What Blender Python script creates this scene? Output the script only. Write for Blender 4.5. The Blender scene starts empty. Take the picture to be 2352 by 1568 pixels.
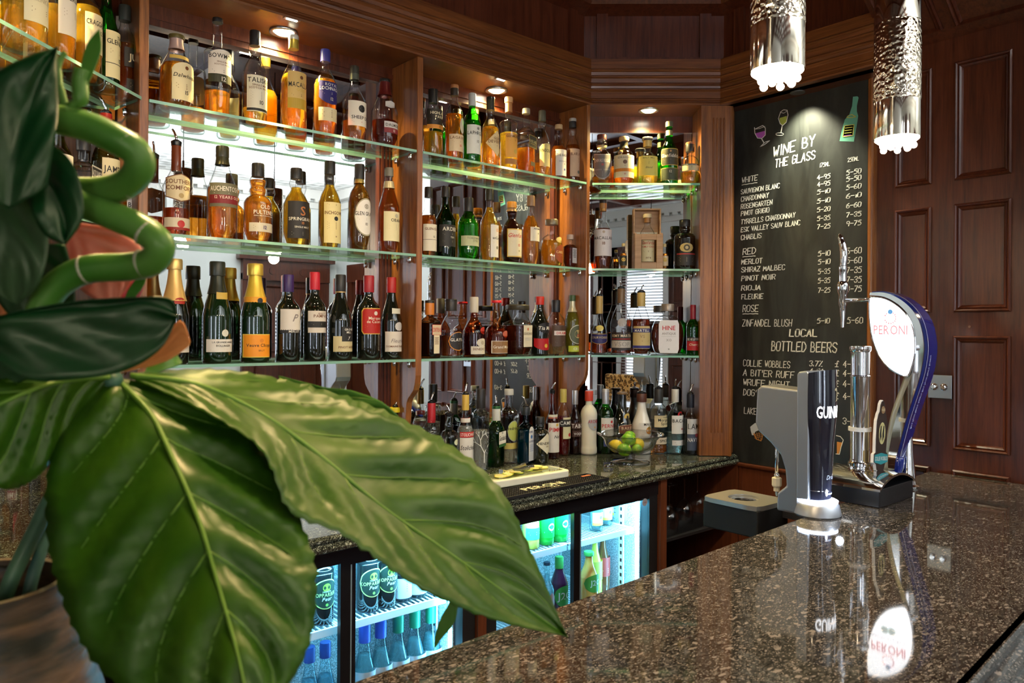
import bpy, bmesh, math, random
from mathutils import Vector, Matrix
random.seed(7)
SC=bpy.context.scene; COL=SC.collection
# ---------- camera (eye 1.55 m above the floor; everything below is modelled relative to eye height and lifted at the end)
EYE=1.55
F=1738.; A=math.radians(49.3); RO=math.radians(.37); HY=757.
FW=Vector((math.cos(A),math.sin(A),0)); RT=Vector((math.sin(A),-math.cos(A),0)); UP=Vector((0,0,1))
cam=bpy.data.cameras.new('camera'); camo=bpy.data.objects.new('camera',cam); COL.objects.link(camo)
xx=RT*math.cos(RO)+UP*math.sin(RO); yy=-RT*math.sin(RO)+UP*math.cos(RO)
camo.matrix_world=Matrix((xx,yy,-FW)).transposed().to_4x4()
cam.lens=F/2352*36; cam.sensor_width=36; cam.shift_y=-27/2352; cam.clip_start=.02
cam.dof.use_dof=True; cam.dof.focus_distance=2.7; cam.dof.aperture_fstop=8
SC.camera=camo
# ---------- world, exposure
SC.view_settings.view_transform='Standard'; SC.view_settings.look='None'
SC.view_settings.gamma=1; SC.view_settings.exposure=0.38
w=bpy.data.worlds.new('world'); SC.world=w; w.use_nodes=True
w.node_tree.nodes['Background'].inputs[0].default_value=(.55,.62,.8,1); w.node_tree.nodes['Background'].inputs[1].default_value=.06
cy=SC.cycles
cy.use_denoising=True; cy.max_bounces=18; cy.transmission_bounces=14; cy.transparent_max_bounces=48; cy.glossy_bounces=6; cy.diffuse_bounces=4
cy.caustics_refractive=False; cy.caustics_reflective=False; cy.sample_clamp_indirect=4; cy.blur_glossy=.4
# ---------- lights
def light(name,kind,loc,col,en,size=.05,rot=None,tgt=None,**k):
    l=bpy.data.lights.new(name,kind); l.color=col; l.energy=en
    if kind=='AREA': l.size=size; 
    else: l.shadow_soft_size=size
    for a,b in k.items(): setattr(l,a,b)
    o=bpy.data.objects.new(name,l); COL.objects.link(o); o.location=loc
    if tgt is not None: o.rotation_euler=(Vector(tgt)-Vector(loc)).to_track_quat('-Z','Y').to_euler()
    elif rot: o.rotation_euler=rot
    return o
WARM=(1,.74,.28); COOL=(.72,.83,1)
# recessed spots in the four bays (the fittings are built further down)
DL=[((1.075,2.44,.985),11),((2.005,2.44,.985),11),((2.70,2.20,.985),8),((.27,2.18,.985),11),((.66,2.44,.985),5)]
for i,(p,e) in enumerate(DL[:4]):
    light('downlight_beam','SPOT',p,WARM,e*11.5,.022,tgt=(p[0],p[1],p[2]-1),spot_size=math.radians(150),spot_blend=.9)
# board spot, seen only by its light, followed by added fill spots
light('board_spot','SPOT',(2.925,1.615,.985),(1,.95,.66),46,.02,tgt=(3.01,1.60,.62),spot_size=math.radians(96),spot_blend=1)
for x in (.7,1.6): light('back_bar_fill','SPOT',(x,1.45,1.38),(1,.70,.36),34,.05,tgt=(x+.1,2.1,-.5),spot_size=math.radians(95),spot_blend=1)  # unseen lamps added high up to brighten the back bar
light('bar_top_fill','SPOT',(1.5,.7,1.42),(1,.90,.72),22,.06,tgt=(1.45,.75,-.5),spot_size=math.radians(62),spot_blend=1)  # unseen lamp added overhead to brighten the bar top
# added fill for the lounge: unseen area lamps aimed up at its ceiling
light('room_fill','AREA',(1.6,-2.0,1.15),(.92,.96,1),88,1.6,tgt=(1.6,-2.0,3))
light('room_fill','AREA',(3.7,-2.8,1.15),(.95,.97,1),85,1.2,tgt=(3.7,-2.8,3))
# pendant lamps
PEND=[(1.32,.765,.495),(1.835,.757,.452),(.81,.77,.55),(.30,.77,.56)]
for i,p in enumerate(PEND): light('pendant_glow','POINT',(p[0],p[1],p[2]-.045),(1,.74,.44),(3.2,3.2,9,13)[i],.03)
# strip lights in the fridges
for x in (1.06,1.995):
    light('fridge_glow','AREA',(x,1.975,-.652),(.16,.66,1),17,.05,tgt=(x,2.15,-.95),shape='RECTANGLE',size_y=.04).data.size=.8
    l=light('fridge_side_glow','AREA',(x+.375,1.985,-1.02),(.16,.66,1),2.6,.03,shape='RECTANGLE',size_y=.66); l.rotation_euler=(math.pi/2,0,math.radians(35))
# ---------- pixel helpers: measured directions of the photograph turned into real positions on the planes of the room
def ray(x,y):
    u=x-1176; v=HY-y; c,s=math.cos(RO),math.sin(RO)
    return FW+RT*((u*c-v*s)/F)+UP*((u*s+v*c)/F)
def atY(x,y,Y): r=ray(x,y); return r*(Y/r.y)
def atX(x,y,X): r=ray(x,y); return r*(X/r.x)
def atZ(x,y,Z): r=ray(x,y); return r*(Z/r.z)
def atD(x,y,d): return ray(x,y)*d
def depth(p): return p.dot(FW)
# ---------- materials
MC={}
def nm(name):
    m=bpy.data.materials.new(name); m.use_nodes=True; n=m.node_tree.nodes; n.clear()
    return m,n,m.node_tree.links
def P(n,**k):
    b=n.new('ShaderNodeBsdfPrincipled')
    for a,v in k.items():
        a=a.replace('_',' ')
        if isinstance(v,tuple) and len(v)==3: v=v+(1,)
        b.inputs[a].default_value=v
    return b
def plain(c,rough=.45,metal=0,coat=0,emit=0,trans=0,ior=1.45,sub=0):
    k=(c,rough,metal,coat,emit,trans,ior,sub)
    if k in MC: return MC[k]
    m,n,l=nm('paint'); b=P(n,Base_Color=c,Roughness=rough,Metallic=metal,Coat_Weight=coat,Transmission_Weight=trans,IOR=ior)
    if emit: b.inputs['Emission Color'].default_value=c+(1,); b.inputs['Emission Strength'].default_value=emit
    if sub: b.inputs['Subsurface Weight'].default_value=sub; b.inputs['Subsurface Scale'].default_value=.02
    o=n.new('ShaderNodeOutputMaterial'); l.new(b.outputs[0],o.inputs[0]); MC[k]=m; return m
def thin_glass(c=(1,1,1),edge=(.8,.85,.85),refl=1.0,rough=0.0):
    k=('thin',c,edge,refl,rough)
    if k in MC: return MC[k]
    m,n,l=nm('clear glass'); t=n.new('ShaderNodeBsdfTransparent'); g=n.new('ShaderNodeBsdfGlossy'); g.inputs['Roughness'].default_value=rough
    lw=n.new('ShaderNodeLayerWeight'); lw.inputs[0].default_value=.5
    cr=n.new('ShaderNodeValToRGB'); cr.color_ramp.elements[0].position=.45; cr.color_ramp.elements[0].color=c+(1,); cr.color_ramp.elements[1].color=edge+(1,); cr.color_ramp.elements[1].position=.97
    l.new(lw.outputs['Facing'],cr.inputs[0]); l.new(cr.outputs[0],t.inputs[0])
    pw=n.new('ShaderNodeMath'); pw.operation='POWER'; pw.inputs[1].default_value=4.5; l.new(lw.outputs['Facing'],pw.inputs[0])
    mu=n.new('ShaderNodeMath'); mu.operation='MULTIPLY_ADD'; mu.inputs[1].default_value=.85*refl; mu.inputs[2].default_value=.06*refl; mu.use_clamp=True; l.new(pw.outputs[0],mu.inputs[0])
    mx=n.new('ShaderNodeMixShader'); l.new(mu.outputs[0],mx.inputs[0]); l.new(t.outputs[0],mx.inputs[1]); l.new(g.outputs[0],mx.inputs[2])
    o=n.new('ShaderNodeOutputMaterial'); l.new(mx.outputs[0],o.inputs[0]); MC[k]=m; return m
def liquid(c,tr=.8):
    # spirit in a bottle: part clear tint, part refraction, a little diffuse colour standing in for light glowing through
    k=('liq',c,tr)
    if k in MC: return MC[k]
    m,n,l=nm('spirit'); b=P(n,Base_Color=c,Roughness=.02,Transmission_Weight=tr,IOR=1.33)
    t=n.new('ShaderNodeBsdfTransparent'); t.inputs[0].default_value=c+(1,)
    mx=n.new('ShaderNodeMixShader'); mx.inputs[0].default_value=.62; l.new(t.outputs[0],mx.inputs[1]); l.new(b.outputs[0],mx.inputs[2])
    o=n.new('ShaderNodeOutputMaterial'); l.new(mx.outputs[0],o.inputs[0]); MC[k]=m; return m
def wood(name,c1,c2,vert=True,rough=.3,sc=1.,coat=.35,axis=None):
    m,n,l=nm(name); tc=n.new('ShaderNodeTexCoord'); mp=n.new('ShaderNodeMapping')
    mp.inputs['Scale'].default_value=axis or ((26*sc,26*sc,1.6*sc) if vert else (1.6*sc,1.6*sc,34*sc))
    l.new(tc.outputs['Object'],mp.inputs[0])
    a=n.new('ShaderNodeTexNoise'); a.inputs['Scale'].default_value=1.5; a.inputs['Detail'].default_value=8; a.inputs['Distortion'].default_value=1.2; l.new(mp.outputs[0],a.inputs[0])
    b=n.new('ShaderNodeTexNoise'); b.inputs['Scale'].default_value=7; b.inputs['Detail'].default_value=6; b.inputs['Roughness'].default_value=.7; l.new(mp.outputs[0],b.inputs[0])
    ad=n.new('ShaderNodeMath'); ad.operation='MULTIPLY_ADD'; ad.inputs[1].default_value=.45; l.new(b.outputs[0],ad.inputs[0])
    m2=n.new('ShaderNodeMath'); m2.operation='MULTIPLY'; m2.inputs[1].default_value=.6; l.new(a.outputs[0],m2.inputs[0]); l.new(m2.outputs[0],ad.inputs[2])
    cr=n.new('ShaderNodeValToRGB'); e=cr.color_ramp.elements; e[0].position=.36; e[0].color=c1+(1,); e[1].position=.66; e[1].color=c2+(1,); l.new(ad.outputs[0],cr.inputs[0])
    p=P(n,Roughness=rough,Coat_Weight=coat,Coat_Roughness=.18); l.new(cr.outputs[0],p.inputs['Base Color'])
    bu=n.new('ShaderNodeBump'); bu.inputs['Strength'].default_value=.08; bu.inputs['Distance'].default_value=.004; l.new(ad.outputs[0],bu.inputs['Height']); l.new(bu.outputs[0],p.inputs['Normal'])
    o=n.new('ShaderNodeOutputMaterial'); l.new(p.outputs[0],o.inputs[0]); return m
WV=wood('stained wood upright grain',(.115,.036,.010),(.34,.125,.032),coat=.12)
WH=wood('stained wood level grain',(.080,.022,.007),(.23,.080,.022),False,coat=.15)
WD=wood('dark mahogany upright grain',(.042,.009,.004),(.120,.030,.012),rough=.30,coat=.2)
WDH=wood('dark mahogany level grain',(.042,.011,.005),(.12,.036,.015),False,rough=.30,coat=.2)
WK=wood('near black wood',(.028,.012,.007),(.075,.032,.018),False,rough=.4)
WR=wood('red brown wood strip',(.12,.030,.012),(.20,.058,.022),rough=.35)
WBOX=wood('light oak',(.34,.19,.09),(.52,.32,.17),False,rough=.5,coat=0)
def granite(name,base,f1,f2,f3,s1=55,s2=120,rough=.05,stretch=(1,1,1)):
    m,n,l=nm(name); tc=n.new('ShaderNodeTexCoord'); mp=n.new('ShaderNodeMapping'); mp.inputs['Scale'].default_value=stretch; mp.inputs['Rotation'].default_value=(0,0,.4)
    l.new(tc.outputs['Object'],mp.inputs[0])
    wn=n.new('ShaderNodeTexNoise'); wn.inputs['Scale'].default_value=40; wn.inputs['Detail'].default_value=4; l.new(mp.outputs[0],wn.inputs[0])
    va=n.new('ShaderNodeVectorMath'); va.operation='SCALE'; va.inputs['Scale'].default_value=.02; l.new(wn.outputs['Color'],va.inputs[0])
    vb=n.new('ShaderNodeVectorMath'); vb.operation='ADD'; l.new(mp.outputs[0],vb.inputs[0]); l.new(va.outputs[0],vb.inputs[1])
    def layer(prev,scale,thr,col,w=.03,kind='v'):
        if kind=='v':
            v=n.new('ShaderNodeTexVoronoi'); v.inputs['Scale'].default_value=scale; l.new(vb.outputs[0],v.inputs[0])
            s=n.new('ShaderNodeSeparateColor'); l.new(v.outputs['Color'],s.inputs[0]); src=s.outputs[0]
        else:
            v=n.new('ShaderNodeTexNoise'); v.inputs['Scale'].default_value=scale; v.inputs['Detail'].default_value=5; v.inputs['Roughness'].default_value=.75; l.new(vb.outputs[0],v.inputs[0]); src=v.outputs[0]
        r=n.new('ShaderNodeMapRange'); r.inputs[1].default_value=thr-w; r.inputs[2].default_value=thr+w; l.new(src,r.inputs[0])
        mx=n.new('ShaderNodeMix'); mx.data_type='RGBA'; l.new(r.outputs[0],mx.inputs[0])
        if isinstance(prev,tuple): mx.inputs[6].default_value=prev+(1,)
        else: l.new(prev,mx.inputs[6])
        mx.inputs[7].default_value=col+(1,); return mx.outputs[2]
    c=layer(base,s2,.52,f1,.10,'n'); c=layer(c,s1,.72,f2,.02); c=layer(c,s1*1.7,.90,f3,.02); c=layer(c,s1*.55,.955,f3,.01)
    p=P(n,Roughness=rough,IOR=1.55,Coat_Weight=.25,Coat_Roughness=.03); l.new(c,p.inputs['Base Color'])
    o=n.new('ShaderNodeOutputMaterial'); l.new(p.outputs[0],o.inputs[0]); return m
GBAR=granite('brown granite',(.011,.010,.009),(.046,.041,.036),(.080,.071,.061),(.24,.20,.17),190,140,.045,(1,1.9,1))
GBACK=granite('dark green granite',(.008,.010,.009),(.045,.052,.042),(.07,.08,.06),(.30,.33,.28),330,220,.06)
MIRROR=plain((.86,.87,.87),.0,1)
CHROME=plain((.86,.86,.88),.06,1); STEEL=plain((.60,.60,.60),.28,1); SATIN=plain((.36,.37,.39),.38,.85)
BRASSY=plain((.78,.62,.36),.25,1); BLACKP=plain((.012,.012,.014),.25); BLACKM=plain((.015,.015,.016),.5)
WHITEP=plain((.8,.8,.78),.4); WALLW=plain((.74,.78,.76),.7); IVORY=plain((.80,.76,.60),.35)
SHELFG=thin_glass((.985,1,.99),(.86,.96,.93),.8)
def edge_glass():
    m,n,l=nm('green glass edge'); p=P(n,Base_Color=(.45,.90,.76),Roughness=.12,Transmission_Weight=0.,IOR=1.5)
    tr=n.new('ShaderNodeBsdfTranslucent'); tr.inputs[0].default_value=(.55,1,.88,1); mx=n.new('ShaderNodeMixShader'); mx.inputs[0].default_value=.5
    l.new(p.outputs[0],mx.inputs[1]); l.new(tr.outputs[0],mx.inputs[2]); o=n.new('ShaderNodeOutputMaterial'); l.new(mx.outputs[0],o.inputs[0]); return m
EDGEG=edge_glass()
# ---------- mesh helpers
def tag(o,label=None,cat=None,group=None,kind=None):
    if label: o['label']=label
    if cat: o['category']=cat
    if group: o['group']=group
    if kind: o['kind']=kind
    return o
def mk(name,V,Fc,mats,parent=None,mi=None,smooth=False,loc=None):
    me=bpy.data.meshes.new(name); me.from_pydata([tuple(v) for v in V],[],Fc)
    for m in (mats if isinstance(mats,(list,tuple)) else [mats]): me.materials.append(m)
    if mi: me.polygons.foreach_set('material_index',mi)
    if smooth: me.polygons.foreach_set('use_smooth',[True]*len(Fc))
    me.update(); o=bpy.data.objects.new(name,me); COL.objects.link(o)
    if parent is not None: o.parent=parent
    if loc is not None: o.location=loc
    return o
def empty(name,loc,rz=0,parent=None):
    o=bpy.data.objects.new(name,None); COL.objects.link(o); o.location=loc; o.rotation_euler=(0,0,rz); o.empty_display_size=.05
    if parent is not None: o.parent=parent
    return o
class MB:
    def __init__(s): s.v=[]; s.f=[]; s.m=[]; s.c=0
    def add(s,V,Fc,mi=0):
        b=len(s.v); s.v+= [tuple(q) for q in V]; s.f+=[tuple(i+b for i in f) for f in Fc]; s.m+=[mi]*len(Fc); return s
    def box(s,x0,x1,y0,y1,z0,z1,mi=0):
        V=[(x,y,z) for z in (z0,z1) for y in (y0,y1) for x in (x0,x1)]
        return s.add(V,[(0,2,3,1),(4,5,7,6),(0,1,5,4),(2,6,7,3),(1,3,7,5),(0,4,6,2)],mi)
    def obox(s,o,u,v,L,D,z0,z1,mi=0):   # oriented box: origin o, unit u along length L, unit v along depth D
        u=Vector(u[:2]); v=Vector(v[:2]); o=Vector(o[:2]); P=[o,o+u*L,o+v*D,o+u*L+v*D]
        V=[(p.x,p.y,z) for z in (z0,z1) for p in P]
        return s.add(V,[(0,2,3,1),(4,5,7,6),(0,1,5,4),(2,6,7,3),(1,3,7,5),(0,4,6,2)],mi)
    def prism(s,poly,f,mi=0):            # poly 2D list, f(a,b,t) -> 3D with t 0/1
        n=len(poly); V=[f(a,b,0) for a,b in poly]+[f(a,b,1) for a,b in poly]
        return s.add(V,[tuple(range(n))[::-1],tuple(range(n,2*n))]+[(i,(i+1)%n,(i+1)%n+n,i+n) for i in range(n)],mi)
    def lathe(s,prof,seg=24,c=(0,0,0),n=2,k=1,cap=True,mi=0,ax=None):
        V=[];R=max(r for r,z in prof)
        for r,z in prof:
            w=min(1,max(0,(r/R-.45)/.35)) if (n!=2 or k!=1) else 0; ee=2+(n-2)*w; kk=1+(k-1)*w
            for i in range(seg):
                t=2*math.pi*(i+.5)/seg; a,b=math.cos(t),math.sin(t); q=(abs(a)**ee+abs(b)**ee)**(-1/ee)
                V.append((r*q*a,r*q*b*kk,z))
        if ax: V=[ax@Vector(v) for v in V]
        V=[(v[0]+c[0],v[1]+c[1],v[2]+c[2]) for v in V]
        Fc=[(j*seg+i,j*seg+(i+1)%seg,(j+1)*seg+(i+1)%seg,(j+1)*seg+i) for j in range(len(prof)-1) for i in range(seg)]
        if cap: Fc+=[tuple(range(seg))[::-1],tuple(range((len(prof)-1)*seg,len(prof)*seg))]
        return s.add(V,Fc,mi)
    def tube(s,pts,r,seg=8,mi=0,cap=True):
        pts=[Vector(p) for p in pts]; n=len(pts); V=[]; up=None
        for i,p in enumerate(pts):
            t=(pts[min(i+1,n-1)]-pts[max(i-1,0)]).normalized()
            if up is None: up=t.orthogonal().normalized()
            a=(up-t*up.dot(t)).normalized(); up=a; b=t.cross(a); rr=r[i] if isinstance(r,(list,tuple)) else r
            for k in range(seg):
                th=2*math.pi*k/seg; V.append(p+a*math.cos(th)*rr+b*math.sin(th)*rr)
        Fc=[(j*seg+i,j*seg+(i+1)%seg,(j+1)*seg+(i+1)%seg,(j+1)*seg+i) for j in range(n-1) for i in range(seg)]
        if cap: Fc+=[tuple(range(seg))[::-1],tuple(range((n-1)*seg,n*seg))]
        return s.add(V,Fc,mi)
    def ball(s,c,r,seg=16,ring=10,sc=(1,1,1),mi=0):
        return s.lathe([(max(1e-4,r*math.sin(math.pi*j/ring)),-r*math.cos(math.pi*j/ring)*sc[2]) for j in range(ring+1)],seg,c,mi=mi)
    def build(s,name,mats,parent=None,smooth=False,loc=None):
        o=mk(name,s.v,s.f,mats,parent,s.m,smooth,loc)
        if smooth=='auto':
            me=o.data; me.polygons.foreach_set('use_smooth',[True]*len(me.polygons)); me.set_sharp_from_angle(angle=math.radians(38))
        return o
def bevel(o,w=.002,seg=2):
    m=o.modifiers.new('bevel','BEVEL'); m.width=w; m.segments=seg; m.limit_method='ANGLE'; m.angle_limit=math.radians(40); return o
def smoothpath(P,n=6):
    P=[Vector(p) for p in P]; out=[]
    for i in range(len(P)-1):
        p0=P[max(i-1,0)];p1=P[i];p2=P[i+1];p3=P[min(i+2,len(P)-1)]
        for k in range(n):
            t=k/n; out.append(.5*((2*p1)+(p2-p0)*t+(2*p0-5*p1+4*p2-p3)*t*t+(3*p1-p0-3*p2+p3)*t**3))
    out.append(P[-1]); return out
# ---------- lettering: filled glyphs of the built-in font, laid out by hand
CH="ABCDEFGHIJKLMNOPQRSTUVWXYZabcdefghijklmnopqrstuvwxyz0123456789&'.-%"
GL={}
def _glyphs():
    tmp=[]
    for c in CH:
        cu=bpy.data.curves.new('g','FONT'); cu.body=c; cu.size=1; cu.resolution_u=2; cu.offset=.012
        o=bpy.data.objects.new('g',cu); COL.objects.link(o); tmp.append(o)
    dg=bpy.context.evaluated_depsgraph_get()
    for c,o in zip(CH,tmp):
        e=o.evaluated_get(dg); me=e.to_mesh(); V=[(v.co.x,v.co.y) for v in me.vertices]; Fc=[tuple(p.vertices) for p in me.polygons]
        x0=min(v[0] for v in V); x1=max(v[0] for v in V)
        GL[c]=([(a-x0,b) for a,b in V],Fc,x1-x0); e.to_mesh_clear()
    for o in tmp: cu=o.data; bpy.data.objects.remove(o); bpy.data.curves.remove(cu)
_glyphs()
CAPH=max(v[1] for v in GL['H'][0])
def text2d(s,size,it=0,sp=.10,wd=1.):
    """verts, faces of a line centred on x=0, cap height = size"""
    k=size/CAPH; V=[];Fc=[];x=0
    for c in s:
        if c==' ': x+=.28*k*wd; continue
        if c not in GL: continue
        g,f,w=GL[c]; b=len(V); V+=[(x+a*k*wd+it*bb*k,bb*k) for a,bb in g]; Fc+=[tuple(i+b for i in q) for q in f]; x+=(w+sp)*k*wd
    x-=sp*k*wd
    return [(a-x/2,b) for a,b in V],Fc,x
def textline(mb,s,size,f,mi=0,it=0,cx=0,cz=0,maxw=None,wd=1.):
    V,Fc,x=text2d(s,size,it,wd=wd)
    q=1 if not maxw or x<=maxw else maxw/x
    mb.add([f(cx+a*q,cz+b) for a,b in V],Fc,mi)
# ---------- chalk hand: single stroke capitals on a 4x6 grid
SK={'A':'00.26.40/12.32','B':'00.06.26.35.34.23.03/23.33.42.41.30.00','C':'45.36.16.05.01.10.30.41','D':'00.06.26.44.42.20.00','E':'46.06.00.40/03.33','F':'46.06.00/03.33',
'G':'45.36.16.05.01.10.30.41.43.23','H':'00.06/40.46/03.43','I':'20.26','J':'46.41.30.10.01','K':'00.06/46.03.40','L':'06.00.40','M':'00.06.22.46.40','N':'00.06.40.46','O':'16.05.01.10.30.41.45.36.16',
'P':'00.06.36.45.44.33.03','Q':'16.05.01.10.30.41.45.36.16/22.40','R':'00.06.36.45.44.33.03/23.40','S':'45.36.16.05.04.42.41.30.10.01','T':'06.46/26.20','U':'06.01.10.30.41.46','V':'06.20.46','W':'06.10.24.30.46',
'X':'00.46/06.40','Y':'06.23.46/23.20','Z':'06.46.00.40','0':'16.05.01.10.30.41.45.36.16','1':'14.26.20','2':'05.16.36.45.44.00.40','3':'05.16.36.45.44.23.42.41.30.10.01','4':'36.02.42/34.30','5':'46.16.04.34.42.41.30.00',
'6':'36.04.01.10.30.41.42.33.03','7':'06.46.10','8':'23.05.16.36.45.23.01.10.30.41.23','9':'42.33.13.04.05.16.36.45.30','-':'03.43','.':'10.11','%':'00.46/06.16/30.40','£':'45.36.25.20/03.33/00.40',"'":'26.24'}
rj=random.Random(3)
def chalk(mb,s,y0,z0,h,f,wd=.62,it=.07,lw=.0027,mi=0,rise=0):
    """writes s from (y0,z0) rightwards; f(a,b)->3D"""
    x=0;k=h/6
    for c in s:
        if c==' ': x+=h*.42; continue
        if c not in SK: continue
        ww=wd*(.25 if c in "I1.'" else 1)
        for st in SK[c].split('/'):
            pts=[(x+(int(q[0])*k*ww if c not in 'I1' else int(q[0])*k*.2)+int(q[1])*k*it+rj.uniform(-.3,.3)*k*.5,int(q[1])*k+rj.uniform(-.3,.3)*k*.5) for q in st.split('.')]
            ribbon(mb,pts,lw,lambda a,b:f(y0+a,z0+b+a*rise),mi)
        x+=k*4*ww+h*.16
    return x
def ribbon(mb,pts,lw,f,mi=0,z=0):
    for (a,b),(c,d) in zip(pts,pts[1:]):
        L=math.hypot(c-a,d-b)
        if L<1e-6: continue
        ux,uy=(c-a)/L,(d-b)/L; nx,ny=-uy*lw/2,ux*lw/2; e=lw*.35
        mb.add([f(a-ux*e+nx,b-uy*e+ny),f(a-ux*e-nx,b-uy*e-ny),f(c+ux*e-nx,d+uy*e-ny),f(c+ux*e+nx,d+uy*e+ny)],[(0,1,2,3)],mi)
# ---------- layout of the bar
P0=Vector((2.457,2.33,0)); a3=math.radians(-41.9); D3=Vector((math.cos(a3),math.sin(a3),0)); N3=Vector((-D3.y,D3.x,0))
Q0=Vector((.61,2.33,0)); D0=Vector((math.cos(math.radians(225.3)),math.sin(math.radians(225.3)),0)); N0=Vector((D0.y,-D0.x,0))  # N0 points into the wall
if N0.y<0: N0=-N0
Z1,Z2,Z3,ZC,ZB=.656,.275,-.110,-.555,-.515
MY=2.52
def st(o): o['kind']='structure'; return o
# room shell
def embossed():
    m,n,l=nm('embossed ceiling paper'); tc=n.new('ShaderNodeTexCoord'); v=n.new('ShaderNodeTexVoronoi'); v.inputs['Scale'].default_value=7; v.inputs['Randomness'].default_value=.35; l.new(tc.outputs['Object'],v.inputs[0])
    b=n.new('ShaderNodeBump'); b.inputs['Strength'].default_value=1; b.inputs['Distance'].default_value=.05; l.new(v.outputs['Distance'],b.inputs['Height'])
    cr=n.new('ShaderNodeValToRGB'); e=cr.color_ramp.elements; e[0].color=(.48,.50,.49,1); e[1].position=.5; e[1].color=(.66,.68,.66,1); l.new(v.outputs['Distance'],cr.inputs[0])
    p=P(n,Roughness=.8); l.new(cr.outputs[0],p.inputs['Base Color']); l.new(b.outputs[0],p.inputs['Normal']); o=n.new('ShaderNodeOutputMaterial'); l.new(p.outputs[0],o.inputs[0]); return m
st(MB().box(-3.6,5.1,-4.6,2.7,-1.6,-1.55).build('floor',wood('floor boards',(.06,.03,.015),(.16,.08,.04),False,rough=.35)))
st(MB().box(-3.6,5.1,-4.7,-.02,1.86,1.92).build('ceiling',embossed()))
b=MB().box(-3.6,5.1,-4.62,-4.52,-1.55,1.86); st(b.build('wall_front',WALLW))
st(MB().box(5.0,5.1,-4.52,.60,-1.55,1.86).build('wall_lounge',WALLW))
st(MB().box(-3.7,-3.6,-4.52,2.7,-1.55,1.9).build('wall_left',WALLW))
st(MB().box(-3.6,3.2,2.545,2.7,-1.55,1.9).build('wall_back',WD))
# right wall: mahogany panelling from the bar back to y=.62
rw=st(MB().box(3.045,3.2,.62,2.545,-1.55,1.9).build('wall_right',WD))
MB().box(3.2,5.05,.60,.66,-1.55,1.9).build('return_wall',WALLW,rw)
# dark canopy over the bar
cn=MB().box(-3.6,3.2,-.02,2.6,1.50,1.60); cn.box(-3.6,3.2,-.06,0,1.38,1.9)
for x in [-.9,-.1,.7,1.5,2.3]: cn.box(x-.03,x+.03,0,2.3,1.46,1.5)
for y in [.35,.95,1.55,2.1]: cn.box(-3.6,3.05,y-.03,y+.03,1.465,1.5)
cn=st(cn.build('ceiling_canopy',WD)); cn.name='trim_1'
# dark beams under the lounge ceiling beside the bar
lb=MB()
for i in range(6): lb.box(-3.6,.9,-.6-.62*i,-.52-.62*i,1.76,1.86)
for i in range(5): lb.box(-3.2+.9*i,-3.12+.9*i,-3.9,-.1,1.77,1.86)
st(lb.build('trim_2',WD))
# crown moulding of the lounge
cr=MB().box(-3.6,5,-4.52,-4.40,1.74,1.86).box(-3.6,5,-4.52,-4.46,1.62,1.70).box(4.88,5,-4.4,.6,1.74,1.86).box(4.94,5,-4.4,.6,1.62,1.70)
for i in range(60): cr.box(-3.5+.14*i,-3.43+.14*i,-4.44,-4.40,1.70,1.74)
st(cr.build('trim_3',plain((.66,.66,.62),.6)))
# ---------- sweep of a profile along a plan path, mitred (room lies to the right of the path)
def sweep(mb,path,prof,mi=0,closed=False):
    path=[Vector(p[:2]) for p in path]; n=len(path); V=[]
    for i,p in enumerate(path):
        if closed: t1=(p-path[i-1]).normalized(); t2=(path[(i+1)%n]-p).normalized()
        else:
            t1=(p-path[i-1]).normalized() if i else None; t2=(path[i+1]-p).normalized() if i<n-1 else None
            t1=t1 or t2; t2=t2 or t1
        n1=Vector((t1.y,-t1.x)); n2=Vector((t2.y,-t2.x)); m=(n1+n2).normalized(); k=1/max(.3,m.dot(n1))
        V+=[(p.x+m.x*k*d,p.y+m.y*k*d,z) for d,z in prof]
    q=len(prof); Fc=[(i*q+j,((i+1)%n)*q+j,((i+1)%n)*q+j+1,i*q+j+1) for i in range(n if closed else n-1) for j in range(q-1)]
    if not closed: Fc+=[tuple(range(q))[::-1],tuple(range((n-1)*q,n*q))]
    return mb.add(V,Fc,mi)
C3=P0+D3*.575
left0=Q0+D0*1.5
PATH=[left0,Q0,P0,C3,Vector((C3.x,1.272,0))]
def reed(z,r=.007,d=.006,n=5): return [(d+r*math.sin(math.pi*i/n),z-r+2*r*i/n) for i in range(n+1)]
prof=[(-.06,.998),(.016,.998),(.019,1.004),(.016,1.010),(.008,1.012)]+reed(1.022,.006,.008)+[(.004,1.031),(.004,1.056)]
for z in (1.067,1.092,1.125,1.154): prof+=reed(z)+[(.004,z+.0085)]
prof+=[(.004,1.205),(-.06,1.21),(-.075,1.21)]
st(sweep(MB(),PATH,prof).build('trim_4',WH))
fr=sweep(MB(),PATH,[(-.068,1.205),(-.068,1.425),(-.06,1.428),(-.03,1.44),(0,1.452),(.012,1.47),(.012,1.5)])
# frame stiles standing a little proud of the recessed frieze
for p,t in ((Q0,D0),(P0,Vector((-1,0,0))),(P0,D3),(C3,-D3),(C3,Vector((0,-1,0)))):
    nn=Vector((0,1,0)) if abs(t.y)<.01 else (N3 if abs(abs(t.dot(D3))-1)<.01 else (Vector((1,0,0)) if abs(t.x)<.01 else N0))
    fr.obox(p+nn*.052+t*.03,t,nn,.05,.02,1.205,1.43)
sweep(fr,PATH,[(-.068,1.205),(-.056,1.205),(-.056,1.235),(-.068,1.238)])
st(fr.build('trim_5',WD))
# end block and soffit of the entablature over the blackboard
e=MB().box(2.885,3.045,1.262,1.28,.998,1.5).box(2.90,3.045,1.28,1.95,.998,1.01)
e.build('trim_6',WDH)['kind']='structure'
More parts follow.
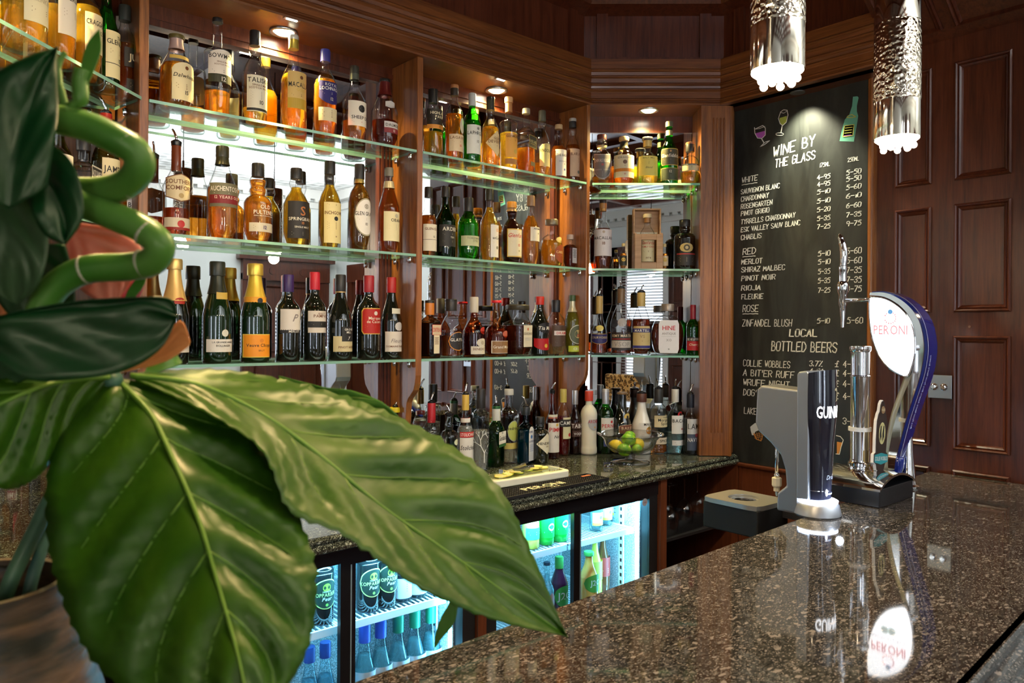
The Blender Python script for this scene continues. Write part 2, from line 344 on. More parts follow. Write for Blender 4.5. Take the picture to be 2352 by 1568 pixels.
# soffits of the bays
s=MB().box(.58,2.50,2.335,2.545,1.0,1.03)
s.add([(P0.x,P0.y,1.0),((P0+D3*.6).x,(P0+D3*.6).y,1.0),((P0+D3*.6+N3*.3).x,(P0+D3*.6+N3*.3).y,1.0),((P0+N3*.2).x,(P0+N3*.2).y,1.0)],[(0,1,2,3)])
s.add([(Q0.x,Q0.y,1.0),((Q0+D0*1.4).x,(Q0+D0*1.4).y,1.0),((Q0+D0*1.4+N0*.3).x,(Q0+D0*1.4+N0*.3).y,1.0),((Q0+N0*.3).x,(Q0+N0*.3).y,1.0)],[(0,1,2,3)])
st(s.build('trim_7',WH))
# mirrors
M3o=P0+N3*.185; M0o=Vector((.575,2.505,0))
def mirror(o,u,v,L,z0,z1,lab):
    m=MB().obox(o,u,v,L,.006,z0,z1).build('mirror',[MIRROR]); tag(m,lab,'mirror','mirrors behind the bar shelves'); return m
mirror((.58,MY,0),(1,0,0),(0,1,0),.97,ZC,.97,'tall mirror backing the widest shelf bay, behind the champagne and red wine')
mirror((1.556,MY,0),(1,0,0),(0,1,0),.96,ZC,.97,'tall mirror in the middle shelf bay, showing the blackboard back to front')
mirror(M3o,D3,N3,.60,ZC,.925,'narrow mirror of the angled corner bay, behind the wooden whisky box')
mirror(M0o,D0,N0,1.2,ZC,.97,'mirror of the far left bay, mostly hidden by bottles and leaves')
# fascia and upright fluted frames around the mirrors
f=MB()
f.box(.6,2.46,2.506,2.522,.935,1.0).box(.6,2.46,2.500,2.51,.955,.972)
f.obox(M3o-N3*.008,D3,N3,.6,.01,.925,1.0)
f.obox(M0o-N0*.01,D0,N0,1.2,.012,.935,1.0)
for x0,x1 in ((.60,.655),(1.487,1.541),(1.566,1.615),(2.405,2.458)):
    f.box(x0,x1,2.506,2.522,ZC,.94)
    for k in range(3): f.box(x0+.008+k*.015,x0+.016+k*.015,2.500,2.507,ZC,.94)
st(f.build('trim_8',WD))
# ---------- upright partitions with a scrolled foot
def partition(o,u,L,th,lab,back=.20):
    """o: front corner, u: direction of thickness, L: direction into the wall"""
    pr=[(0,1.0),(0,-.17),(.004,-.20),(.014,-.225),(.032,-.243),(.05,-.258),(.06,-.275),(.063,-.30),(.066,-.34),(.075,-.37),(.085,-.40),(.088,ZC),(back,ZC),(back,1.0)]
    u=Vector(u);L=Vector(L);o=Vector(o)
    m=MB().prism(pr,lambda a,b,t:o+L*a+u*(th*t)+Vector((0,0,b)))
    ob=m.build('partition_panel',WV); tag(ob,lab,'partition'); bevel(ob,.002,1); return ob
partition((.597,2.33,0),(1,0,0),(0,1,0),.026,'upright wooden partition between the far left bay and the wide bay')
partition((1.541,2.33,0),(1,0,0),(0,1,0),.025,'upright wooden partition with scrolled foot right of the red wine bottles')
partition((2.436,2.33,0),(1,0,0),(0,1,0),.021,'upright wooden partition with scrolled foot left of the angled corner bay')
# bay 3 end panel and fluted pilaster
ob=MB().obox(P0+D3*.49+N3*.018,D3,N3,.02,.16,ZC+.002,1.0).build('end_panel',WV); tag(ob,'plain wooden end panel closing the right side of the angled bay','panel')
pl=MB(); pl.obox(P0+D3*.49-N3*.004,D3,N3,.128,.02,ZC+.003,.999)
for k in range(4): 
    pl.lathe([(.0045,-.45),(.0045,.94),(.001,.945)],8,tuple(P0+D3*(.545+.0155*k)-N3*.004),mi=0)
pl=pl.build('fluted_pilaster',WV); tag(pl,'fluted wooden pilaster between the angled bay and the blackboard','pilaster')
# casing strips either side of the blackboard
pe=P0+D3*.618
c=MB().lathe([(.010,ZC),(.010,1.0)],12,(pe.x+.012,pe.y+.004,0)).lathe([(.008,ZC),(.008,1.0)],12,(pe.x+.035,pe.y+.014,0)).obox(pe,Vector((.93,.367,0)),Vector((-.367,.93,0)),.10,.02,ZC+.004,1.0)
st(c.build('trim_9',WV))
c=MB().box(3.012,3.045,1.325,1.352,-.60,1.0).lathe([(.009,-.6),(.009,1.0)],12,(3.012,1.338,0))
st(c.build('trim_10',WV))
# ledge below the blackboard and panel under it
c=MB().box(2.985,3.045,1.30,1.955,-.603,-.592).box(3.004,3.045,1.3,1.955,-1.5,-.603).box(2.998,3.006,1.90,1.912,-1.5,-.603)
c.add([(2.984,1.3,-.604),(2.984,1.97,-.604),(2.98,1.97,-.597),(2.98,1.3,-.597)],[(0,1,2,3)])
st(c.build('trim_11',WR))
# ---------- panelling of the right wall
def frame(mb,f,a0,a1,b0,b1,w=.026,h=.014,mi=0):
    pf=[(0,0),(.0,h*.55),(w*.18,h),(w*.36,h*.75),(w*.45,h*.35),(w*.6,h*.6),(w*.8,h*.2),(w,-.006)]
    V=[]
    for d,hh in pf: V+=[f(a0+d,b0+d,hh),f(a1-d,b0+d,hh),f(a1-d,b1-d,hh),f(a0+d,b1-d,hh)]
    Fc=[(j*4+i,j*4+(i+1)%4,(j+1)*4+(i+1)%4,(j+1)*4+i) for j in range(len(pf)-1) for i in range(4)]
    Fc.append(tuple(range((len(pf)-1)*4,len(pf)*4))); mb.add(V,Fc,mi)
XR=3.032
fx=lambda a,b,h:(XR-h-.006,a,b)
st(MB().box(XR,3.045,.62,1.33,-1.5,1.10).build('trim_12',WD))
k=0
rows=[(.555,.985),(.075,.468),(-.425,-.012),(-1.05,-.50)]
for (y0,y1) in ((.665,.80),(.862,1.043),(1.122,1.252)):
    for (z0,z1) in rows:
        m=MB(); frame(m,lambda a,b,h:(XR-h-.004,a,b),y0,y1,z0,z1); m.build('wall_panel',WD,rw)
# sloping cove above the panelling
c=MB(); S=lambda y,t:(3.032-.30*t,y,1.08+.20*t)
c.add([S(.6,0),S(1.28,0),S(1.28,1),S(.6,1)],[(0,1,2,3)])
for y0,y1 in ((.64,1.03),(1.07,1.26)): frame(c,lambda a,b,h:(3.032-.30*b-h*.55,a,1.08+.20*b-h*.8),y0,y1,.15,.95,.03)
c.box(2.73,3.05,.6,1.28,1.28,1.5)
st(c.build('trim_13',WD))
# ---------- doors and windows of the lounge behind the camera (seen in the mirrors, but for one added window)
fy=lambda a,b,h:(a,-4.50+h,b)
d=MB().box(3.66,4.86,-4.53,-4.44,.62,.88).box(3.66,3.80,-4.53,-4.46,-1.55,.7).box(4.72,4.86,-4.53,-4.46,-1.55,.7).box(3.6,4.92,-4.53,-4.40,.88,.94)
d.box(3.80,4.72,-4.53,-4.50,-1.55,.62)
for x in (4.05,4.47): d.lathe([(.05,-.01),(.05,.012)],16,(x,-4.44,.745),ax=Matrix.Rotation(math.pi/2,3,'X'))
d=st(d.build('door_1',WD)); 
m=MB(); 
for x0,x1 in ((3.84,4.22),(4.30,4.68)):
    frame(m,lambda a,b,h:(a,-4.495+h,b),x0,x1,-.2,.55); frame(m,lambda a,b,h:(a,-4.495+h,b),x0,x1,-1.3,-.3)
m.build('door_panel',WD,d)
d=MB().box(4.93,5.01,-4.1,-3.0,.62,.85).box(4.94,5.01,-4.1,-3.98,-1.55,.7).box(4.94,5.01,-3.12,-3.0,-1.55,.7).box(4.97,5.01,-3.98,-3.12,-1.55,.62)
st(d.build('door_2',WD))
def window(n,x0,x1,z0,z1,blind=True,en=5.0):
    w_=MB().box(x0-.09,x1+.09,-4.53,-4.44,z1,z1+.10).box(x0-.09,x1+.09,-4.53,-4.40,z0-.07,z0).box(x0-.09,x0,-4.53,-4.46,z0,z1).box(x1,x1+.09,-4.53,-4.46,z0,z1)
    w_=st(w_.build('window_%d'%n,WHITEP))
    MB().box(x0,x1,-4.522,-4.515,z0,z1).build('window_pane',plain((.8,.88,1),.5,emit=en),w_)
    if blind:
        b=MB(); z=z0+.03
        while z<z1: b.add([(x0,-4.48,z),(x1,-4.48,z),(x1,-4.462,z+.026),(x0,-4.462,z+.026),(x0,-4.48,z+.002),(x1,-4.48,z+.002),(x1,-4.462,z+.028),(x0,-4.462,z+.028)],[(0,1,2,3),(7,6,5,4),(0,3,7,4),(3,2,6,7)]); z+=.045
        b.build('venetian_blind',WHITEP,w_)
    for s,(a,b_) in (('l',(x0-.62,x0-.1)),('r',(x1+.1,x1+.62))):
        q=MB().box(a,b_,-4.53,-4.47,-1.4,1.3)
        for z0_,z1_ in ((-1.2,-.5),(-.4,.3),(.4,1.15)): 
            frame(q,lambda a_,c_,h:(a_,-4.468+h,c_),a+.06,b_-.06,z0_,z1_)
        q.build('shutter',WD,w_)
window(1,-2.05,-1.31,-.95,.93,en=2.2)
window(2,.1,1.0,-.95,.95,en=9)  # added window, unseen, kept only for the light it gives
window(3,-3.3,-2.6,-.95,.95,False,en=12)
# round lamp on the lounge wall, seen in the mirror
# ---------- back counter
CF=lambda x:1.842+(x-.5)*(1.932-1.842)/2.5
poly=[(-.9,CF(-.9)),(2.995,CF(2.995)),(2.995,2.03),(2.95,2.15),(2.6,2.45),(2.5,2.54),(.55,2.54),(-.55,1.84)]
c=MB().prism(poly,lambda a,b,t:(a,b,ZC-.045+.045*t))
sweep(c,[(-.9,CF(-.9)),(2.995,CF(2.995))],[(-.01,ZC),(.006,ZC-.002),(.012,ZC-.008),(.012,ZC-.014),(.006,ZC-.019),(.016,ZC-.022),(.022,ZC-.030),(.018,ZC-.040),(.004,ZC-.047),(-.02,ZC-.052)])
bc=c.build('back_counter',GBACK); tag(bc,'dark green granite back counter carrying the spirit bottles and fruit bowl','counter')
up=MB().box(-.4,3.0,2.46,2.54,-1.55,ZC-.046); up=up.build('counter_back_board',BLACKM,bc)
for x0,x1 in ((.585,.607),(1.512,1.546),(2.442,2.482)):
    MB().box(x0,x1,1.915,2.46,-1.5,ZC-.047).build('support_post',WR,bc)
MB().box(2.99,3.004,1.915,2.46,-1.5,ZC-.047).build('support_post',WR,bc)
MB().box(2.482,2.99,1.93,2.46,-.865,-.853).build('shelf_board',BLACKM,bc)
MB().box(2.482,2.99,1.93,2.46,-1.27,-1.26).build('shelf_board',BLACKM,bc)
# ---------- bar counter in front
BI=lambda x:.983+(x-.55)*.0537; BO=lambda x:.406+(x-1.235)*.066
c=MB().prism([(-1.2,BO(-1.2)),(3.002,BO(3.0)),(3.002,BI(3.0)),(-1.2,BI(-1.2))],lambda a,b,t:(a,b,ZB-.03+.03*t))
sweep(c,[(-1.2,BO(-1.2)),(3.0,BO(3.0))],[(-.01,ZB),(.003,ZB),(.008,ZB-.004),(.008,ZB-.014),(.022,ZB-.017),(.030,ZB-.022),(.030,ZB-.032),(.046,ZB-.036),(.060,ZB-.046),(.060,ZB-.06),(-.02,ZB-.062)])
sweep(c,[(3.0,BI(3.0)),(-1.2,BI(-1.2))],[(-.01,ZB),(.0,ZB-.002),(.003,ZB-.01),(.003,ZB-.028),(-.01,ZB-.03)])
bar=c.build('bar_counter',GBAR); tag(bar,'polished brown granite bar counter carrying the beer taps and the vase','counter')
MB().box(-1.2,3.0,.48,.88,-1.55,ZB-.03).build('bar_front',WD,bar)
# ---------- blackboard with its chalk hand
bbp=MB().box(3.012,3.03,1.353,1.957,-.591,1.06)
def chalkboard():
    m,n,l=nm('chalkboard'); tc=n.new('ShaderNodeTexCoord'); mp=n.new('ShaderNodeMapping'); mp.inputs['Scale'].default_value=(3,5,1.2); mp.inputs['Rotation'].default_value=(.5,0,0); l.new(tc.outputs['Object'],mp.inputs[0])
    a=n.new('ShaderNodeTexNoise'); a.inputs['Scale'].default_value=2.2; a.inputs['Detail'].default_value=9; a.inputs['Roughness'].default_value=.6; a.inputs['Distortion'].default_value=.8; l.new(mp.outputs[0],a.inputs[0])
    cr=n.new('ShaderNodeValToRGB'); e=cr.color_ramp.elements; e[0].position=.42; e[0].color=(.010,.0115,.011,1); e[1].position=.82; e[1].color=(.042,.046,.042,1); l.new(a.outputs[0],cr.inputs[0])
    p=P(n,Roughness=.42); l.new(cr.outputs[0],p.inputs['Base Color']); o=n.new('ShaderNodeOutputMaterial'); l.new(p.outputs[0],o.inputs[0]); return m
bb=bbp.build('blackboard',chalkboard()); tag(bb,'tall blackboard on the right wall with chalked wine and beer prices','blackboard')
XB=3.0112
def cf(a,b): return (XB,-a,b)      # a runs to the right (towards -y)
def BP(px,py): p=atX(px,py,XB); return -p.y,p.z
CHK=plain((.86,.86,.82),.9)
wr=MB()
def W(px,py,px2,s,hp,py2=None,**k):
    """line of chalk from pixel px,py (baseline left) to px2; hp = letter height in pixels"""
    a0,b0=BP(px,py); a1,_=BP(px2,py); d=depth(Vector((XB,-a0,0))); h=hp/F*d
    t=MB(); L=chalk(t,s,0,0,h,lambda a,b:(a,b,0),**k); q=(a1-a0)/max(L-h*.16,.001)
    kk=dict(k); kk.pop('lw',None)
    t=MB(); rise=kk.pop('rise',0); chalk(t,s,0,0,h,lambda a,b:(a,b,0),lw=k.get('lw',.0027),**kk)
    wr.add([cf(a0+v[0]*q,b0+v[1]+rise*v[0]*q) for v in t.v],t.f)
def UL(px,py,px2):
    a0,b0=BP(px,py); a1,_=BP(px2,py); ribbon(wr,[(a0+(a1-a0)*i/6,b0+(.0012 if i%2 else 0)) for i in range(7)],.003,cf)
W(1776,361,1870,'WINE BY',23,lw=.0042,rise=.10); W(1780,385,1871,'THE GLASS',18,lw=.004,rise=.05)
W(1883,384,1905,'175ML',9,lw=.0022); W(1947,372,1972,'250ML',9,lw=.0022)
W(1704,420,1739,'WHITE',12,rise=.02); UL(1704,425,1739)
for t,x2,y in (('SAUVIGNON BLANC',1790,446),('CHARDONNAY',1765,463),('ROSENGARTEN',1773,480),('PINOT GRIGIO',1766,496),('TYRRELLS CHARDONNAY',1826,515),('ESK VALLEY SAUV BLANC',1837,533),('CHABLIS',1748,551)):
    W(1702,y,x2,t,10.5,rise=.015)
for t,y in (('4-95',413),('4-95',429),('5-10',446),('5-10',467),('5-20',487),('5-35',507),('7-25',526)): W(1877,y,1906,t,10)
for t,y in (('5-50',402),('5-50',417),('5-60',436),('6-10',456),('6-60',478),('7-35',499),('9-75',519)): W(1944,y,1977,t,10.5)
W(1706,585,1735,'RED',14,rise=.02); UL(1706,590,1735)
for t,x2,y in (('MERLOT',1750,607),('SHIRAZ MALBEC',1802,625),('PINOT NOIR',1780,645),('RIOJA',1746,667),('FLEURIE',1752,687)): W(1703,y,x2,t,11,rise=.0)
for t,y in (('5-10',588),('5-10',607),('5-35',629),('5-35',650),('7-25',672)): W(1879,y,1906,t,11)
for t,y in (('5-60',583),('5-60',605),('7-35',627),('7-35',649),('9-75',670)): W(1944,y,1978,t,13)
W(1706,716,1741,'ROSE',15); UL(1706,721,1741)
W(1705,749,1818,'ZINFANDEL BLUSH',15); W(1877,742,1905,'5-10',11); W(1946,742,1981,'5-60',13)
W(1813,772,1876,'LOCAL',16,lw=.004); W(1772,805,1921,'BOTTLED BEERS',21,lw=.0045)
for t,x2,y in (('COLLIE WOBBLES',1814,840),("A BIT'ER RUFF",1823,862),('WRUFF NIGHT',1812,884),("DOG'TH VADER",1812,907)): W(1707,y,x2,t,14)
for t,y in (('3.7%',840),('4.1%',858),('5.0%',882),('6.1%',905)): W(1859,y,1888,t,12)
for y,y2 in ((842,0),(863,0),(887,0),(915,0)): W(1918,y,1975,'£ 4-00',14)
W(1709,949,1812,'LAKELAND LAGER',14); W(1935,973,1975,'3-60',14)
wr.build('chalk_writing',CHK,bb)
# chalk drawings
def draw(name,parts,mats,lab=None):
    m=MB()
    for kind,pts,mi,lw in parts:
        q=[BP(*p) for p in pts]
        if kind=='f': m.add([(XB+.0006*(1 if mi else 1),-a,b) for a,b in q],[tuple(range(len(q)))],mi)
        else: ribbon(m,q,lw,lambda a,b:(XB-.0004,-a,b),mi)
    o=m.build(name,mats,bb); 
    if lab: o['label']=lab
def ell(cx,cy,rx,ry,rot=0,a0=0,a1=360,n=18):
    return [(cx+rx*math.cos(math.radians(a0+(a1-a0)*i/n))*math.cos(rot)-ry*math.sin(math.radians(a0+(a1-a0)*i/n))*math.sin(rot),cy+rx*math.cos(math.radians(a0+(a1-a0)*i/n))*math.sin(rot)+ry*math.sin(math.radians(a0+(a1-a0)*i/n))*math.cos(rot)) for i in range(n+1)]
PUR=plain((.42,.10,.50),.9); LIM=plain((.42,.50,.08),.9); GRN=plain((.12,.36,.26),.9); ORG=plain((.62,.27,.07),.9); YEL=plain((.55,.55,.12),.9)
draw('wine_glass_drawing',[('f',[(1735,306),(1758,300),(1757,312),(1748,317),(1739,315)],1,0),('l',[(1733,293),(1734,306),(1740,317),(1750,318),(1758,310),(1758,294),(1752,288),(1733,297)],0,.003),('l',[(1733,297),(1745,295),(1757,290)],0,.002),('l',[(1749,318),(1755,328)],0,.004),('l',[(1746,337),(1756,332),(1768,323),(1758,326),(1746,337)],0,.003)],[CHK,PUR],'purple filled tilted wine glass in chalk')
draw('wine_glass_drawing',[('f',[(1790,271),(1807,266),(1806,280),(1799,288),(1792,284)],1,0),('l',[(1793,257),(1788,272),(1792,284),(1798,288),(1806,281),(1810,264),(1808,253),(1800,252),(1793,257)],0,.003),('l',[(1793,258),(1800,260),(1808,255)],0,.002),('l',[(1797,288),(1794,304)],0,.004),('l',ell(1791,308,9,3),0,.0025)],[CHK,LIM],'green filled upright wine glass in chalk')
draw('wine_bottle_drawing',[('f',[(1959,222),(1969,221),(1972,224),(1968,243),(1968,256),(1971,266),(1969,280),(1961,325),(1928,324),(1932,305),(1940,275),(1951,262),(1957,243)],0,0),('f',[(1940,289),(1962,286),(1959,311),(1936,314)],1,0)],[GRN,plain((.05,.07,.05),.9)],'green chalk wine bottle')
lab=MB()
for i in range(4):
    a0,b0=BP(1942-i,294+i*6); a1,b1=BP(1958-i,292+i*6); ribbon(lab,[(a0,b0),(a1,b1)],.003,lambda a,b:(XB-.001,-a,b),1 if i==3 else 0)
for q in ([(1940,289),(1962,286),(1959,311),(1936,314),(1940,289)],[(1945,270),(1958,270),(1966,268),(1957,263),(1948,266),(1945,270)]):
    ribbon(lab,[BP(*p) for p in q],.003,lambda a,b:(XB-.001,-a,b),0)
lab.build('bottle_drawing_label',[YEL,PUR],bb)
pt=[('l',[(1731,995),(1737,1008),(1748,1012),(1752,1000),(1753,985)],0,.004),('l',[(1753,978),(1760,976),(1760,985),(1755,997),(1752,1000)],0,.005)]
pt+=[('l',[(1733+i*5,994-i),(1739+i*4,1009)],0,.0018) for i in range(4)]+[('l',[(1733,998+i*4),(1752,993+i*4)],0,.0018) for i in range(3)]
pt+=[('f',[(1724,988),(1723,980),(1729,975),(1734,971),(1744,972),(1749,979),(1744,987),(1735,991),(1731,999),(1727,999)],1,0)]
draw('beer_mug_drawing',pt,[ORG,plain((.6,.64,.66),.9)],'orange chalk mug with white froth')
draw('beer_glass_drawing',[('f',[(1922,1014),(1934,1016),(1930,1028),(1926,1042),(1922,1042)],1,0),('l',[(1921,1000),(1930,1002),(1937,1010),(1932,1026),(1928,1043),(1920,1042)],0,.003)],[CHK,ORG],'orange chalk glass of ale')
# ---------- glass shelves on clip brackets
def shelf(poly,z,lab,clips=()):
    root=MB(); n=len(poly)
    root.add([(p[0],p[1],z) for p in poly],[tuple(range(n))],0); root.add([(p[0],p[1],z-.009) for p in poly],[tuple(range(n))[::-1]],0)
    ix=Vector((0,0,0))
    for i in range(n):
        a,b=poly[i],poly[(i+1)%n]; root.add([(a[0],a[1],z-.009),(b[0],b[1],z-.009),(b[0],b[1],z),(a[0],a[1],z)],[(0,1,2,3)],1)
    o=root.build('glass_shelf',[SHELFG,EDGEG]); tag(o,lab,'shelf','glass shelves of the back bar')
    for c in clips:
        m=MB().lathe([(.0045,z-.032),(.008,z-.026),(.008,z-.012),(.006,z-.0095)],8,(c[0],c[1],0)); q=m.build('shelf_bracket',[CHROME],o,smooth=True)
    return o
def xy(v): return (v.x,v.y)
nms={Z1:'top',Z2:'middle',Z3:'lowest'}
for z in (Z1,Z2,Z3):
    shelf([(.625,2.33),(1.5385,2.33),(1.5385,2.503),(.625,2.503)],z,nms[z]+' glass shelf of the widest bay',[(1.531,2.36),(1.531,2.46),(.632,2.46)])
    shelf([(1.568,2.33),(2.434,2.33),(2.434,2.503),(1.568,2.503)],z,nms[z]+' glass shelf of the middle bay',[(2.427,2.36),(2.427,2.46),(1.576,2.46)])
    a=P0+D3*.01; b_=P0+D3*.487
    shelf([xy(a),xy(b_),xy(b_+N3*.172),xy(a+N3*.172+D3*.06)],z,nms[z]+' glass shelf of the narrow angled bay',[xy(P0+D3*.48+N3*.13),xy(P0+D3*.48+N3*.04)])
    a=Q0+D0*.012; b_=Q0+D0*1.3
    shelf([xy(a),xy(b_),xy(b_+N0*.15),(.570,2.488)],z,nms[z]+' glass shelf of the far left bay behind the plant',[(.588,2.44)])
# ---------- recessed downlights
LAMP=plain((1,.93,.70),.5,emit=28.); LAMPW=plain((1,.94,.80),.5,emit=60.)
for (p,e),w_ in zip(DL[:4],('bay of champagne and red wine','middle bay','angled corner bay','far left bay')):
    r=empty('downlight',(p[0],p[1],1.0)); tag(r,'round recessed downlight in the ceiling of the '+w_,'light','recessed downlights over the shelves')
    MB().lathe([(.046,-.001),(.047,-.006),(.040,-.008),(.033,-.002),(.030,.004)],28,cap=False).build('trim_ring',[STEEL],r,smooth=True)
    MB().lathe([(.001,-.013),(.014,-.012),(.024,-.009),(.031,-.004),(.032,-.0022)],24).build('lamp_lens',[LAMP],r,smooth=True)
for x,w_ in ((1.05,'widest'),(1.93,'middle')):
    r=empty('slot_light',(x,2.322,1.0)); tag(r,'small slot light on the front lip above the '+w_+' bay','light','slot lights on the lip')
    MB().box(-.026,.026,-.008,.008,-.004,.002).build('housing',[STEEL],r); MB().box(-.018,.018,-.004,.004,-.0052,-.003).build('lamp_lens',[LAMP],r)
r=empty('downlight',(2.955,1.62,.998)); tag(r,'small downlight tucked above the blackboard','light'); MB().lathe([(.03,0),(.03,-.004),(.022,-.004)],20).build('trim_ring',[STEEL],r)
# ---------- bottles
PR={ # radius / height fractions of the glass
'std':[(.9,0),(1,.018),(1,.56),(.96,.62),(.80,.69),(.55,.745),(.40,.79),(.36,.83),(.35,1)],
'bulb':[(.9,0),(1,.018),(1,.50),(.95,.56),(.78,.63),(.55,.69),(.44,.725),(.42,.745),(.52,.79),(.54,.82),(.48,.865),(.38,.895),(.36,1)],
'tall':[(.86,0),(.93,.02),(.90,.10),(.97,.40),(1,.62),(.97,.665),(.80,.685),(.48,.70),(.38,.715),(.35,.80),(.35,1)],
'slope':[(.9,0),(1,.02),(1,.50),(.92,.58),(.72,.67),(.52,.76),(.42,.83),(.38,.90),(.37,1)],
'long':[(.95,0),(1,.018),(1,.50),(.94,.56),(.72,.63),(.50,.69),(.40,.74),(.36,.80),(.34,1)],
'twin':[(.9,0),(1,.02),(1,.46),(.97,.52),(.80,.57),(.58,.60),(.54,.62),(.60,.655),(.60,.685),(.52,.71),(.56,.745),(.60,.78),(.56,.82),(.42,.86),(.38,.89),(.36,1)],
'square':[(.95,0),(1,.02),(1,.60),(.97,.64),(.70,.69),(.42,.73),(.37,.77),(.36,1)],
'bordeaux':[(.94,0),(1,.02),(1,.56),(.98,.61),(.84,.66),(.58,.705),(.42,.75),(.38,.80),(.37,1)],
'burgundy':[(.94,0),(1,.02),(1,.42),(.96,.50),(.80,.59),(.58,.69),(.42,.79),(.37,.86),(.36,1)],
'champ':[(.94,0),(1,.02),(1,.42),(.97,.49),(.84,.58),(.64,.68),(.48,.78),(.41,.87),(.40,.95),(.40,1)],
'bell':[(.85,0),(.95,.02),(.92,.10),(.95,.25),(1,.42),(.97,.50),(.80,.60),(.56,.68),(.38,.76),(.33,.84),(.33,1)],
'tear':[(.92,0),(.97,.02),(.92,.06),(.92,.20),(1,.42),(.94,.52),(.72,.63),(.48,.71),(.36,.76),(.36,1)],
'bene':[(.94,0),(1,.03),(1,.36),(.94,.46),(.72,.55),(.46,.62),(.34,.68),(.29,.78),(.29,1)],
'gm':[(.92,0),(1,.02),(.98,.30),(.96,.38),(.90,.46),(.72,.53),(.44,.57),(.36,.61),(.42,.66),(.42,.70),(.33,.78),(.30,.88),(.30,1)],
'decant':[(.90,0),(1,.03),(1,.30),(.97,.42),(.85,.52),(.62,.58),(.36,.62),(.32,.66),(.32,1)],
'disc':[(.66,0),(.72,.02),(.90,.14),(1,.34),(1,.46),(.90,.60),(.66,.72),(.36,.78),(.25,.80),(.22,1)],
'cognac':[(.92,0),(1,.02),(.96,.12),(.92,.30),(.84,.42),(.62,.52),(.44,.62),(.35,.72),(.32,.82),(.32,1)],
'vsop':[(.92,0),(.97,.02),(.92,.05),(.94,.25),(1,.42),(.94,.52),(.74,.62),(.50,.72),(.36,.80),(.30,.88),(.30,1)],
'squat':[(.80,0),(.92,.04),(1,.16),(1,.40),(.96,.52),(.80,.62),(.48,.68),(.38,.71),(.36,1)],
'apoth':[(.95,0),(1,.02),(1,.62),(.97,.68),(.80,.725),(.50,.75),(.44,.77),(.52,.79),(.52,.83),(.46,.84),(.46,1)],
'cyl':[(.95,0),(1,.018),(1,.66),(.97,.70),(.82,.735),(.55,.76),(.46,.79),(.45,1)],
'malibu':[(.92,0),(1,.02),(.97,.30),(1,.42),(.96,.50),(.80,.58),(.58,.68),(.45,.78),(.42,.88),(.42,1)],
'milk':[(.9,0),(1,.02),(1,.10),(.94,.16),(.94,.45),(1,.60),(.98,.66),(.80,.73),(.48,.78),(.40,.81),(.39,1)],
}
def interp(pf,z):
    for (r0,z0),(r1,z1) in zip(pf,pf[1:]):
        if z<=z1: return r0+(r1-r0)*(z-z0)/max(1e-6,z1-z0)
    return pf[-1][0]
def refine(pf,n=26):
    """smooth the control polygon a little"""
    P=[Vector((r,z,0)) for r,z in pf]; out=[P[0],P[1]]
    q=smoothpath(P[1:],3); return [(v.x,v.y) for v in [P[0]]+q]
class Bot: pass
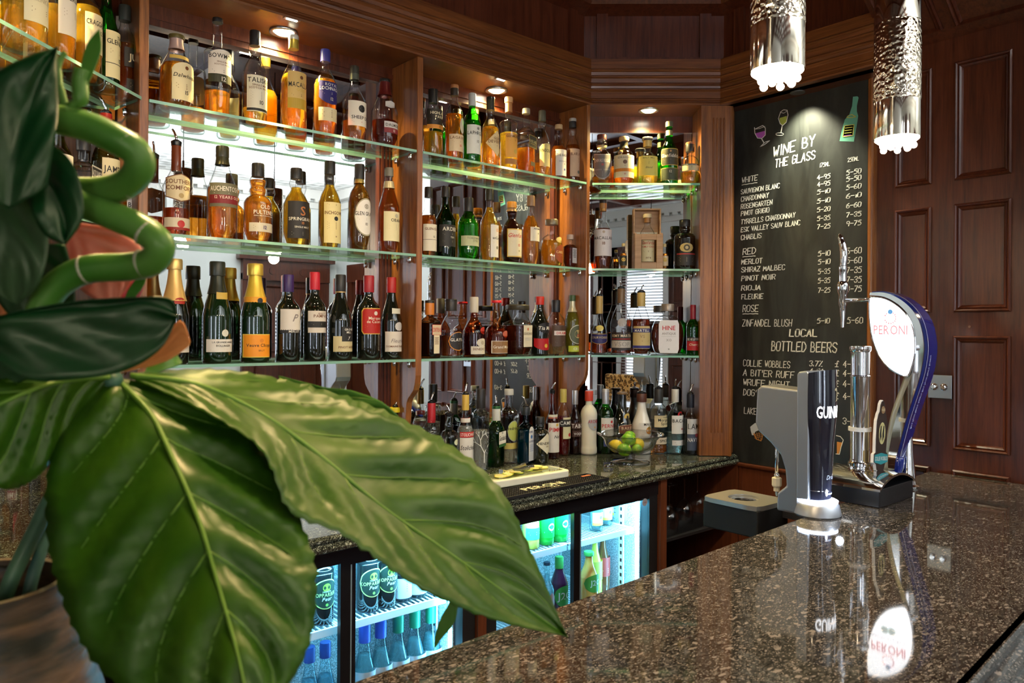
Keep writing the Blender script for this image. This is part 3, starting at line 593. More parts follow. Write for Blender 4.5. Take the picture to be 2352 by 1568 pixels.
def lab_on(parent,R,z0,z1,half,col,shape='rect',texts=(),sq=None,off=0,rot=0,rough=.5,zc=None,edge=None):
    """paper label: R radius of the glass, z0..z1 heights, half = half width along the surface; texts (string,colour,relative height of baseline,relative cap height[,italic])"""
    N=14; cols=[]
    for i in range(N+1):
        u=-1+2*i/N
        if shape=='rect': a,b=0,1
        elif shape=='oval': h=math.sqrt(max(0,1-u*u)); a,b=.5-h/2,.5+h/2
        elif shape=='diamond': h=1-abs(u); a,b=.5-h/2,.5+h/2
        elif shape=='arch': a,b=0,.78+.22*math.sqrt(max(0,1-u*u*.98))
        elif shape=='shield': a,b=.28*abs(u)**2.2,1-.04*(1-u*u)
        elif shape=='pentagon': a,b=.0+.16*abs(u),1-.16*abs(u)
        elif shape=='cut': a,b=(.12 if abs(u)>.86 else 0),(.88 if abs(u)>.86 else 1)
        cols.append((u*half,z0+(z1-z0)*a,z0+(z1-z0)*b))
    if sq is None: 
        def f(x,z,d): t=(x/(R))+rot; return ((R+d)*math.sin(t),-(R+d)*math.cos(t),z)
    else:
        def f(x,z,d): return (x,-(sq+d),z)
    V=[];Fc=[]
    for x,a,b in cols:
        for k in range(4): V.append(f(x,a+(b-a)*k/3,.0008+off))
    Fc=[(i*4+k,(i+1)*4+k,(i+1)*4+k+1,i*4+k+1) for i in range(N) for k in range(3)]
    mats=[plain(col,rough)]; mi=[0]*len(Fc)
    if edge:
        mats.append(plain(edge,rough)); V2=[]
        b=len(V); cx=0; czz=(z0+z1)/2
        for x,a,bb in cols:
            for k in range(4): V2.append(f(x*.93,czz+(a+(bb-a)*k/3-czz)*.93,.0011+off))
        V+=V2; Fc+=[tuple(i+b for i in q) for q in Fc[:len(mi)]]; mi=[1]*len(mi)+[0]*len(mi)
    o=mk('label',V,Fc,mats,parent,mi,True)
    if texts:
        mb=MB(); tm=[]; 
        for t in texts:
            s,c,rz,rh=t[:4]; it=t[4] if len(t)>4 else 0
            m=plain(c,.5)
            if m not in tm: tm.append(m)
            hh=(z1-z0)*rh
            if s=='#':   # block of small print
                for k in range(int(it)):
                    zz=z0+(z1-z0)*(rz-k*rh*1.9); w_=half*(.72-.12*(k%2)); 
                    mb.add([f(-w_,zz,.0013+off),(f(0,zz,.0013+off)),f(w_,zz,.0013+off),f(w_,zz+hh*.7,.0013+off),f(0,zz+hh*.7,.0013+off),f(-w_,zz+hh*.7,.0013+off)],[(0,1,4,5),(1,2,3,4)],tm.index(m))
            elif s=='@':  # round emblem
                rr=hh; czz=z0+(z1-z0)*rz
                mb.add([f(0,czz,.0013+off)]+[f(rr*math.cos(math.pi*k/8),czz+rr*math.sin(math.pi*k/8),.0013+off) for k in range(16)],[(0,k+1,(k+1)%16+1) for k in range(16)],tm.index(m))
            elif s=='=':  # bar across
                zz=z0+(z1-z0)*rz; V_=[]
                for k in range(15): x=half*(-1+2*k/14); V_+=[f(x,zz,.0011+off),f(x,zz+hh,.0011+off)]
                mb.add(V_,[(2*k,2*k+2,2*k+3,2*k+1) for k in range(14)],tm.index(m))
            else: textline(mb,s,hh,lambda a,b:f(a,b,.0014+off),tm.index(m),it,0,z0+(z1-z0)*rz,half*1.86)
        mb.build('lettering',tm,o)
    return o
CLR=((.98,.98,.98),(.36,.40,.36)); GREENB=((.10,.62,.10),(.01,.16,.02)); DKGREEN=None
K_=(.02,.02,.02); WH_=(.82,.80,.72); CR=(.72,.64,.40); GO=(.62,.42,.08); RD=(.50,.03,.03); NV=(.03,.03,.16); SLV=(.55,.55,.55); BR=(.16,.06,.02)
GOLD=(.95,.62,.05); PALE=(.96,.80,.16); AMB=(.88,.40,.04); DAMB=(.58,.17,.015); RDA=(.30,.035,.008)
def bottle(name,label,cat,grp,base,H,R,pf='std',glass=CLR,liq=None,lev=.55,cap=(K_,.90,1.0),labels=(),pour=None,rz=0,sq=0,deep=1.,opaque=None,capk=1.14,foil=None,stand=.0,capmetal=0,topc=None,fk=1.06):
    """base: position of the base; H total height; R body radius; cap=(colour,from fraction,to 1); foil=(colour,from fraction,to fraction)"""
    root=empty(name,base,rz); tag(root,label,cat,grp)
    prof=refine(PR[pf]); hg=H*(.985 if cap else 1)
    pr=[(max(.0005,r*R),z*hg) for r,z in prof]; n=4.5 if sq else 2
    if opaque is None: m=thin_glass(*glass)
    else: m=opaque
    b=MB().lathe(pr,28,n=n,k=deep).build('glass',[m],root,smooth=True)
    if sq: b.data.polygons.foreach_set('use_smooth',[True]*len(b.data.polygons))
    if liq is not None:
        lp=[(max(.0004,(r*R-.0022)),max(.006,z*hg)) for r,z in prof if z<lev]; rl=interp(PR[pf],lev)*R-.0022; lp=[(.8*lp[0][0],.006)]+[q for q in lp if q[1]>.0065]+[(rl,lev*hg),(rl*.97,lev*hg+.0005)]
        MB().lathe(lp,24,n=n,k=deep).build('spirit',[liquid(liq)],root,smooth='auto')
    rn=interp(PR[pf],.97)*R
    if cap:
        c,z0,kk=cap; r=rn*capk*kk
        MB().lathe([(r*.99,H*z0),(r,H*z0+.001),(r,H*.985),(r*.93,H)],20,(0,0,0)).build('cap',[plain(c,.35,capmetal)],root,smooth='auto')
        if topc: MB().lathe([(r*1.02,H*.955),(r*1.02,H*.992),(r*.94,H*1.002)],20).build('cap_top',[plain(topc,.3,.3)],root,smooth='auto')
    if foil:
        c,z0,z1=foil; fp=[(interp(PR[pf],z0+(z1-z0)*k/6)*R*fk+.0006,H*(z0+(z1-z0)*k/6)) for k in range(7)]
        MB().lathe(fp,22,cap=False).build('neck_foil',[plain(c,.32,.35)],root,smooth=True)
    if pour:   # chrome speed pourer; pour = spout height
        r=rn; m=MB().lathe([(r*.9,H*.97),(r*1.12,H*.975),(r*1.12,H*.99),(r*1.18,H),(r*1.18,H+.006),(r*.5,H+.012)],16); q=m.build('pourer_collar',[BLACKP],root,smooth='auto')
        t=random.uniform(0,6.28) if pour>0 else 0; h=abs(pour)
        MB().tube([(0,0,H+.006),(0,0,H+.4*h),(.18*h*math.cos(t),.18*h*math.sin(t),H+.78*h),(.36*h*math.cos(t),.36*h*math.sin(t),H+h)],[.0042,.004,.0036,.0034],8).build('pourer_spout',[CHROME],root,smooth=True)
    for L in labels:
        z0,z1,wf,col,shape,tx=L[:6]; kw=L[6] if len(L)>6 else {}
        zr=interp(PR[pf],(z0+z1)/2)*R
        kw=dict(kw); ff=kw.pop('flat',None)
        if sq: lab_on(root,zr,z0*H,z1*H,wf*R,col,shape,tx,sq=interp(PR[pf],.3)*R*deep,**kw)
        elif deep!=1: lab_on(root,zr,z0*H,z1*H,wf*R,col,shape,tx,sq=R*deep*1.0,**kw)
        else: lab_on(root,zr,z0*H,z1*H,wf*R*1.45,col,shape,tx,**kw)
    return root
def place(shelf,px,ytop,hw,yoff=0):
    """centre line pixel + top pixel + half width in pixels -> base point, height, radius on the given shelf"""
    b,z=shelf[:2]
    if b in '12': p=atY(px,500,2.405+yoff)
    elif b=='3':
        o=P0+N3*(.075+yoff); r=ray(px,500); p=r*(o.dot(N3)/r.dot(N3))
    elif b=='0':
        o=Q0+N0*(.08+yoff); r=ray(px,300); p=r*(o.dot(N0)/r.dot(N0))
    zz={'1':Z1,'2':Z2,'3':Z3}[z]; d=depth(p)
    # height from the top pixel at this depth
    top=((HY-ytop)/F)*d+(px-1176)/F*d*math.sin(RO)
    return Vector((p.x,p.y,zz+.0002)),top-zz,hw/F*d
def placeC(px,ybase,ytop,hw):
    p=atZ(px,ybase,ZC); d=depth(p); top=((HY-ytop)/F)*d+(px-1176)/F*d*math.sin(RO)
    return Vector((p.x,p.y,ZC+.0002)),top-ZC,hw/F*d
W1='single malts on the top shelf of the wide bay'; W2='whiskies on the middle shelf of the wide bay'; W3='champagne and red wine on the lowest shelf'
def B(sh,px,yt,hw,name,label,cat,grp=None,**k):
    yo=k.pop('yo',0); base,H,R=place(sh,px,yt,hw,yo)
    rz=k.pop('rz',0); 
    if sh[0]=='3': rz+=a3
    if sh[0]=='0': rz+=math.radians(45.3)
    return bottle(name,label,cat,grp,base,H,R,rz=rz,**k)
wb='whisky_bottle'
# wide bay, top shelf
B('11',403,82,36,wb,'wide shouldered whisky bottle with yellow label and pinkish neck band, leftmost on the top shelf','bottle',W1,pf='slope',liq=AMB,lev=.62,cap=((.12,.10,.03),.945,1.15),foil=((.62,.46,.42),.80,.945),
  labels=[(.10,.60,.62,CR,'arch',[('@',BR,.86,.05),('Dalwhinnie',K_,.60,.10,.3),('#',BR,.42,.02,4),('15',K_,.16,.10)],{'rot':.2}),(.655,.70,.5,GO,'rect',[])],rz=.15)
B('11',497,43,30,wb,'tall long-necked whisky bottle with white arched label and dark band','bottle',W1,pf='tall',liq=AMB,lev=.26,cap=(K_,.955,1.),
  labels=[(.33,.655,.80,(.80,.76,.70),'arch',[('BOWMORE',K_,.74,.13),('SINGLE MALT',BR,.60,.045),('SCOTCH WHISKY',BR,.52,.045),('#',(.25,.24,.24),.36,.03,2),('=',(.035,.04,.02),.0,.25),('12',(.8,.78,.7),.04,.14)],{'rot':.15})])
B('11',583,72,27,wb,'bulb-necked whisky bottle with plain cream label and black cap under the downlight','bottle',W1,pf='bulb',liq=PALE,lev=.17,cap=(K_,.84,1.05),
  labels=[(.12,.50,.85,(.76,.74,.60),'rect',[('TALISKER',K_,.80,.13),('SINGLE MALT',BR,.70,.055),('SCOTCH WHISKY',BR,.62,.055),('#',(.35,.33,.28),.54,.018,7),('10',K_,.20,.11),('=',K_,.02,.07)],{'rot':.2})])
B('11',672,83,28,wb,'whisky bottle with orange gold label and silver-topped gold capsule, full of golden spirit','bottle',W1,pf='long',liq=GOLD,lev=.60,cap=((.45,.33,.05),.86,1.05),topc=(.6,.6,.55),capmetal=.6,
  labels=[(.22,.60,.78,(.66,.46,.16),'rect',[('@',BR,.85,.05),('MACALLAN',K_,.58,.13),('GOLD',GO,.47,.07),('#',BR,.38,.02,2),('=',(.50,.34,.04),.0,.28)],{'rot':.25})])
B('11',745,115,26,wb,'whisky bottle with navy shield label and navy cap','bottle',W1,pf='std',liq=AMB,lev=.66,cap=((.05,.05,.28),.86,1.08),
  labels=[(.36,.62,.80,(.02,.015,.16),'shield',[('ROYAL',(.8,.8,.8),.78,.12),('LOCHNAGAR',(.85,.85,.8),.60,.14),('#',(.6,.55,.5),.48,.03,2),('12',(.7,.65,.5),.16,.13)],{'rot':.15}),(.17,.32,.82,CR,'rect',[('#',BR,.75,.08,4)],{'rot':.15})])
B('11',812,153,27,wb,'whisky bottle with white label of a black curly ram and twisted neck seal','bottle',W1,pf='long',liq=AMB,lev=.28,cap=((.05,.05,.04),.90,1.0),foil=((.13,.15,.12),.82,.90),
  labels=[(.20,.52,.82,(.84,.80,.70),'rect',[('@',K_,.70,.15),('SHEEP DIP',K_,.28,.13),('#',RD,.18,.02,2)],{'rot':.18})])
B('11',882,183,30,wb,'whisky bottle of deep red spirit with small burgundy label, right end of the top shelf','bottle',W1,pf='slope',liq=RDA,lev=.40,cap=(K_,.955,1.),foil=((.13,.015,.015),.76,.955),
  labels=[(.20,.36,.56,(.55,.55,.56),'rect',[('DALMORE',K_,.58,.24),('=',(.20,.02,.03),.0,.45),('12',(.8,.7,.7),.12,.20)],{'rot':.25}),(.56,.66,.28,SLV,'pentagon',[])])
# wide bay, middle shelf
B('12',404,330,29,'liqueur_bottle','ribbed clear bottle with brown capsule, cream plaque label and chrome pourer','bottle',W2,pf='long',liq=(.50,.09,.01),lev=.30,cap=((.16,.035,.01),.70,1.0),pour=.045,capk=1.05,
  labels=[(.36,.66,.84,(.68,.58,.36),'pentagon',[('SOUTHERN',BR,.64,.15),('COMFORT',BR,.42,.15),('@',(.45,.33,.14),.22,.09)],{'edge':BR,'rot':.1}),(.06,.19,.92,(.66,.58,.42),'rect',[('@',RD,.5,.3),('=',(.30,.02,.01),.0,.22)],{'rot':.1})])
B('12',510,337,33,wb,'broad whisky bottle with black and burgundy label, dark screw top','bottle',W2,pf='slope',liq=AMB,lev=.57,cap=((.035,.035,.02),.885,1.05),foil=((.05,.05,.025),.80,.885),
  labels=[(.34,.59,.93,(.16,.15,.09),'rect',[('AUCHENTOSHAN',(.8,.76,.66),.66,.20),('#',(.6,.55,.45),.56,.04,1),('=',(.22,.015,.02),.14,.36),('12 YEARS OLD',(.8,.6,.5),.34,.12)],{'rot':.1})])
pult=B('12',592,376,31,wb,'double-bulbed whisky bottle with white print straight on the glass','bottle',W2,pf='twin',liq=AMB,lev=.80,cap=(K_,.83,1.1),
  labels=[(.13,.24,.80,(.66,.60,.46),'rect',[('#',BR,.65,.07,3),('12',NV,.3,.4)],{'rot':.15})])
for t_,z_,h_ in (('OLD',.108,.012),('PULTENEY',.090,.0125),('SINGLE MALT SCOTCH WHISKY',.083,.0035)):
    m=MB(); textline(m,t_,h_,lambda a,b:(.0450*math.sin(a/.0450+.2),-.0450*math.cos(a/.0450+.2),b),0,0,0,z_,maxw=.078); m.build('lettering',plain((.80,.76,.66),.5),pult)
B('12',680,387,29,wb,'whisky bottle with black label bearing a looping orange S','bottle',W2,pf='bulb',liq=GOLD,lev=.76,cap=(K_,.86,1.1),
  labels=[(.09,.56,.84,(.018,.016,.016),'rect',[('S',(.45,.16,.05),.62,.24),('SPRINGBANK',(.75,.72,.62),.48,.085),('10',(.5,.2,.06),.38,.07),('SINGLE MALT',(.7,.68,.6),.28,.05),('#',(.25,.24,.2),.16,.02,3)],{'rot':.12})])
B('12',757,371,25,wb,'bulb-necked whisky bottle with tall cream label and black cap','bottle',W2,pf='bulb',liq=GOLD,lev=.74,cap=(K_,.85,1.2),
  labels=[(.06,.52,.78,(.76,.66,.32),'rect',[('#',BR,.95,.014,2),('INCHGOWER',BR,.70,.08),('@',K_,.60,.055),('#',BR,.50,.014,7),('14',BR,.14,.04)],{'rot':.15})])
B('12',825,378,25,wb,'dark gold whisky bottle with large white oval label','bottle',W2,pf='std',liq=(.42,.20,.01),lev=.80,cap=(K_,.83,1.15),foil=((.35,.28,.08),.78,.83),
  labels=[(.17,.60,.80,(.80,.79,.74),'oval',[('@',(.4,.38,.33),.78,.07),('GLEN GRANT',K_,.54,.10),('#',BR,.46,.02,2),('10',K_,.28,.07),('#',SLV,.2,.02,1)],{'edge':(.35,.33,.22),'rot':.2})])
B('12',893,386,24,wb,'slim dark whisky bottle with pale cream label, right end of the middle shelf','bottle',W2,pf='slope',liq=DAMB,lev=.84,cap=((.22,.21,.17),.90,1.0),foil=((.70,.62,.38),.76,.84),
  labels=[(.14,.48,.88,(.76,.70,.42),'rect',[('@',(.5,.48,.35),.86,.07),('OBAN',K_,.66,.10),('#',(.45,.4,.28),.56,.016,7)],{'rot':.25})])
# wide bay, lowest shelf
BGL=plain((.006,.008,.005),.04,coat=1); DG=thin_glass((.02,.14,.02),(.005,.03,.006),1.2)
CHG=plain((.008,.030,.008),.03,coat=1,trans=.35)
B('13',402,595,31,'champagne_bottle','champagne bottle with gold foil neck and red wax seal, leftmost on the lowest shelf','bottle',W3,pf='champ',opaque=BGL,cap=((.75,.52,.18),.90,1.22),capmetal=.6,foil=((.76,.50,.17),.60,.92),
  labels=[(.11,.26,.9,(.72,.66,.58),'rect',[('MOET & CHANDON',K_,.62,.17),('IMPERIAL',K_,.40,.12)],{'rot':.1}),(.55,.63,.30,(.40,.03,.02),'oval',[],{'rot':.2})])
B('13',500,601,32,'champagne_bottle','champagne bottle with black foil, gold crest and small white label','bottle',W3,pf='champ',opaque=CHG,cap=((.025,.03,.02),.86,1.2),foil=((.025,.03,.02),.68,.88),
  labels=[(.11,.235,.86,(.74,.72,.66),'rect',[('LA GRANDE ANNEE',K_,.70,.13),('BOLLINGER',K_,.42,.15),('#',SLV,.22,.05,1)],{'rot':.15}),(.60,.70,.34,GO,'shield',[],{'rot':.25,'edge':K_}),(.26,.33,.18,(.7,.7,.6),'oval',[],{'rot':.25})])
B('13',587,606,32,'champagne_bottle','champagne bottle with yellow gold foil and large orange label','bottle',W3,pf='champ',opaque=CHG,cap=((.85,.60,.10),.88,1.22),capmetal=.6,foil=((.80,.55,.06),.64,.90),
  labels=[(.05,.285,.97,(.90,.33,.02),'rect',[('@',(.75,.25,.02),.72,.09),('Veuve Clicquot',K_,.46,.13),('#',BR,.38,.02,1),('BRUT',BR,.26,.07)],{'rot':.1,'edge':(.8,.6,.1)}),(.585,.66,1.02,(.88,.38,.03),'rect',[('@',K_,.5,.38)],{'rot':.1})])
B('13',663,631,27,'wine_bottle','red wine bottle with purple screw cap and square white label with a curly initial','bottle',W3,pf='bordeaux',opaque=BGL,cap=((.045,.02,.12),.80,1.12),
  labels=[(.36,.60,.84,(.74,.71,.66),'rect',[('P',(.25,.22,.22),.42,.34,.4),('#',SLV,.34,.02,1)],{'rot':.15}),(.325,.365,.86,K_,'rect',[('MERLOT',(.8,.8,.78),.2,.6)],{'rot':.15})])
B('13',724,625,25,'wine_bottle','red wine bottle with bright red cap and white label split by a black stripe','bottle',W3,pf='bordeaux',opaque=BGL,cap=((.55,.02,.04),.80,1.12),
  labels=[(.315,.56,.86,(.72,.67,.60),'rect',[('SELECT',BR,.84,.07),('PAMPAS',BR,.70,.13),('=',K_,.24,.28),('#',(.6,.5,.4),.42,.03,2)],{'rot':.2})])
B('13',783,631,27,'wine_bottle','slope-shouldered wine bottle with black cap and two-part black and cream label','bottle',W3,pf='burgundy',opaque=BGL,cap=((.02,.02,.02),.80,1.1),foil=((.5,.35,.15),.79,.805),
  labels=[(.10,.28,.84,(.66,.58,.34),'rect',[('PINOT NOIR',BR,.22,.14)],{'rot':.15}),(.22,.39,.44,(.02,.02,.02),'rect',[('GROVE',(.8,.8,.76),.74,.14),('MILL',(.8,.8,.76),.55,.14),('y',(.8,.8,.78),.18,.24,.3)],{'rot':.3,'off':.0008})])
B('13',848,633,26,'wine_bottle','red wine bottle with scarlet cut-corner label with gold lettering','bottle',W3,pf='bordeaux',opaque=BGL,cap=((.35,.02,.03),.80,1.12),
  labels=[(.30,.61,.90,(.42,.015,.01),'cut',[('@',(.7,.65,.6),.80,.08),('Marques',(.8,.72,.6),.56,.11),('de Caceres',(.8,.72,.6),.43,.10),('#',(.6,.35,.15),.33,.02,3)],{'rot':.15,'edge':(.6,.38,.08)})])
B('13',900,637,24,'wine_bottle','wine bottle with white shield, silver medal and pale label, last on the lowest shelf','bottle',W3,pf='burgundy',opaque=BGL,cap=((.42,.02,.02),.81,1.12),
  labels=[(.09,.335,.88,(.66,.62,.56),'rect',[('Fleurie',(.25,.22,.22),.46,.18,.3),('DOMAINE PARDON',BR,.22,.09)],{'rot':.15}),(.52,.62,.44,(.66,.66,.56),'shield',[],{'rot':.3}),(.345,.45,.34,SLV,'oval',[],{'rot':.3,'rough':.3})])
# middle bay, top shelf
W4='single malts on the top shelf of the middle bay'
B('21',993,206,23,wb,'whisky bottle with black label and orange band, leftmost on middle bay top shelf','bottle',W4,pf='slope',liq=GOLD,lev=.37,cap=(K_,.80,1.15),
  labels=[(.46,.69,.96,(.025,.022,.018),'rect',[('HIGHLAND',(.75,.70,.52),.66,.17),('PARK',(.75,.70,.52),.42,.17),('#',(.5,.45,.3),.32,.03,1)],{'rot':.2}),(.40,.46,.97,(.62,.26,.04),'rect',[('12',K_,.2,.62)],{'rot':.2})])
B('21',1042,196,21,wb,'whisky bottle with pale tan label, white keyhole seal and cork-brown stopper','bottle',W4,pf='std',liq=AMB,lev=.62,cap=((.04,.03,.02),.86,1.1),topc=(.55,.25,.10),
  labels=[(.12,.34,.92,(.66,.54,.36),'rect',[('LAGAVULIN',BR,.72,.16),('#',BR,.6,.03,2),('16',RD,.28,.14)],{'rot':.15}),(.36,.56,.30,(.62,.58,.48),'oval',[],{'rot':.45})])
B('21',1083,215,20,wb,'green whisky bottle with white label and white cap','bottle',W4,pf='std',glass=GREENB,liq=(.10,.50,.02),lev=.62,cap=((.55,.58,.58),.82,1.1),
  labels=[(.14,.54,.94,(.72,.76,.74),'rect',[('@',(.25,.25,.25),.88,.05),('LAPHROAIG',K_,.66,.12),('#',SLV,.58,.02,2),('10',(.2,.2,.2),.38,.10),('#',SLV,.28,.016,4)],{'rot':.1})])
B('21',1125,224,20,wb,'whisky bottle with cream diamond label and golden spirit','bottle',W4,pf='bulb',liq=GOLD,lev=.58,cap=((.03,.03,.02),.82,1.15),topc=(.02,.02,.02),
  labels=[(.16,.52,.98,(.74,.60,.34),'diamond',[('GLEN',BR,.64,.09),('DEVERON',BR,.50,.11),('#',BR,.42,.02,2)],{'rot':.2})])
B('21',1167,224,21,wb,'long-necked whisky bottle with orange label and salmon neck sleeve','bottle',W4,pf='tall',liq=PALE,lev=.52,cap=((.70,.42,.20),.93,1.15),foil=((.62,.30,.12),.80,.93),
  labels=[(.18,.50,.82,(.82,.42,.08),'rect',[('GLENMORANGIE',BR,.82,.10),('#',BR,.72,.02,2),('@',GO,.25,.10)],{'rot':.2}),(.09,.16,.82,(.40,.18,.06),'rect',[],{'rot':.2})])
B('21',1207,250,20,wb,'square clear whisky bottle with slanted black label','bottle',W4,pf='square',sq=1,deep=.9,liq=AMB,lev=.40,cap=((.40,.38,.30),.92,1.1),
  labels=[(.40,.58,.92,(.03,.03,.018),'rect',[('BLACK LABEL',(.72,.62,.30),.42,.22),('#',GO,.3,.04,1)],{'edge':GO}),(.13,.19,.5,(.05,.045,.02),'rect',[])],rz=.35)
B('21',1244,255,18,wb,'bulb-necked whisky bottle with rounded yellow label and black badge on its neck','bottle',W4,pf='bulb',liq=GOLD,lev=.22,cap=((.10,.10,.07),.84,1.15),
  labels=[(.16,.50,.86,(.74,.64,.28),'arch',[('KNOCKANDO',K_,.62,.13),('#',BR,.5,.02,5)],{'rot':.2})])
B('21',1282,287,18,wb,'bulb-necked whisky bottle with white label and pale wooden stopper','bottle',W4,pf='bulb',liq=DAMB,lev=.62,cap=((.62,.46,.26),.92,1.2),
  labels=[(.08,.54,.84,(.74,.73,.76),'rect',[('THE BALVENIE',K_,.74,.09),('SIGNATURE',(.3,.3,.4),.52,.06),('12',K_,.42,.06),('@',(.05,.10,.4),.24,.045),('#',SLV,.1,.016,1)],{'rot':.1})])
B('21',1314,273,17,wb,'dark whisky bottle with peach coloured label, last on the middle bay top shelf','bottle',W4,pf='bulb',liq=DAMB,lev=.60,cap=((.02,.02,.02),.86,1.2),topc=(.6,.6,.55),
  labels=[(.10,.52,.86,(.66,.45,.30),'rect',[('BLAIR ATHOL',BR,.76,.10),('#',BR,.66,.016,6),('@',(.15,.15,.12),.16,.06)],{'rot':.15})])
# middle bay, middle shelf
W5='whiskies on the middle shelf of the middle bay'
B('22',984,430,19,wb,'dark whisky bottle with off-white two-part label against the left partition of the middle bay','bottle',W5,pf='bulb',liq=DAMB,lev=.60,cap=(K_,.85,1.2),
  labels=[(.08,.46,.95,(.70,.67,.55),'rect',[('GLEN ELGIN',BR,.78,.09),('#',SLV,.7,.018,2),('12',K_,.50,.07),('=',K_,.42,.012)],{'rot':.15})])
B('22',1023,430,23,wb,'dark green whisky bottle with black label and silver lettering','bottle',W5,pf='long',glass=((.03,.30,.04),(.01,.08,.01)),liq=(.02,.22,.02),lev=.70,cap=(K_,.86,1.15),
  labels=[(.16,.46,.96,(.018,.018,.016),'rect',[('ARDBEG',(.62,.60,.52),.72,.17),('#',(.4,.38,.3),.58,.02,2),('TEN',(.62,.60,.52),.38,.08),('#',(.3,.28,.2),.26,.02,3)],{'rot':.15})])
B('22',1076,455,24,wb,'bright green whisky bottle with wrap-round pale green label','bottle',W5,pf='std',glass=((.22,.78,.10),(.04,.32,.02)),liq=(.30,.70,.02),lev=.66,cap=(K_,.78,1.2),
  labels=[(.22,.38,1.02,(.50,.54,.32),'rect',[('TOBERMORY',(.2,.2,.14),.66,.20),('1798',(.25,.25,.16),.38,.22),('#',SLV,.2,.05,1)],{'rot':.1})])
B('22',1124,435,21,wb,'slim golden whisky bottle with narrow white label and orange figures','bottle',W5,pf='long',liq=GOLD,lev=.76,cap=((.03,.03,.02),.85,1.15),
  labels=[(.06,.50,.60,(.74,.72,.66),'rect',[('12',(.8,.3,.05),.80,.09),('anCnoc',K_,.56,.08),('#',(.7,.4,.1),.48,.016,3),('@',(.2,.2,.15),.3,.05)],{'rot':.35})])
B('22',1175,464,23,wb,'dark bulb-necked whisky bottle with cream label, red script and orange cap','bottle',W5,pf='bulb',liq=(.10,.015,.004),lev=.86,cap=((.75,.34,.05),.90,1.2),foil=((.40,.26,.14),.84,.90),
  labels=[(.10,.55,.88,(.72,.66,.48),'rect',[('Glenfarclas',RD,.70,.14,.3),('#',BR,.56,.016,2),('15',RD,.38,.09),('@',(.4,.35,.2),.22,.035)],{'rot':.15,'edge':GO})])
B('22',1219,450,20,wb,'tall slim amber whisky bottle with small white label high on its side','bottle',W5,pf='long',liq=AMB,lev=.72,cap=((.30,.18,.10),.85,1.2),
  labels=[(.34,.54,.72,(.72,.68,.58),'rect',[('ARDMORE',K_,.82,.12),('@',(.3,.3,.25),.55,.07),('#',SLV,.3,.03,3)],{'rot':.3})])
B('22',1267,504,25,wb,'round decanter style whisky bottle with heavy stopper and brown oval label','bottle',W5,pf='squat',liq=GOLD,lev=.56,cap=((.20,.17,.12),.88,1.45),capmetal=.6,
  labels=[(.08,.46,.55,(.28,.06,.02),'oval',[('CARDHU',(.75,.5,.25),.52,.13),('#',(.6,.35,.15),.42,.02,2)],{'rot':.35}),(.50,.62,.36,(.72,.58,.22),'oval',[],{'rot':.3})])
B('22',1310,539,15,wb,'small square flask of dark red spirit with tiny white label','bottle',W5,pf='square',sq=1,deep=.8,liq=RDA,lev=.70,cap=((.6,.45,.35),.86,1.25),
  labels=[(.16,.60,.60,(.62,.62,.62),'rect',[('#',K_,.85,.05,6)])],rz=.2)
# middle bay, lowest shelf
W6='liqueurs on the lowest shelf of the middle bay'; lq='liqueur_bottle'
B('23',988,690,21,lq,'square brown liqueur bottle with orange cap and slanted red and cream label','bottle',W6,pf='square',sq=1,deep=1,liq=(.10,.025,.005),lev=.62,glass=((.55,.25,.08),(.2,.07,.02)),cap=((.60,.20,.03),.75,1.25),topc=(.03,.03,.03),
  labels=[(.08,.40,.50,(.74,.66,.50),'rect',[('#',BR,.85,.03,7)]),(.40,.58,.80,(.62,.50,.36),'rect',[('COINTREAU',RD,.30,.40)],{'edge':RD})],rz=.3)
B('23',1037,687,26,lq,'teardrop liqueur bottle with black oval label ringed in orange','bottle',W6,pf='tear',liq=(.42,.12,.02),lev=.38,cap=((.025,.022,.02),.80,1.3),topc=(.03,.03,.03),
  labels=[(.12,.44,.68,(.02,.018,.02),'oval',[('GLAYVA',(.75,.74,.70),.50,.16),('#',(.5,.4,.25),.36,.03,1)],{'rot':.2,'edge':(.72,.28,.03)})])
B('23',1090,682,25,lq,'dark liqueur bottle with tall ivory capsule and red wax seal','bottle',W6,pf='bene',liq=(.16,.02,.004),lev=.40,glass=((.75,.30,.12),(.25,.05,.01)),cap=((.60,.56,.48),.74,1.25),
  labels=[(.05,.18,.80,(.66,.62,.52),'rect',[('BENEDICTINE',BR,.5,.30),('#',RD,.25,.08,1)],{'rot':.25}),(.17,.31,.46,(.62,.58,.48),'oval',[('@',(.4,.35,.28),.5,.25)],{'rot':.25}),(.38,.50,.34,(.45,.04,.03),'oval',[],{'rot':.5})])
B('23',1141,690,27,lq,'bulbous amber liqueur bottle with red cap and brown label framed in white','bottle',W6,pf='gm',liq=(.42,.13,.02),lev=.50,glass=((.85,.45,.18),(.40,.12,.03)),cap=((.60,.02,.03),.955,1.35),
  labels=[(.06,.28,.84,(.26,.14,.06),'rect',[('Grand Marnier',(.74,.70,.62),.40,.22),('#',(.6,.5,.4),.25,.04,1)],{'rot':.15,'edge':(.70,.66,.56)}),(.34,.46,.30,(.45,.12,.08),'oval',[],{'rot':.4})])
B('23',1190,700,29,lq,'square faceted liqueur bottle with broad flat black cap and grey label','bottle',W6,pf='square',sq=1,deep=1,liq=(.22,.035,.008),lev=.60,cap=((.05,.045,.03),.90,2.3),
  labels=[(.18,.60,.60,(.60,.57,.48),'rect',[('@',(.45,.15,.08),.82,.07),('DISARONNO',(.2,.18,.15),.56,.12),('#',SLV,.42,.02,4)])],rz=.25)
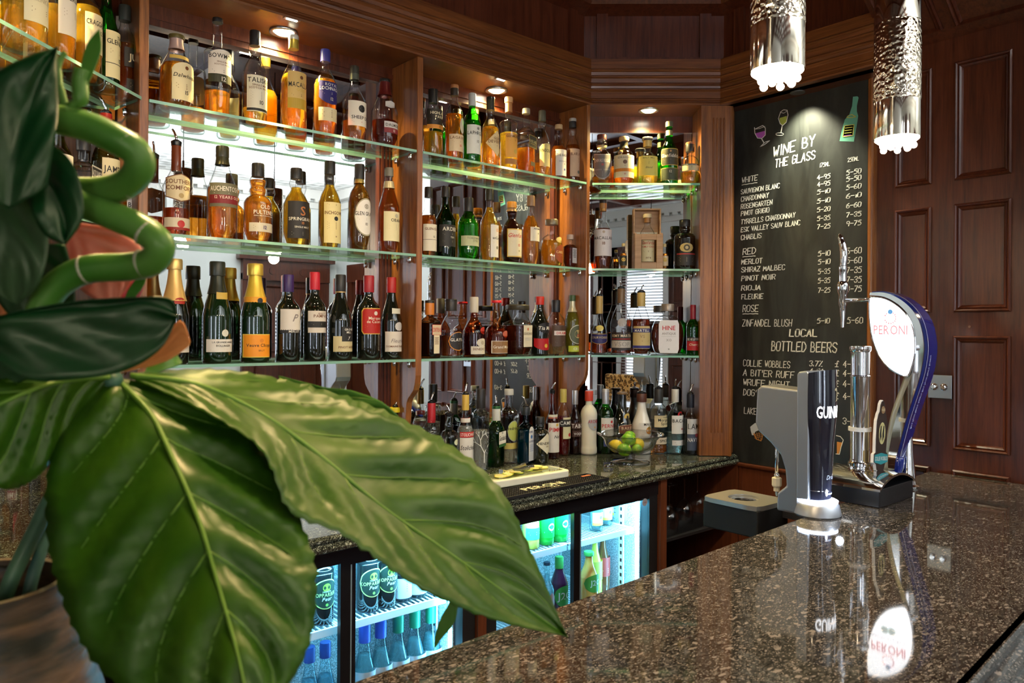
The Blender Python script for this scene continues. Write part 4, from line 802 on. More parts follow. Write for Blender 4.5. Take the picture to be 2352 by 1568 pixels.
B('23',1241,681,22,lq,'black liqueur bottle with red swirl and red screw cap','bottle',W6,pf='bell',opaque=BGL,cap=((.55,.03,.02),.86,1.2),
  labels=[(.09,.34,.94,(.45,.01,.015),'shield',[('@',(.6,.35,.05),.30,.14)],{'rot':.05}),(.38,.56,.8,(.012,.01,.012),'oval',[('Tia Maria',(.80,.78,.70),.30,.34,.2)],{'rot':.2})])
B('23',1278,689,22,lq,'pale liqueur bottle with dark brown label and red and white name strip','bottle',W6,pf='std',liq=(.75,.62,.28),lev=.20,cap=((.015,.015,.02),.78,1.15),
  labels=[(.16,.54,.90,(.08,.045,.03),'rect',[('#',(.4,.35,.3),.2,.02,2)],{'rot':.15}),(.36,.44,.80,(.72,.66,.62),'rect',[('DRAMBUIE',RD,.22,.56)],{'rot':.25,'off':.0008})])
B('23',1316,678,17,lq,'lime yellow liqueur bottle with oval picture label, beside the right partition','bottle',W6,pf='std',liq=(.62,.66,.05),lev=.72,cap=((.05,.10,.04),.90,1.1),foil=((.62,.60,.42),.72,.90),
  labels=[(.18,.50,.90,(.10,.12,.07),'oval',[('@',(.62,.52,.22),.52,.22),('@',(.45,.15,.08),.44,.09)],{'rot':.1,'edge':(.66,.66,.52)}),(.05,.15,.95,(.50,.58,.05),'rect',[('CELLO',(.75,.78,.6),.3,.4)],{'rot':.1})])
# corner bay
W7='whiskies on the top shelf of the corner bay'
B('31',1381,310,23,wb,'clear whisky bottle with ornate silver and black crest label','bottle',W7,pf='bulb',liq=AMB,lev=.16,cap=((.13,.04,.03),.90,1.15),foil=((.55,.50,.30),.74,.78),
  labels=[(.10,.60,.62,(.16,.15,.15),'shield',[('CHIVAS REGAL',(.62,.60,.56),.66,.12),('@',(.40,.10,.10),.56,.05),('=',(.40,.40,.40),.34,.05),('#',(.5,.48,.45),.28,.03,4)],{'edge':(.42,.41,.40)})])
B('31',1432,315,23,wb,'stout whisky bottle with white label, orange band and pale stopper','bottle',W7,pf='std',liq=AMB,lev=.60,cap=((.66,.48,.22),.92,1.25),foil=((.03,.03,.02),.76,.90),
  labels=[(.14,.60,.92,(.76,.68,.48),'rect',[('EDRADOUR',(.2,.18,.15),.84,.08),('@',(.20,.12,.08),.68,.09),('#',BR,.54,.02,2),('=',(.62,.22,.03),.26,.14),('10',RD,.12,.07)])])
B('31',1486,316,24,wb,'round clear bottle filled with pale yellow spirit and translucent label','bottle',W7,pf='squat',liq=(.95,.85,.18),lev=.60,cap=((.06,.06,.08),.93,1.25),foil=((.70,.52,.20),.80,.93),
  labels=[(.18,.58,.72,(.84,.70,.16),'rect',[('MALT  MILL',(.35,.28,.06),.86,.08),('#',(.4,.3,.06),.7,.02,4),('Blend',(.3,.22,.05),.36,.10,.3)])])
B('31',1536,280,20,wb,'tall bright green whisky bottle with gold-edged black label','bottle',W7,pf='long',glass=((.12,.75,.12),(.02,.28,.03)),liq=(.10,.45,.02),lev=.20,cap=((.13,.13,.09),.92,1.1),foil=((.28,.26,.15),.78,.86),
  labels=[(.30,.56,.84,(.05,.05,.03),'cut',[('@',(.45,.25,.1),.84,.06),('Glenfiddich',(.78,.75,.62),.48,.20),('#',(.5,.45,.3),.36,.03,2)],{'edge':(.60,.46,.10)}),(.07,.26,.90,(.06,.075,.045),'rect',[('12',(.7,.68,.5),.62,.20),('#',(.4,.4,.25),.4,.04,3)],{'edge':(.50,.42,.10)})])
B('31',1584,328,21,wb,'squat round whisky bottle with black-topped label, right end of the corner top shelf','bottle',W7,pf='squat',liq=(.62,.42,.04),lev=.28,cap=((.02,.02,.02),.78,1.15),topc=(.30,.14,.07),
  labels=[(.30,.46,.80,(.60,.52,.30),'rect',[('=',K_,.78,.22),('THE GLENROTHES',(.7,.68,.6),.82,.13),('#',BR,.6,.05,3)])],yo=-.035)
W8='whiskies on the middle shelf of the corner bay'
B('32',1385,460,20,wb,'whisky bottle with tall white label, copper sleeve and black top, left of the wooden box','bottle',W8,pf='long',liq=(.50,.10,.015),lev=.60,cap=((.40,.20,.06),.88,1.1),topc=(.03,.03,.03),foil=((.42,.22,.06),.84,.88),
  labels=[(.19,.57,.92,(.74,.70,.70),'rect',[('@',(.5,.4,.3),.90,.05),('MACALLAN',K_,.62,.11),('18',BR,.42,.11),('#',SLV,.3,.02,4)])])
for px,yt,hw,t in ((1432,559,8,'left'),(1527,560,8,'right')):
    B('32',px,yt,hw,'miniature_bottle','tiny miniature whisky bottle standing just %s of the wooden box'%t,'bottle','miniatures beside the wooden box',pf='std',liq=AMB,lev=.62,cap=((.62,.50,.22),.88,1.2),labels=[(.14,.52,.92,(.03,.03,.02) if t=='left' else (.66,.52,.32),'rect',[('@',GO,.6,.2)])],yo=-.03)
B('32',1573,505,24,wb,'squat black whisky bottle with gold sailor badge and red line','bottle',W8,pf='apoth',opaque=plain((.008,.006,.005),.05,coat=1),cap=(K_,.86,1.0),
  labels=[(.34,.52,.46,(.50,.38,.14),'oval',[('@',(.06,.05,.03),.5,.34),('@',(.5,.4,.2),.5,.18)]),(.08,.33,.7,(.02,.018,.016),'rect',[('=',(.42,.03,.03),.86,.08),('#',(.35,.3,.2),.6,.05,4)])])
W9='brandies on the lowest shelf of the corner bay'; bb_='brandy_bottle'
B('33',1378,680,20,bb_,'flared brandy bottle with navy oval label, gold medal and gold neck sleeve','bottle',W9,pf='cognac',liq=(.42,.09,.01),lev=.36,cap=((.55,.38,.12),.70,1.15),capk=1.1,pour=.035,
  labels=[(.18,.36,.80,(.03,.025,.12),'shield',[('COURVOISIER',(.62,.5,.3),.52,.20)],{'edge':GO}),(.40,.50,.32,(.72,.58,.14),'oval',[])])
B('33',1428,663,24,bb_,'curvy clear brandy bottle with black and silver label and chrome pourer','bottle',W9,pf='vsop',liq=(.30,.05,.01),lev=.34,cap=((.20,.12,.06),.78,1.1),pour=.035,
  labels=[(.07,.33,.80,(.03,.025,.025),'rect',[('REMY MARTIN',(.7,.6,.4),.76,.15),('=',(.50,.47,.42),.14,.42),('VSOP',(.3,.28,.26),.22,.26),('=',(.35,.02,.02),.62,.05)]),(.42,.55,.30,(.42,.40,.38),'oval',[])])
B('33',1474,672,21,bb_,'brandy bottle with gold and blue label, gold sleeve and chrome pourer','bottle',W9,pf='slope',liq=(.36,.06,.01),lev=.58,cap=((.58,.42,.14),.78,1.1),pour=.035,
  labels=[(.10,.46,.80,(.58,.45,.20),'cut',[('=',(.03,.03,.16),.72,.18),('MARTELL',(.8,.8,.75),.75,.11),('VS',(.30,.2,.1),.48,.13),('#',BR,.36,.02,2),('=',(.03,.03,.2),.02,.12)])])
B('33',1535,698,37,bb_,'wide flat brandy decanter with large white flared label','bottle',W9,pf='disc',deep=.42,liq=(.34,.07,.012),lev=.62,cap=((.36,.30,.25),.86,1.55),capmetal=.5,
  labels=[(.04,.68,.62,(.76,.74,.76),'cut',[('HINE',RD,.70,.13),('ANTIQUE',(.25,.22,.22),.56,.065),('XO',(.3,.28,.28),.36,.07),('#',SLV,.5,.015,1),('@',(.3,.3,.3),.12,.025)])])
B('33',1593,700,14,lq,'green liqueur bottle with black and red label and dark red capsule','bottle',W9,pf='bordeaux',glass=((.08,.62,.12),(.01,.22,.03)),liq=(.03,.35,.04),lev=.7,cap=((.28,.015,.03),.70,1.15),
  labels=[(.10,.36,.95,(.45,.015,.02),'rect',[('=',K_,.70,.30),('DE KUYPER',(.75,.72,.62),.75,.17),('Cherry',(.75,.7,.5),.36,.17,.3)],{})],yo=-.03)
# far left bay (seen between the leaves)
W10='single malts on the top shelf of the far left bay'
def B0(px,ytop,hw,*a,**k): return B('01',px,ytop,hw,*a,**k)
B0(55,-135,46,wb,'clear bottle of pale yellow spirit with cream label, at the left edge of the picture','bottle',W10,pf='std',liq=PALE,lev=.5,labels=[(.22,.55,.8,(.74,.70,.48),'rect',[('GLENKINCHIE',(.5,.45,.3),.6,.12),('#',BR,.4,.03,3)],{'rot':.2})])
B0(132,-118,36,wb,'whisky bottle with plain white label cut by the top of the picture','bottle',W10,pf='std',liq=GOLD,lev=.5,labels=[(.25,.60,.8,(.74,.70,.60),'rect',[('ABERLOUR',K_,.84,.12),('#',BR,.6,.02,5)],{'rot':.2})])
B0(196,-72,33,wb,'amber whisky bottle with cream label and swirling C initial','bottle',W10,pf='std',liq=GOLD,lev=.66,labels=[(.24,.58,.82,(.78,.68,.42),'rect',[('CRAGGANMORE',K_,.70,.13),('12',K_,.50,.10),('#',BR,.35,.02,3)],{'rot':.15})])
B0(243,-30,28,wb,'green whisky bottle with cream label framed in black','bottle',W10,pf='slope',glass=GREENB,liq=(.06,.35,.02),lev=.3,labels=[(.12,.56,.86,(.78,.70,.40),'rect',[('THE',K_,.84,.07),('GLENLIVET',K_,.72,.10),('#',BR,.6,.02,3),('12',K_,.36,.08),('=',K_,.30,.015)],{'rot':.2})])
B0(285,14,26,wb,'waisted whisky bottle with black wave label, against the left partition','bottle',W10,pf='std',liq=(.40,.10,.01),lev=.6,cap=((.03,.035,.03),.84,1.25),labels=[(.34,.54,.92,(.02,.018,.015),'rect',[('@',K_,.9,.3),('JURA',(.75,.66,.40),.35,.34)],{'rot':.3}),(.10,.22,.8,(.03,.025,.02),'rect',[('#',(.5,.45,.3),.6,.08,3)],{'rot':.3})])
W11='whiskeys on the middle shelf of the far left bay'
B('02',125,262,38,wb,'stout clear whiskey bottle behind the highest leaf','bottle',W11,pf='squat',liq=AMB,lev=.3,labels=[(.3,.6,.8,(.75,.7,.6),'rect',[('#',BR,.6,.05,3)])],yo=.0)
B('02',192,315,29,wb,'square whiskey bottle with black and white label and chrome pourer','bottle',W11,pf='square',sq=1,liq=AMB,lev=.25,cap=(K_,.84,1.25),pour=.045,labels=[(.18,.66,.94,(.03,.03,.03),'rect',[('JACK DANIELS',(.78,.76,.72),.76,.14),('#',(.6,.58,.5),.6,.03,4)],{'edge':(.6,.58,.52)})],rz=.2)
B('02',243,262,29,wb,'green-black whiskey bottle with cream label, red neck band and chrome pourer','bottle',W11,pf='std',glass=((.35,.40,.10),(.08,.10,.02)),liq=(.20,.10,.01),lev=.5,cap=((.45,.03,.02),.83,1.15),pour=.045,labels=[(.30,.60,.92,(.74,.66,.40),'rect',[('JAMESON',K_,.60,.18),('#',(.1,.3,.1),.4,.04,3)],{'rot':.1})])
B('02',297,345,24,wb,'bourbon bottle with white label and red wax crest, low behind the bent stem','bottle',W11,pf='std',liq=AMB,lev=.5,cap=(K_,.86,1.1),pour=.04,labels=[(.14,.50,.95,(.74,.70,.68),'rect',[('@',RD,.78,.12),('BOURBON',K_,.46,.15),('#',BR,.3,.03,2)],{'rot':.2})])

# open oak presentation box with a bottle inside
bb0,_h,_r=place('32',1487,536,31,-.01); bx_=empty('presentation_box',bb0,a3); tag(bx_,'open light oak presentation box on the middle shelf of the corner bay','box')
w2,hh,dd=.0625,.162,.052
m=MB().box(-w2,-.034,-dd,-dd+.008,0,hh-.006).box(.034,w2,-dd,-dd+.008,0,hh-.006).box(-.034,.034,-dd,-dd+.008,0,.030).box(-.034,.034,-dd,-dd+.008,.130,hh-.006)
m.box(-w2,-w2+.008,-dd+.008,dd,0,hh).box(w2-.008,w2,-dd+.008,dd,0,hh).box(-w2+.008,w2-.008,dd-.008,dd,0,hh).box(-w2+.008,w2-.008,-dd+.008,dd-.008,0,.006)
o=m.build('box_body',[WBOX],bx_); bevel(o,.001,1)
m=MB().box(-w2,w2,dd-.006,dd,.0,.115).box(-w2,-w2+.007,dd-.05,dd-.006,.0,.115).box(w2-.007,w2,dd-.05,dd-.006,0,.115).box(-w2+.007,w2-.007,dd-.05,dd-.006,.108,.115)
o=m.build('lid',[WBOX],bx_); o.location=(0,0,hh+.001); bevel(o,.001,1)
MB().box(-.05,.05,.030,.036,hh-.004,hh+.012).build('inner_lining',[plain((.70,.66,.50),.5)],bx_)
ib=bottle('whisky_bottle','bottle standing inside the oak presentation box, cork top showing','bottle','whiskies on the middle shelf of the corner bay',(bb0.x,bb0.y,bb0.z+.007),.245,.036,rz=a3,pf='std',liq=AMB,lev=.6,cap=((.70,.58,.36),.93,1.35),foil=((.30,.15,.06),.84,.93),
  labels=[(.11,.54,.62,(.66,.60,.36),'rect',[('Glenfarclas',RD,.74,.13,.25),('FAMILY CASKS',RD,.60,.07),('#',BR,.45,.02,2),('1974',BR,.12,.08)],{})])
# ---------- spirits standing on the back counter
def BC(px,yb,yt,hw,name,label,cat='bottle',grp='spirits standing on the granite back counter',**k):
    base,H,R=placeC(px,yb,yt,hw); return bottle(name,label,cat,grp,base,H,R,**k)
VC=((.97,.98,.98),(.34,.39,.40)); WAT=(.93,.96,.96)
BC(950,1072,919,12,'liqueur_bottle','slim clear bottle with black cap and printed neck strip, against the scrolled foot',pf='bordeaux',glass=VC,liq=(.75,.65,.5),lev=.7,cap=(K_,.95,1.3),pour=.03,labels=[(.55,.9,.3,(.6,.56,.5),'rect',[('@',RD,.3,.1)],{})])
BC(907,1092,935,12,'syrup_bottle','black bottle with yellow plastic spout collar behind the big leaf',grp='spirits standing on the granite back counter',pf='cyl',opaque=BLACKP,cap=((.75,.62,.02),.93,2.2),pour=-.02)
BC(990,1085,925,21,'vodka_bottle','clear vodka bottle with red capsule and dark red label',pf='std',glass=VC,liq=WAT,lev=.5,cap=((.45,.02,.03),.72,1.15),pour=.04,labels=[(.36,.50,.92,(.25,.02,.03),'rect',[('SMIRNOFF',(.8,.78,.75),.28,.52)],{'edge':(.7,.68,.66)}),(.16,.34,.7,(.40,.04,.05),'shield',[('@',(.7,.6,.5),.6,.2)],{})])
BC(1031,1090,952,19,'vodka_bottle','short clear vodka bottle with bare neck and blue lettering printed on the glass',pf='apoth',glass=VC,liq=WAT,lev=.4,cap=None,pour=.04,labels=[(.50,.60,.34,(.66,.70,.52),'oval',[],{'rot':.5,'edge':(.4,.5,.3)})])
BC(1068,1082,906,19,'vodka_bottle','tall clear vodka bottle with gold neck sleeve and red and white label',pf='long',glass=VC,liq=WAT,lev=.6,cap=((.62,.42,.08),.80,1.15),pour=.045,labels=[(.455,.525,.90,(.55,.03,.03),'rect',[('STOLICHNAYA',(.85,.85,.8),.22,.56)],{}),(.125,.45,.90,(.74,.72,.68),'rect',[('Stolichnaya',K_,.52,.17,.3),('@',(.45,.35,.05),.14,.07)],{}),(.05,.12,.90,(.6,.05,.04),'rect',[('PREMIUM VODKA',(.85,.85,.8),.25,.5)],{}),(.64,.70,.75,(.74,.72,.68),'rect',[],{'edge':(.6,.05,.05)})])
BC(1103,1078,893,19,'vodka_bottle','clear bottle etched with white branches and black script, tall black cap',pf='cyl',glass=VC,liq=WAT,lev=.5,cap=((.02,.018,.018),.76,1.15),labels=[])
o=[q for q in bpy.data.objects if q.name.startswith('vodka_bottle')][-1]
def etched(root,R,H):
    m=MB(); rr=random.Random(5)
    def br(x,z,a,L,d):
        if d==0: return
        x2=x+math.sin(a)*L; z2=z+math.cos(a)*L
        ribbon(m,[(x,z),(x2,z2)],.0012*(1+d*.3),lambda p,q:((R+.0012)*math.sin(p/R),-(R+.0012)*math.cos(p/R),q))
        for s in (-1,1): br(x2,z2,a+s*rr.uniform(.25,.6),L*rr.uniform(.65,.85),d-1)
    br(-.006,H*.12,0,H*.14,6)
    m.build('etched_branches',plain((.75,.78,.75),.7),root)
    t=MB(); V,Fc,_=text2d('Chase',.026,.3)
    t.add([((R+.0016)*math.sin(.75-b/R*.9),-(R+.0016)*math.cos(.75-b/R*.9),H*.42+a) for a,b in V],Fc); t.build('lettering',plain(K_,.5),root)
etched(o,.033,.27)
BC(1139,1070,932,20,'gin_bottle','bright green gin bottle with broad white script label',pf='std',sq=1,deep=.8,glass=((.03,.42,.06),(.01,.14,.02)),liq=(.02,.32,.03),lev=.74,cap=((.60,.62,.58),.76,1.2),topc=(.02,.10,.03),pour=.04,rz=.45,labels=[(.38,.58,.96,(.74,.74,.68),'rect',[('@',(.3,.32,.3),.92,.12),("Gordon's",K_,.28,.40,.2)],{}),(.33,.375,.96,(.03,.12,.04),'rect',[],{})])
BC(1168,1062,893,19,'gin_bottle','clear cylindrical bottle with pale stopper, olive ring logo and yellow band',pf='cyl',glass=VC,liq=(.90,.88,.70),lev=.24,cap=((.55,.55,.52),.92,1.1),labels=[(.30,.58,.60,(.45,.50,.12),'oval',[('bedrock',K_,.56,.15)],{'edge':(.30,.33,.30),'rough':.2}),(.20,.28,.8,(.48,.40,.10),'rect',[],{})])
BC(1207,1064,934,19,'gin_bottle','pale blue square gin bottle with tall arched white label',pf='square',sq=1,deep=.8,glass=((.10,.50,.62),(.02,.20,.30)),liq=(.05,.35,.48),lev=.60,cap=((.02,.025,.03),.86,1.3),pour=.045,rz=.3,labels=[(.06,.66,.60,(.72,.74,.76),'arch',[('BOMBAY',(.05,.06,.2),.82,.06),('@',(.05,.15,.4),.70,.055),('SAPPHIRE',(.05,.06,.2),.54,.055),('#',(.3,.35,.5),.46,.016,7)],{})])
BC(1240,1062,957,20,'gin_bottle','squat black apothecary gin bottle with cream diamond label',pf='apoth',opaque=BGL,cap=((.015,.015,.015),.84,1.0),labels=[(.20,.66,.95,(.72,.68,.52),'diamond',[('HENDRICKS',K_,.46,.12),('GIN',BR,.34,.07)],{'rot':.2})])
BC(1268,1052,899,16,'liqueur_bottle','dark red bottle with white label, red lettering and chrome pourer',pf='long',liq=(.18,.01,.01),glass=((.8,.4,.35),(.2,.04,.03)),lev=.80,cap=None,pour=.04,labels=[(.10,.54,.92,(.74,.72,.66),'rect',[('@',GO,.93,.05),('PIMMS',RD,.70,.14),('No1',K_,.48,.10,.2),('#',K_,.25,.01,1)],{}),(.60,.66,.8,(.70,.70,.58),'rect',[],{})])
BC(1293,1045,893,17,'aperitif_bottle','red aperitif bottle with yellow cap and black band over a cream label',pf='std',liq=(.42,.01,.02),lev=.60,glass=VC,cap=((.60,.50,.12),.80,1.15),labels=[(.26,.58,.70,(.68,.66,.42),'rect',[('@',RD,.18,.09)],{'rot':.25}),(.44,.55,.95,(.02,.02,.02),'rect',[('CAMPARI',(.82,.82,.78),.28,.48)],{'off':.0006,'rot':.1})])
BC(1320,1042,896,15,'vodka_bottle','slim brown-red bottle with silver cap and silver lettering',pf='long',liq=(.16,.03,.02),glass=((.6,.3,.22),(.2,.06,.04)),lev=.8,cap=((.50,.50,.52),.78,1.2),capmetal=.7,labels=[(.40,.50,.95,(.05,.02,.015),'rect',[('TABOO',(.72,.70,.68),.2,.6)],{}),(.28,.38,.8,(.05,.02,.015),'rect',[('VODKA',(.72,.70,.68),.3,.35),('#',SLV,.15,.08,1)],{})])
BC(1352,1042,897,19,'schnapps_bottle','frosted white bottle with red cap and silver disc',pf='milk',opaque=plain((.78,.76,.66),.35,sub=.2),cap=((.60,.06,.03),.84,1.15),labels=[(.38,.62,.62,(.42,.43,.44),'oval',[('ARCHERS',(.42,.03,.04),.50,.20),('@',(.6,.3,.05),.22,.06)],{'rough':.25})])
BC(1390,1040,893,19,'aperitif_bottle','emerald green aperitif bottle with silver sleeve and white label, behind the glass bowl',pf='std',glass=((.04,.55,.05),(.01,.18,.02)),liq=(.02,.30,.02),lev=.7,cap=((.45,.46,.48),.72,1.05),capmetal=.6,topc=(.6,.6,.58),labels=[(.28,.56,.92,(.66,.64,.58),'rect',[('@',RD,.78,.08),('PERNOD',RD,.46,.20)],{}),(.12,.26,.7,(.05,.07,.25),'rect',[('#',(.6,.6,.6),.4,.1,1)],{})])
BC(1428,1040,900,22,'cream_liqueur_bottle','black cream-liqueur bottle with gold clasp emblem and arched name',pf='malibu',opaque=BGL,cap=((.20,.12,.05),.965,1.15),labels=[(.34,.48,.80,(.16,.05,.03),'arch',[('BAILEYS',(.74,.55,.35),.40,.36)],{'edge':(.55,.40,.22)}),(.54,.66,.30,(.62,.45,.12),'oval',[('@',K_,.5,.2)],{}),(.10,.33,.8,(.45,.38,.30),'oval',[],{})])
BC(1473,1040,903,22,'liqueur_bottle','opaque white coconut rum bottle with brown cap and palm picture',pf='malibu',opaque=plain((.80,.78,.72),.25,coat=.6),cap=((.10,.035,.02),.86,1.1),pour=.035,labels=[(.30,.52,.80,(.78,.76,.70),'rect',[('MALIBU',K_,.80,.18),('@',(.62,.25,.03),.42,.28),('@',(.12,.12,.02),.62,.12)],{}),(.20,.26,.7,(.35,.28,.15),'oval',[],{})])
BC(1512,1041,893,20,'rum_bottle','clear curvy spiced rum bottle with parchment label and black banded neck',pf='milk',glass=VC,liq=(.62,.25,.03),lev=.25,cap=((.03,.03,.03),.78,1.15),pour=.045,labels=[(.42,.60,.92,(.72,.62,.38),'rect',[('Captain',K_,.80,.10),("Morgan's",K_,.50,.24),('Spiced',K_,.20,.22)],{}),(.16,.26,.8,(.66,.58,.45),'rect',[('SPICED',K_,.3,.4)],{})])
BC(1550,1041,893,19,'rum_bottle','clear white rum bottle with white label and red bat roundel',pf='long',glass=((.93,1,1),(.35,.60,.66)),liq=(.70,.88,.88),lev=.34,cap=((.66,.66,.62),.80,1.15),pour=.045,labels=[(.32,.60,.90,(.76,.77,.76),'rect',[('BACARDI',K_,.62,.18),('#',SLV,.5,.03,1),('@',(.5,.06,.08),.26,.06),('@',(.1,.16,.08),.26,.03)],{}),(.56,.66,.28,(.45,.02,.02),'oval',[('@',K_,.5,.25)],{'off':.0006}),(.14,.22,.86,(.70,.70,.70),'rect',[('#',K_,.5,.2,2)],{})])
BC(1585,1043,905,17,'rum_bottle','navy rum bottle with white and blue label beside the fluted pilaster',pf='long',glass=VC,liq=(.10,.12,.14),lev=.60,cap=((.015,.018,.03),.78,1.3),pour=.045,labels=[(.08,.60,.92,(.06,.08,.13),'rect',[('=',(.60,.62,.64),.52,.48),('LAMBS',K_,.68,.17),('@',(.35,.06,.10),.48,.06),('NAVY RUM',(.80,.80,.80),.28,.12)],{})])
# blue lettering of the short vodka bottle
o=[q for q in bpy.data.objects if q.name.startswith('vodka_bottle') and 'blue lettering' in q.get('label','')][0]
m=MB()
for s,z in (('ABSOLUT',.088),('VODKA',.072)): textline(m,s,.010,lambda a,b:(.0335*math.sin(a/.0335+.25),-.0335*math.cos(a/.0335+.25),b),0,0,0,z)
m.build('lettering',plain((.02,.04,.32),.5),o)
# ---------- glass bowl of lemons and limes
bp=atZ(1447,1062,ZC); bx,by=bp.x,bp.y; bd=depth(bp); k=bd/F
bowl=empty('fruit_bowl',(bx,by,ZC+.0004)); tag(bowl,'clear glass pedestal bowl with a flared rim holding lemons and limes','bowl')
G2=thin_glass((.97,.98,.98),(.30,.34,.33),2.4)
R_=76*k
MB().lathe([(.001,.001),(R_*.58,.001),(R_*.60,.004),(R_*.5,.010),(.022,.016),(.018,.024),(.024,.034),(R_*.42,.044)],40,cap=False).build('pedestal_foot',[G2],bowl,smooth=True)
hb=.118
MB().lathe([(R_*.30,.040),(R_*.50,.048),(R_*.68,.062),(R_*.76,.080),(R_*.80,.098),(R_*.90,.112),(R_*1.0,.120),(R_*1.01,.123),(R_*.985,.122),(R_*.88,.115),(R_*.78,.100),(R_*.735,.082),(R_*.65,.066),(R_*.48,.053),(.001,.046)],48,cap=False).build('bowl_glass',[G2],bowl,smooth=True)
def citrus(px,py,r,kind,lab,el=1.12,ang=0,dy=0):
    d=bd+dy; c=atD(px,py,d); m=MB()
    V=[];n=20;rg=14
    for j in range(rg+1):
        t=math.pi*j/rg; rr=r*math.sin(t)*(1 if kind=='lime' else 1-.04*abs(math.cos(t))); x=-r*el*math.cos(t)
        if kind=='lemon' and (j<=1 or j>=rg-1): x*=1.07
        for i in range(n): V.append((x,max(rr,.0004)*math.cos(2*math.pi*i/n),max(rr,.0004)*math.sin(2*math.pi*i/n)))
    Fc=[(j*n+i,j*n+(i+1)%n,(j+1)*n+(i+1)%n,(j+1)*n+i) for j in range(rg) for i in range(n)]
    o=mk(kind,V,Fc,[FRUIT[kind]],None,None,True,c); o.rotation_euler=(0,.3,ang); tag(o,lab,kind,'lemons and limes in the glass bowl')
def peel(c1,c2):
    m,n,l=nm('citrus peel'); a=n.new('ShaderNodeTexNoise'); a.inputs['Scale'].default_value=9; cr=n.new('ShaderNodeValToRGB'); cr.color_ramp.elements[0].color=c1+(1,); cr.color_ramp.elements[1].color=c2+(1,); cr.color_ramp.elements[0].position=.4; cr.color_ramp.elements[1].position=.65; tc=n.new('ShaderNodeTexCoord'); l.new(tc.outputs['Generated'],a.inputs[0]); a.inputs['Scale'].default_value=2.5; l.new(a.outputs[0],cr.inputs[0])
    p=P(n,Roughness=.32); l.new(cr.outputs[0],p.inputs['Base Color']); b=n.new('ShaderNodeTexNoise'); b.inputs['Scale'].default_value=60; l.new(tc.outputs['Generated'],b.inputs[0]); bu=n.new('ShaderNodeBump'); bu.inputs['Strength'].default_value=.25; bu.inputs['Distance'].default_value=.002; l.new(b.outputs[0],bu.inputs['Height']); l.new(bu.outputs[0],p.inputs['Normal'])
    o=n.new('ShaderNodeOutputMaterial'); l.new(p.outputs[0],o.inputs[0]); return m
FRUIT={'lemon':peel((.78,.58,.01),(.86,.70,.03)),'lime':peel((.10,.34,.01),(.34,.56,.02))}
citrus(1415,1024,15*k,'lemon','yellow lemon on the left of the glass bowl',1.15,-.5,-.005)
citrus(1465,1020,15*k,'lemon','yellow lemon behind the limes on the right of the bowl',1.1,.6,.03)
citrus(1434,1033,14.5*k,'lime','green lime lying lowest at the front of the bowl',1.15,-.75,-.035)
citrus(1463,1032,12.5*k,'lime','yellowish green lime at the front right of the bowl',1.0,.9,-.02)
citrus(1444,1009,14.5*k,'lime','dark green cut lime resting on top of the others',1.15,-.65,-.01)
citrus(1447,1000,11*k,'lime','small lime peeping up behind at the top of the fruit pile',1.2,-.65,.035)
# ---------- garnish board with lid, fruit slices and tongs
g0=atZ(1190,1100,ZC); ga=.02
gb=empty('garnish_board',(1.838,2.075,ZC+.0004),-.03); tag(gb,'white plastic garnish board with hollow of citrus slices beside the bar mat','board')
pts=[(-.185,-.052),(-.172,-.070),(.165,-.070),(.180,-.058),(.182,.045),(.172,.058),(-.06,.060),(-.12,.045),(-.165,.010),(-.182,-.020)]
o=MB().prism(pts,lambda a,b,t:(a,b,.006+.026*t)).build('board',[plain((.80,.80,.66),.4)],gb); bevel(o,.004,2)
pl=[(-.172,-.045),(-.155,-.062),(.05,-.062),(.07,-.052),(.09,-.062),(.15,-.060),(.160,.035),(-.05,.048),(-.11,.036),(-.155,.004)]
o=MB().prism(pl,lambda a,b,t:(a,b,.034+.003*t)).build('clear_lid',[thin_glass((.98,1,.96),(.7,.8,.7),1.2)],gb)
for x,y in ((-.15,-.04),(.15,-.05),(.15,.04)): MB().lathe([(.008,0),(.008,.006)],10,(x,y,0)).build('foot',[BLACKP],gb)
LEM=plain((.82,.74,.16),.35,sub=.2); LIMF=plain((.50,.62,.06),.35)
slots=[(-.125,-.030),(-.10,-.034),(-.082,-.020),(-.055,-.026),(-.11,-.010),(.035,.010),(.058,.004),(.085,.014),(-.03,-.012),(.105,.006)]
for i,(x,y) in enumerate(slots):
    b_='lemon' if i%3!=2 else 'lime'; r=.021
    sroot=Vector((x,y,.036+.0026*(i%4)+.001)); w_=gb.matrix_basis
    m=MB().lathe([(r*.99,-.0012),(r,.0),(r*.99,.0012)],20); 
    for q in range(8):
        a=q*math.pi/4; m.add([(.002*math.cos(a+.39),.002*math.sin(a+.39),.0016),(r*.82*math.cos(a+.06),r*.82*math.sin(a+.06),.0016),(r*.86*math.cos(a+.39),r*.86*math.sin(a+.39),.0016),(r*.82*math.cos(a+.72),r*.82*math.sin(a+.72),.0016)],[(0,1,2,3)],1)
    o=m.build(b_+'_slice',[LEM if b_=='lemon' else LIMF,plain((.86,.84,.46),.3)],None)
    wp=Matrix.Translation((1.838,2.075,ZC))@Matrix.Rotation(-.03,4,'Z')@sroot; o.location=wp; o.rotation_euler=(random.uniform(-.12,.12),random.uniform(-.12,.12),random.uniform(0,6))
    tag(o,('yellow lemon slice' if b_=='lemon' else 'green edged lime slice')+' under the clear lid of the garnish board',b_+' slice','lemon slices on the board' if b_=='lemon' else 'lime slices on the board')
tg=empty('tongs',(1.80,2.075,ZC+.041),.02); tag(tg,'small chrome ice tongs lying on the lid of the garnish board','tongs')
m=MB().box(-.055,.095,-.006,.0,0,.010); m.box(-.060,-.050,-.006,.016,0,.012)
for i in range(7): m.box(.068+i*.004,.070+i*.004,-.006,.0,.010,.0125)
m.build('lower_arm',[CHROME],tg)
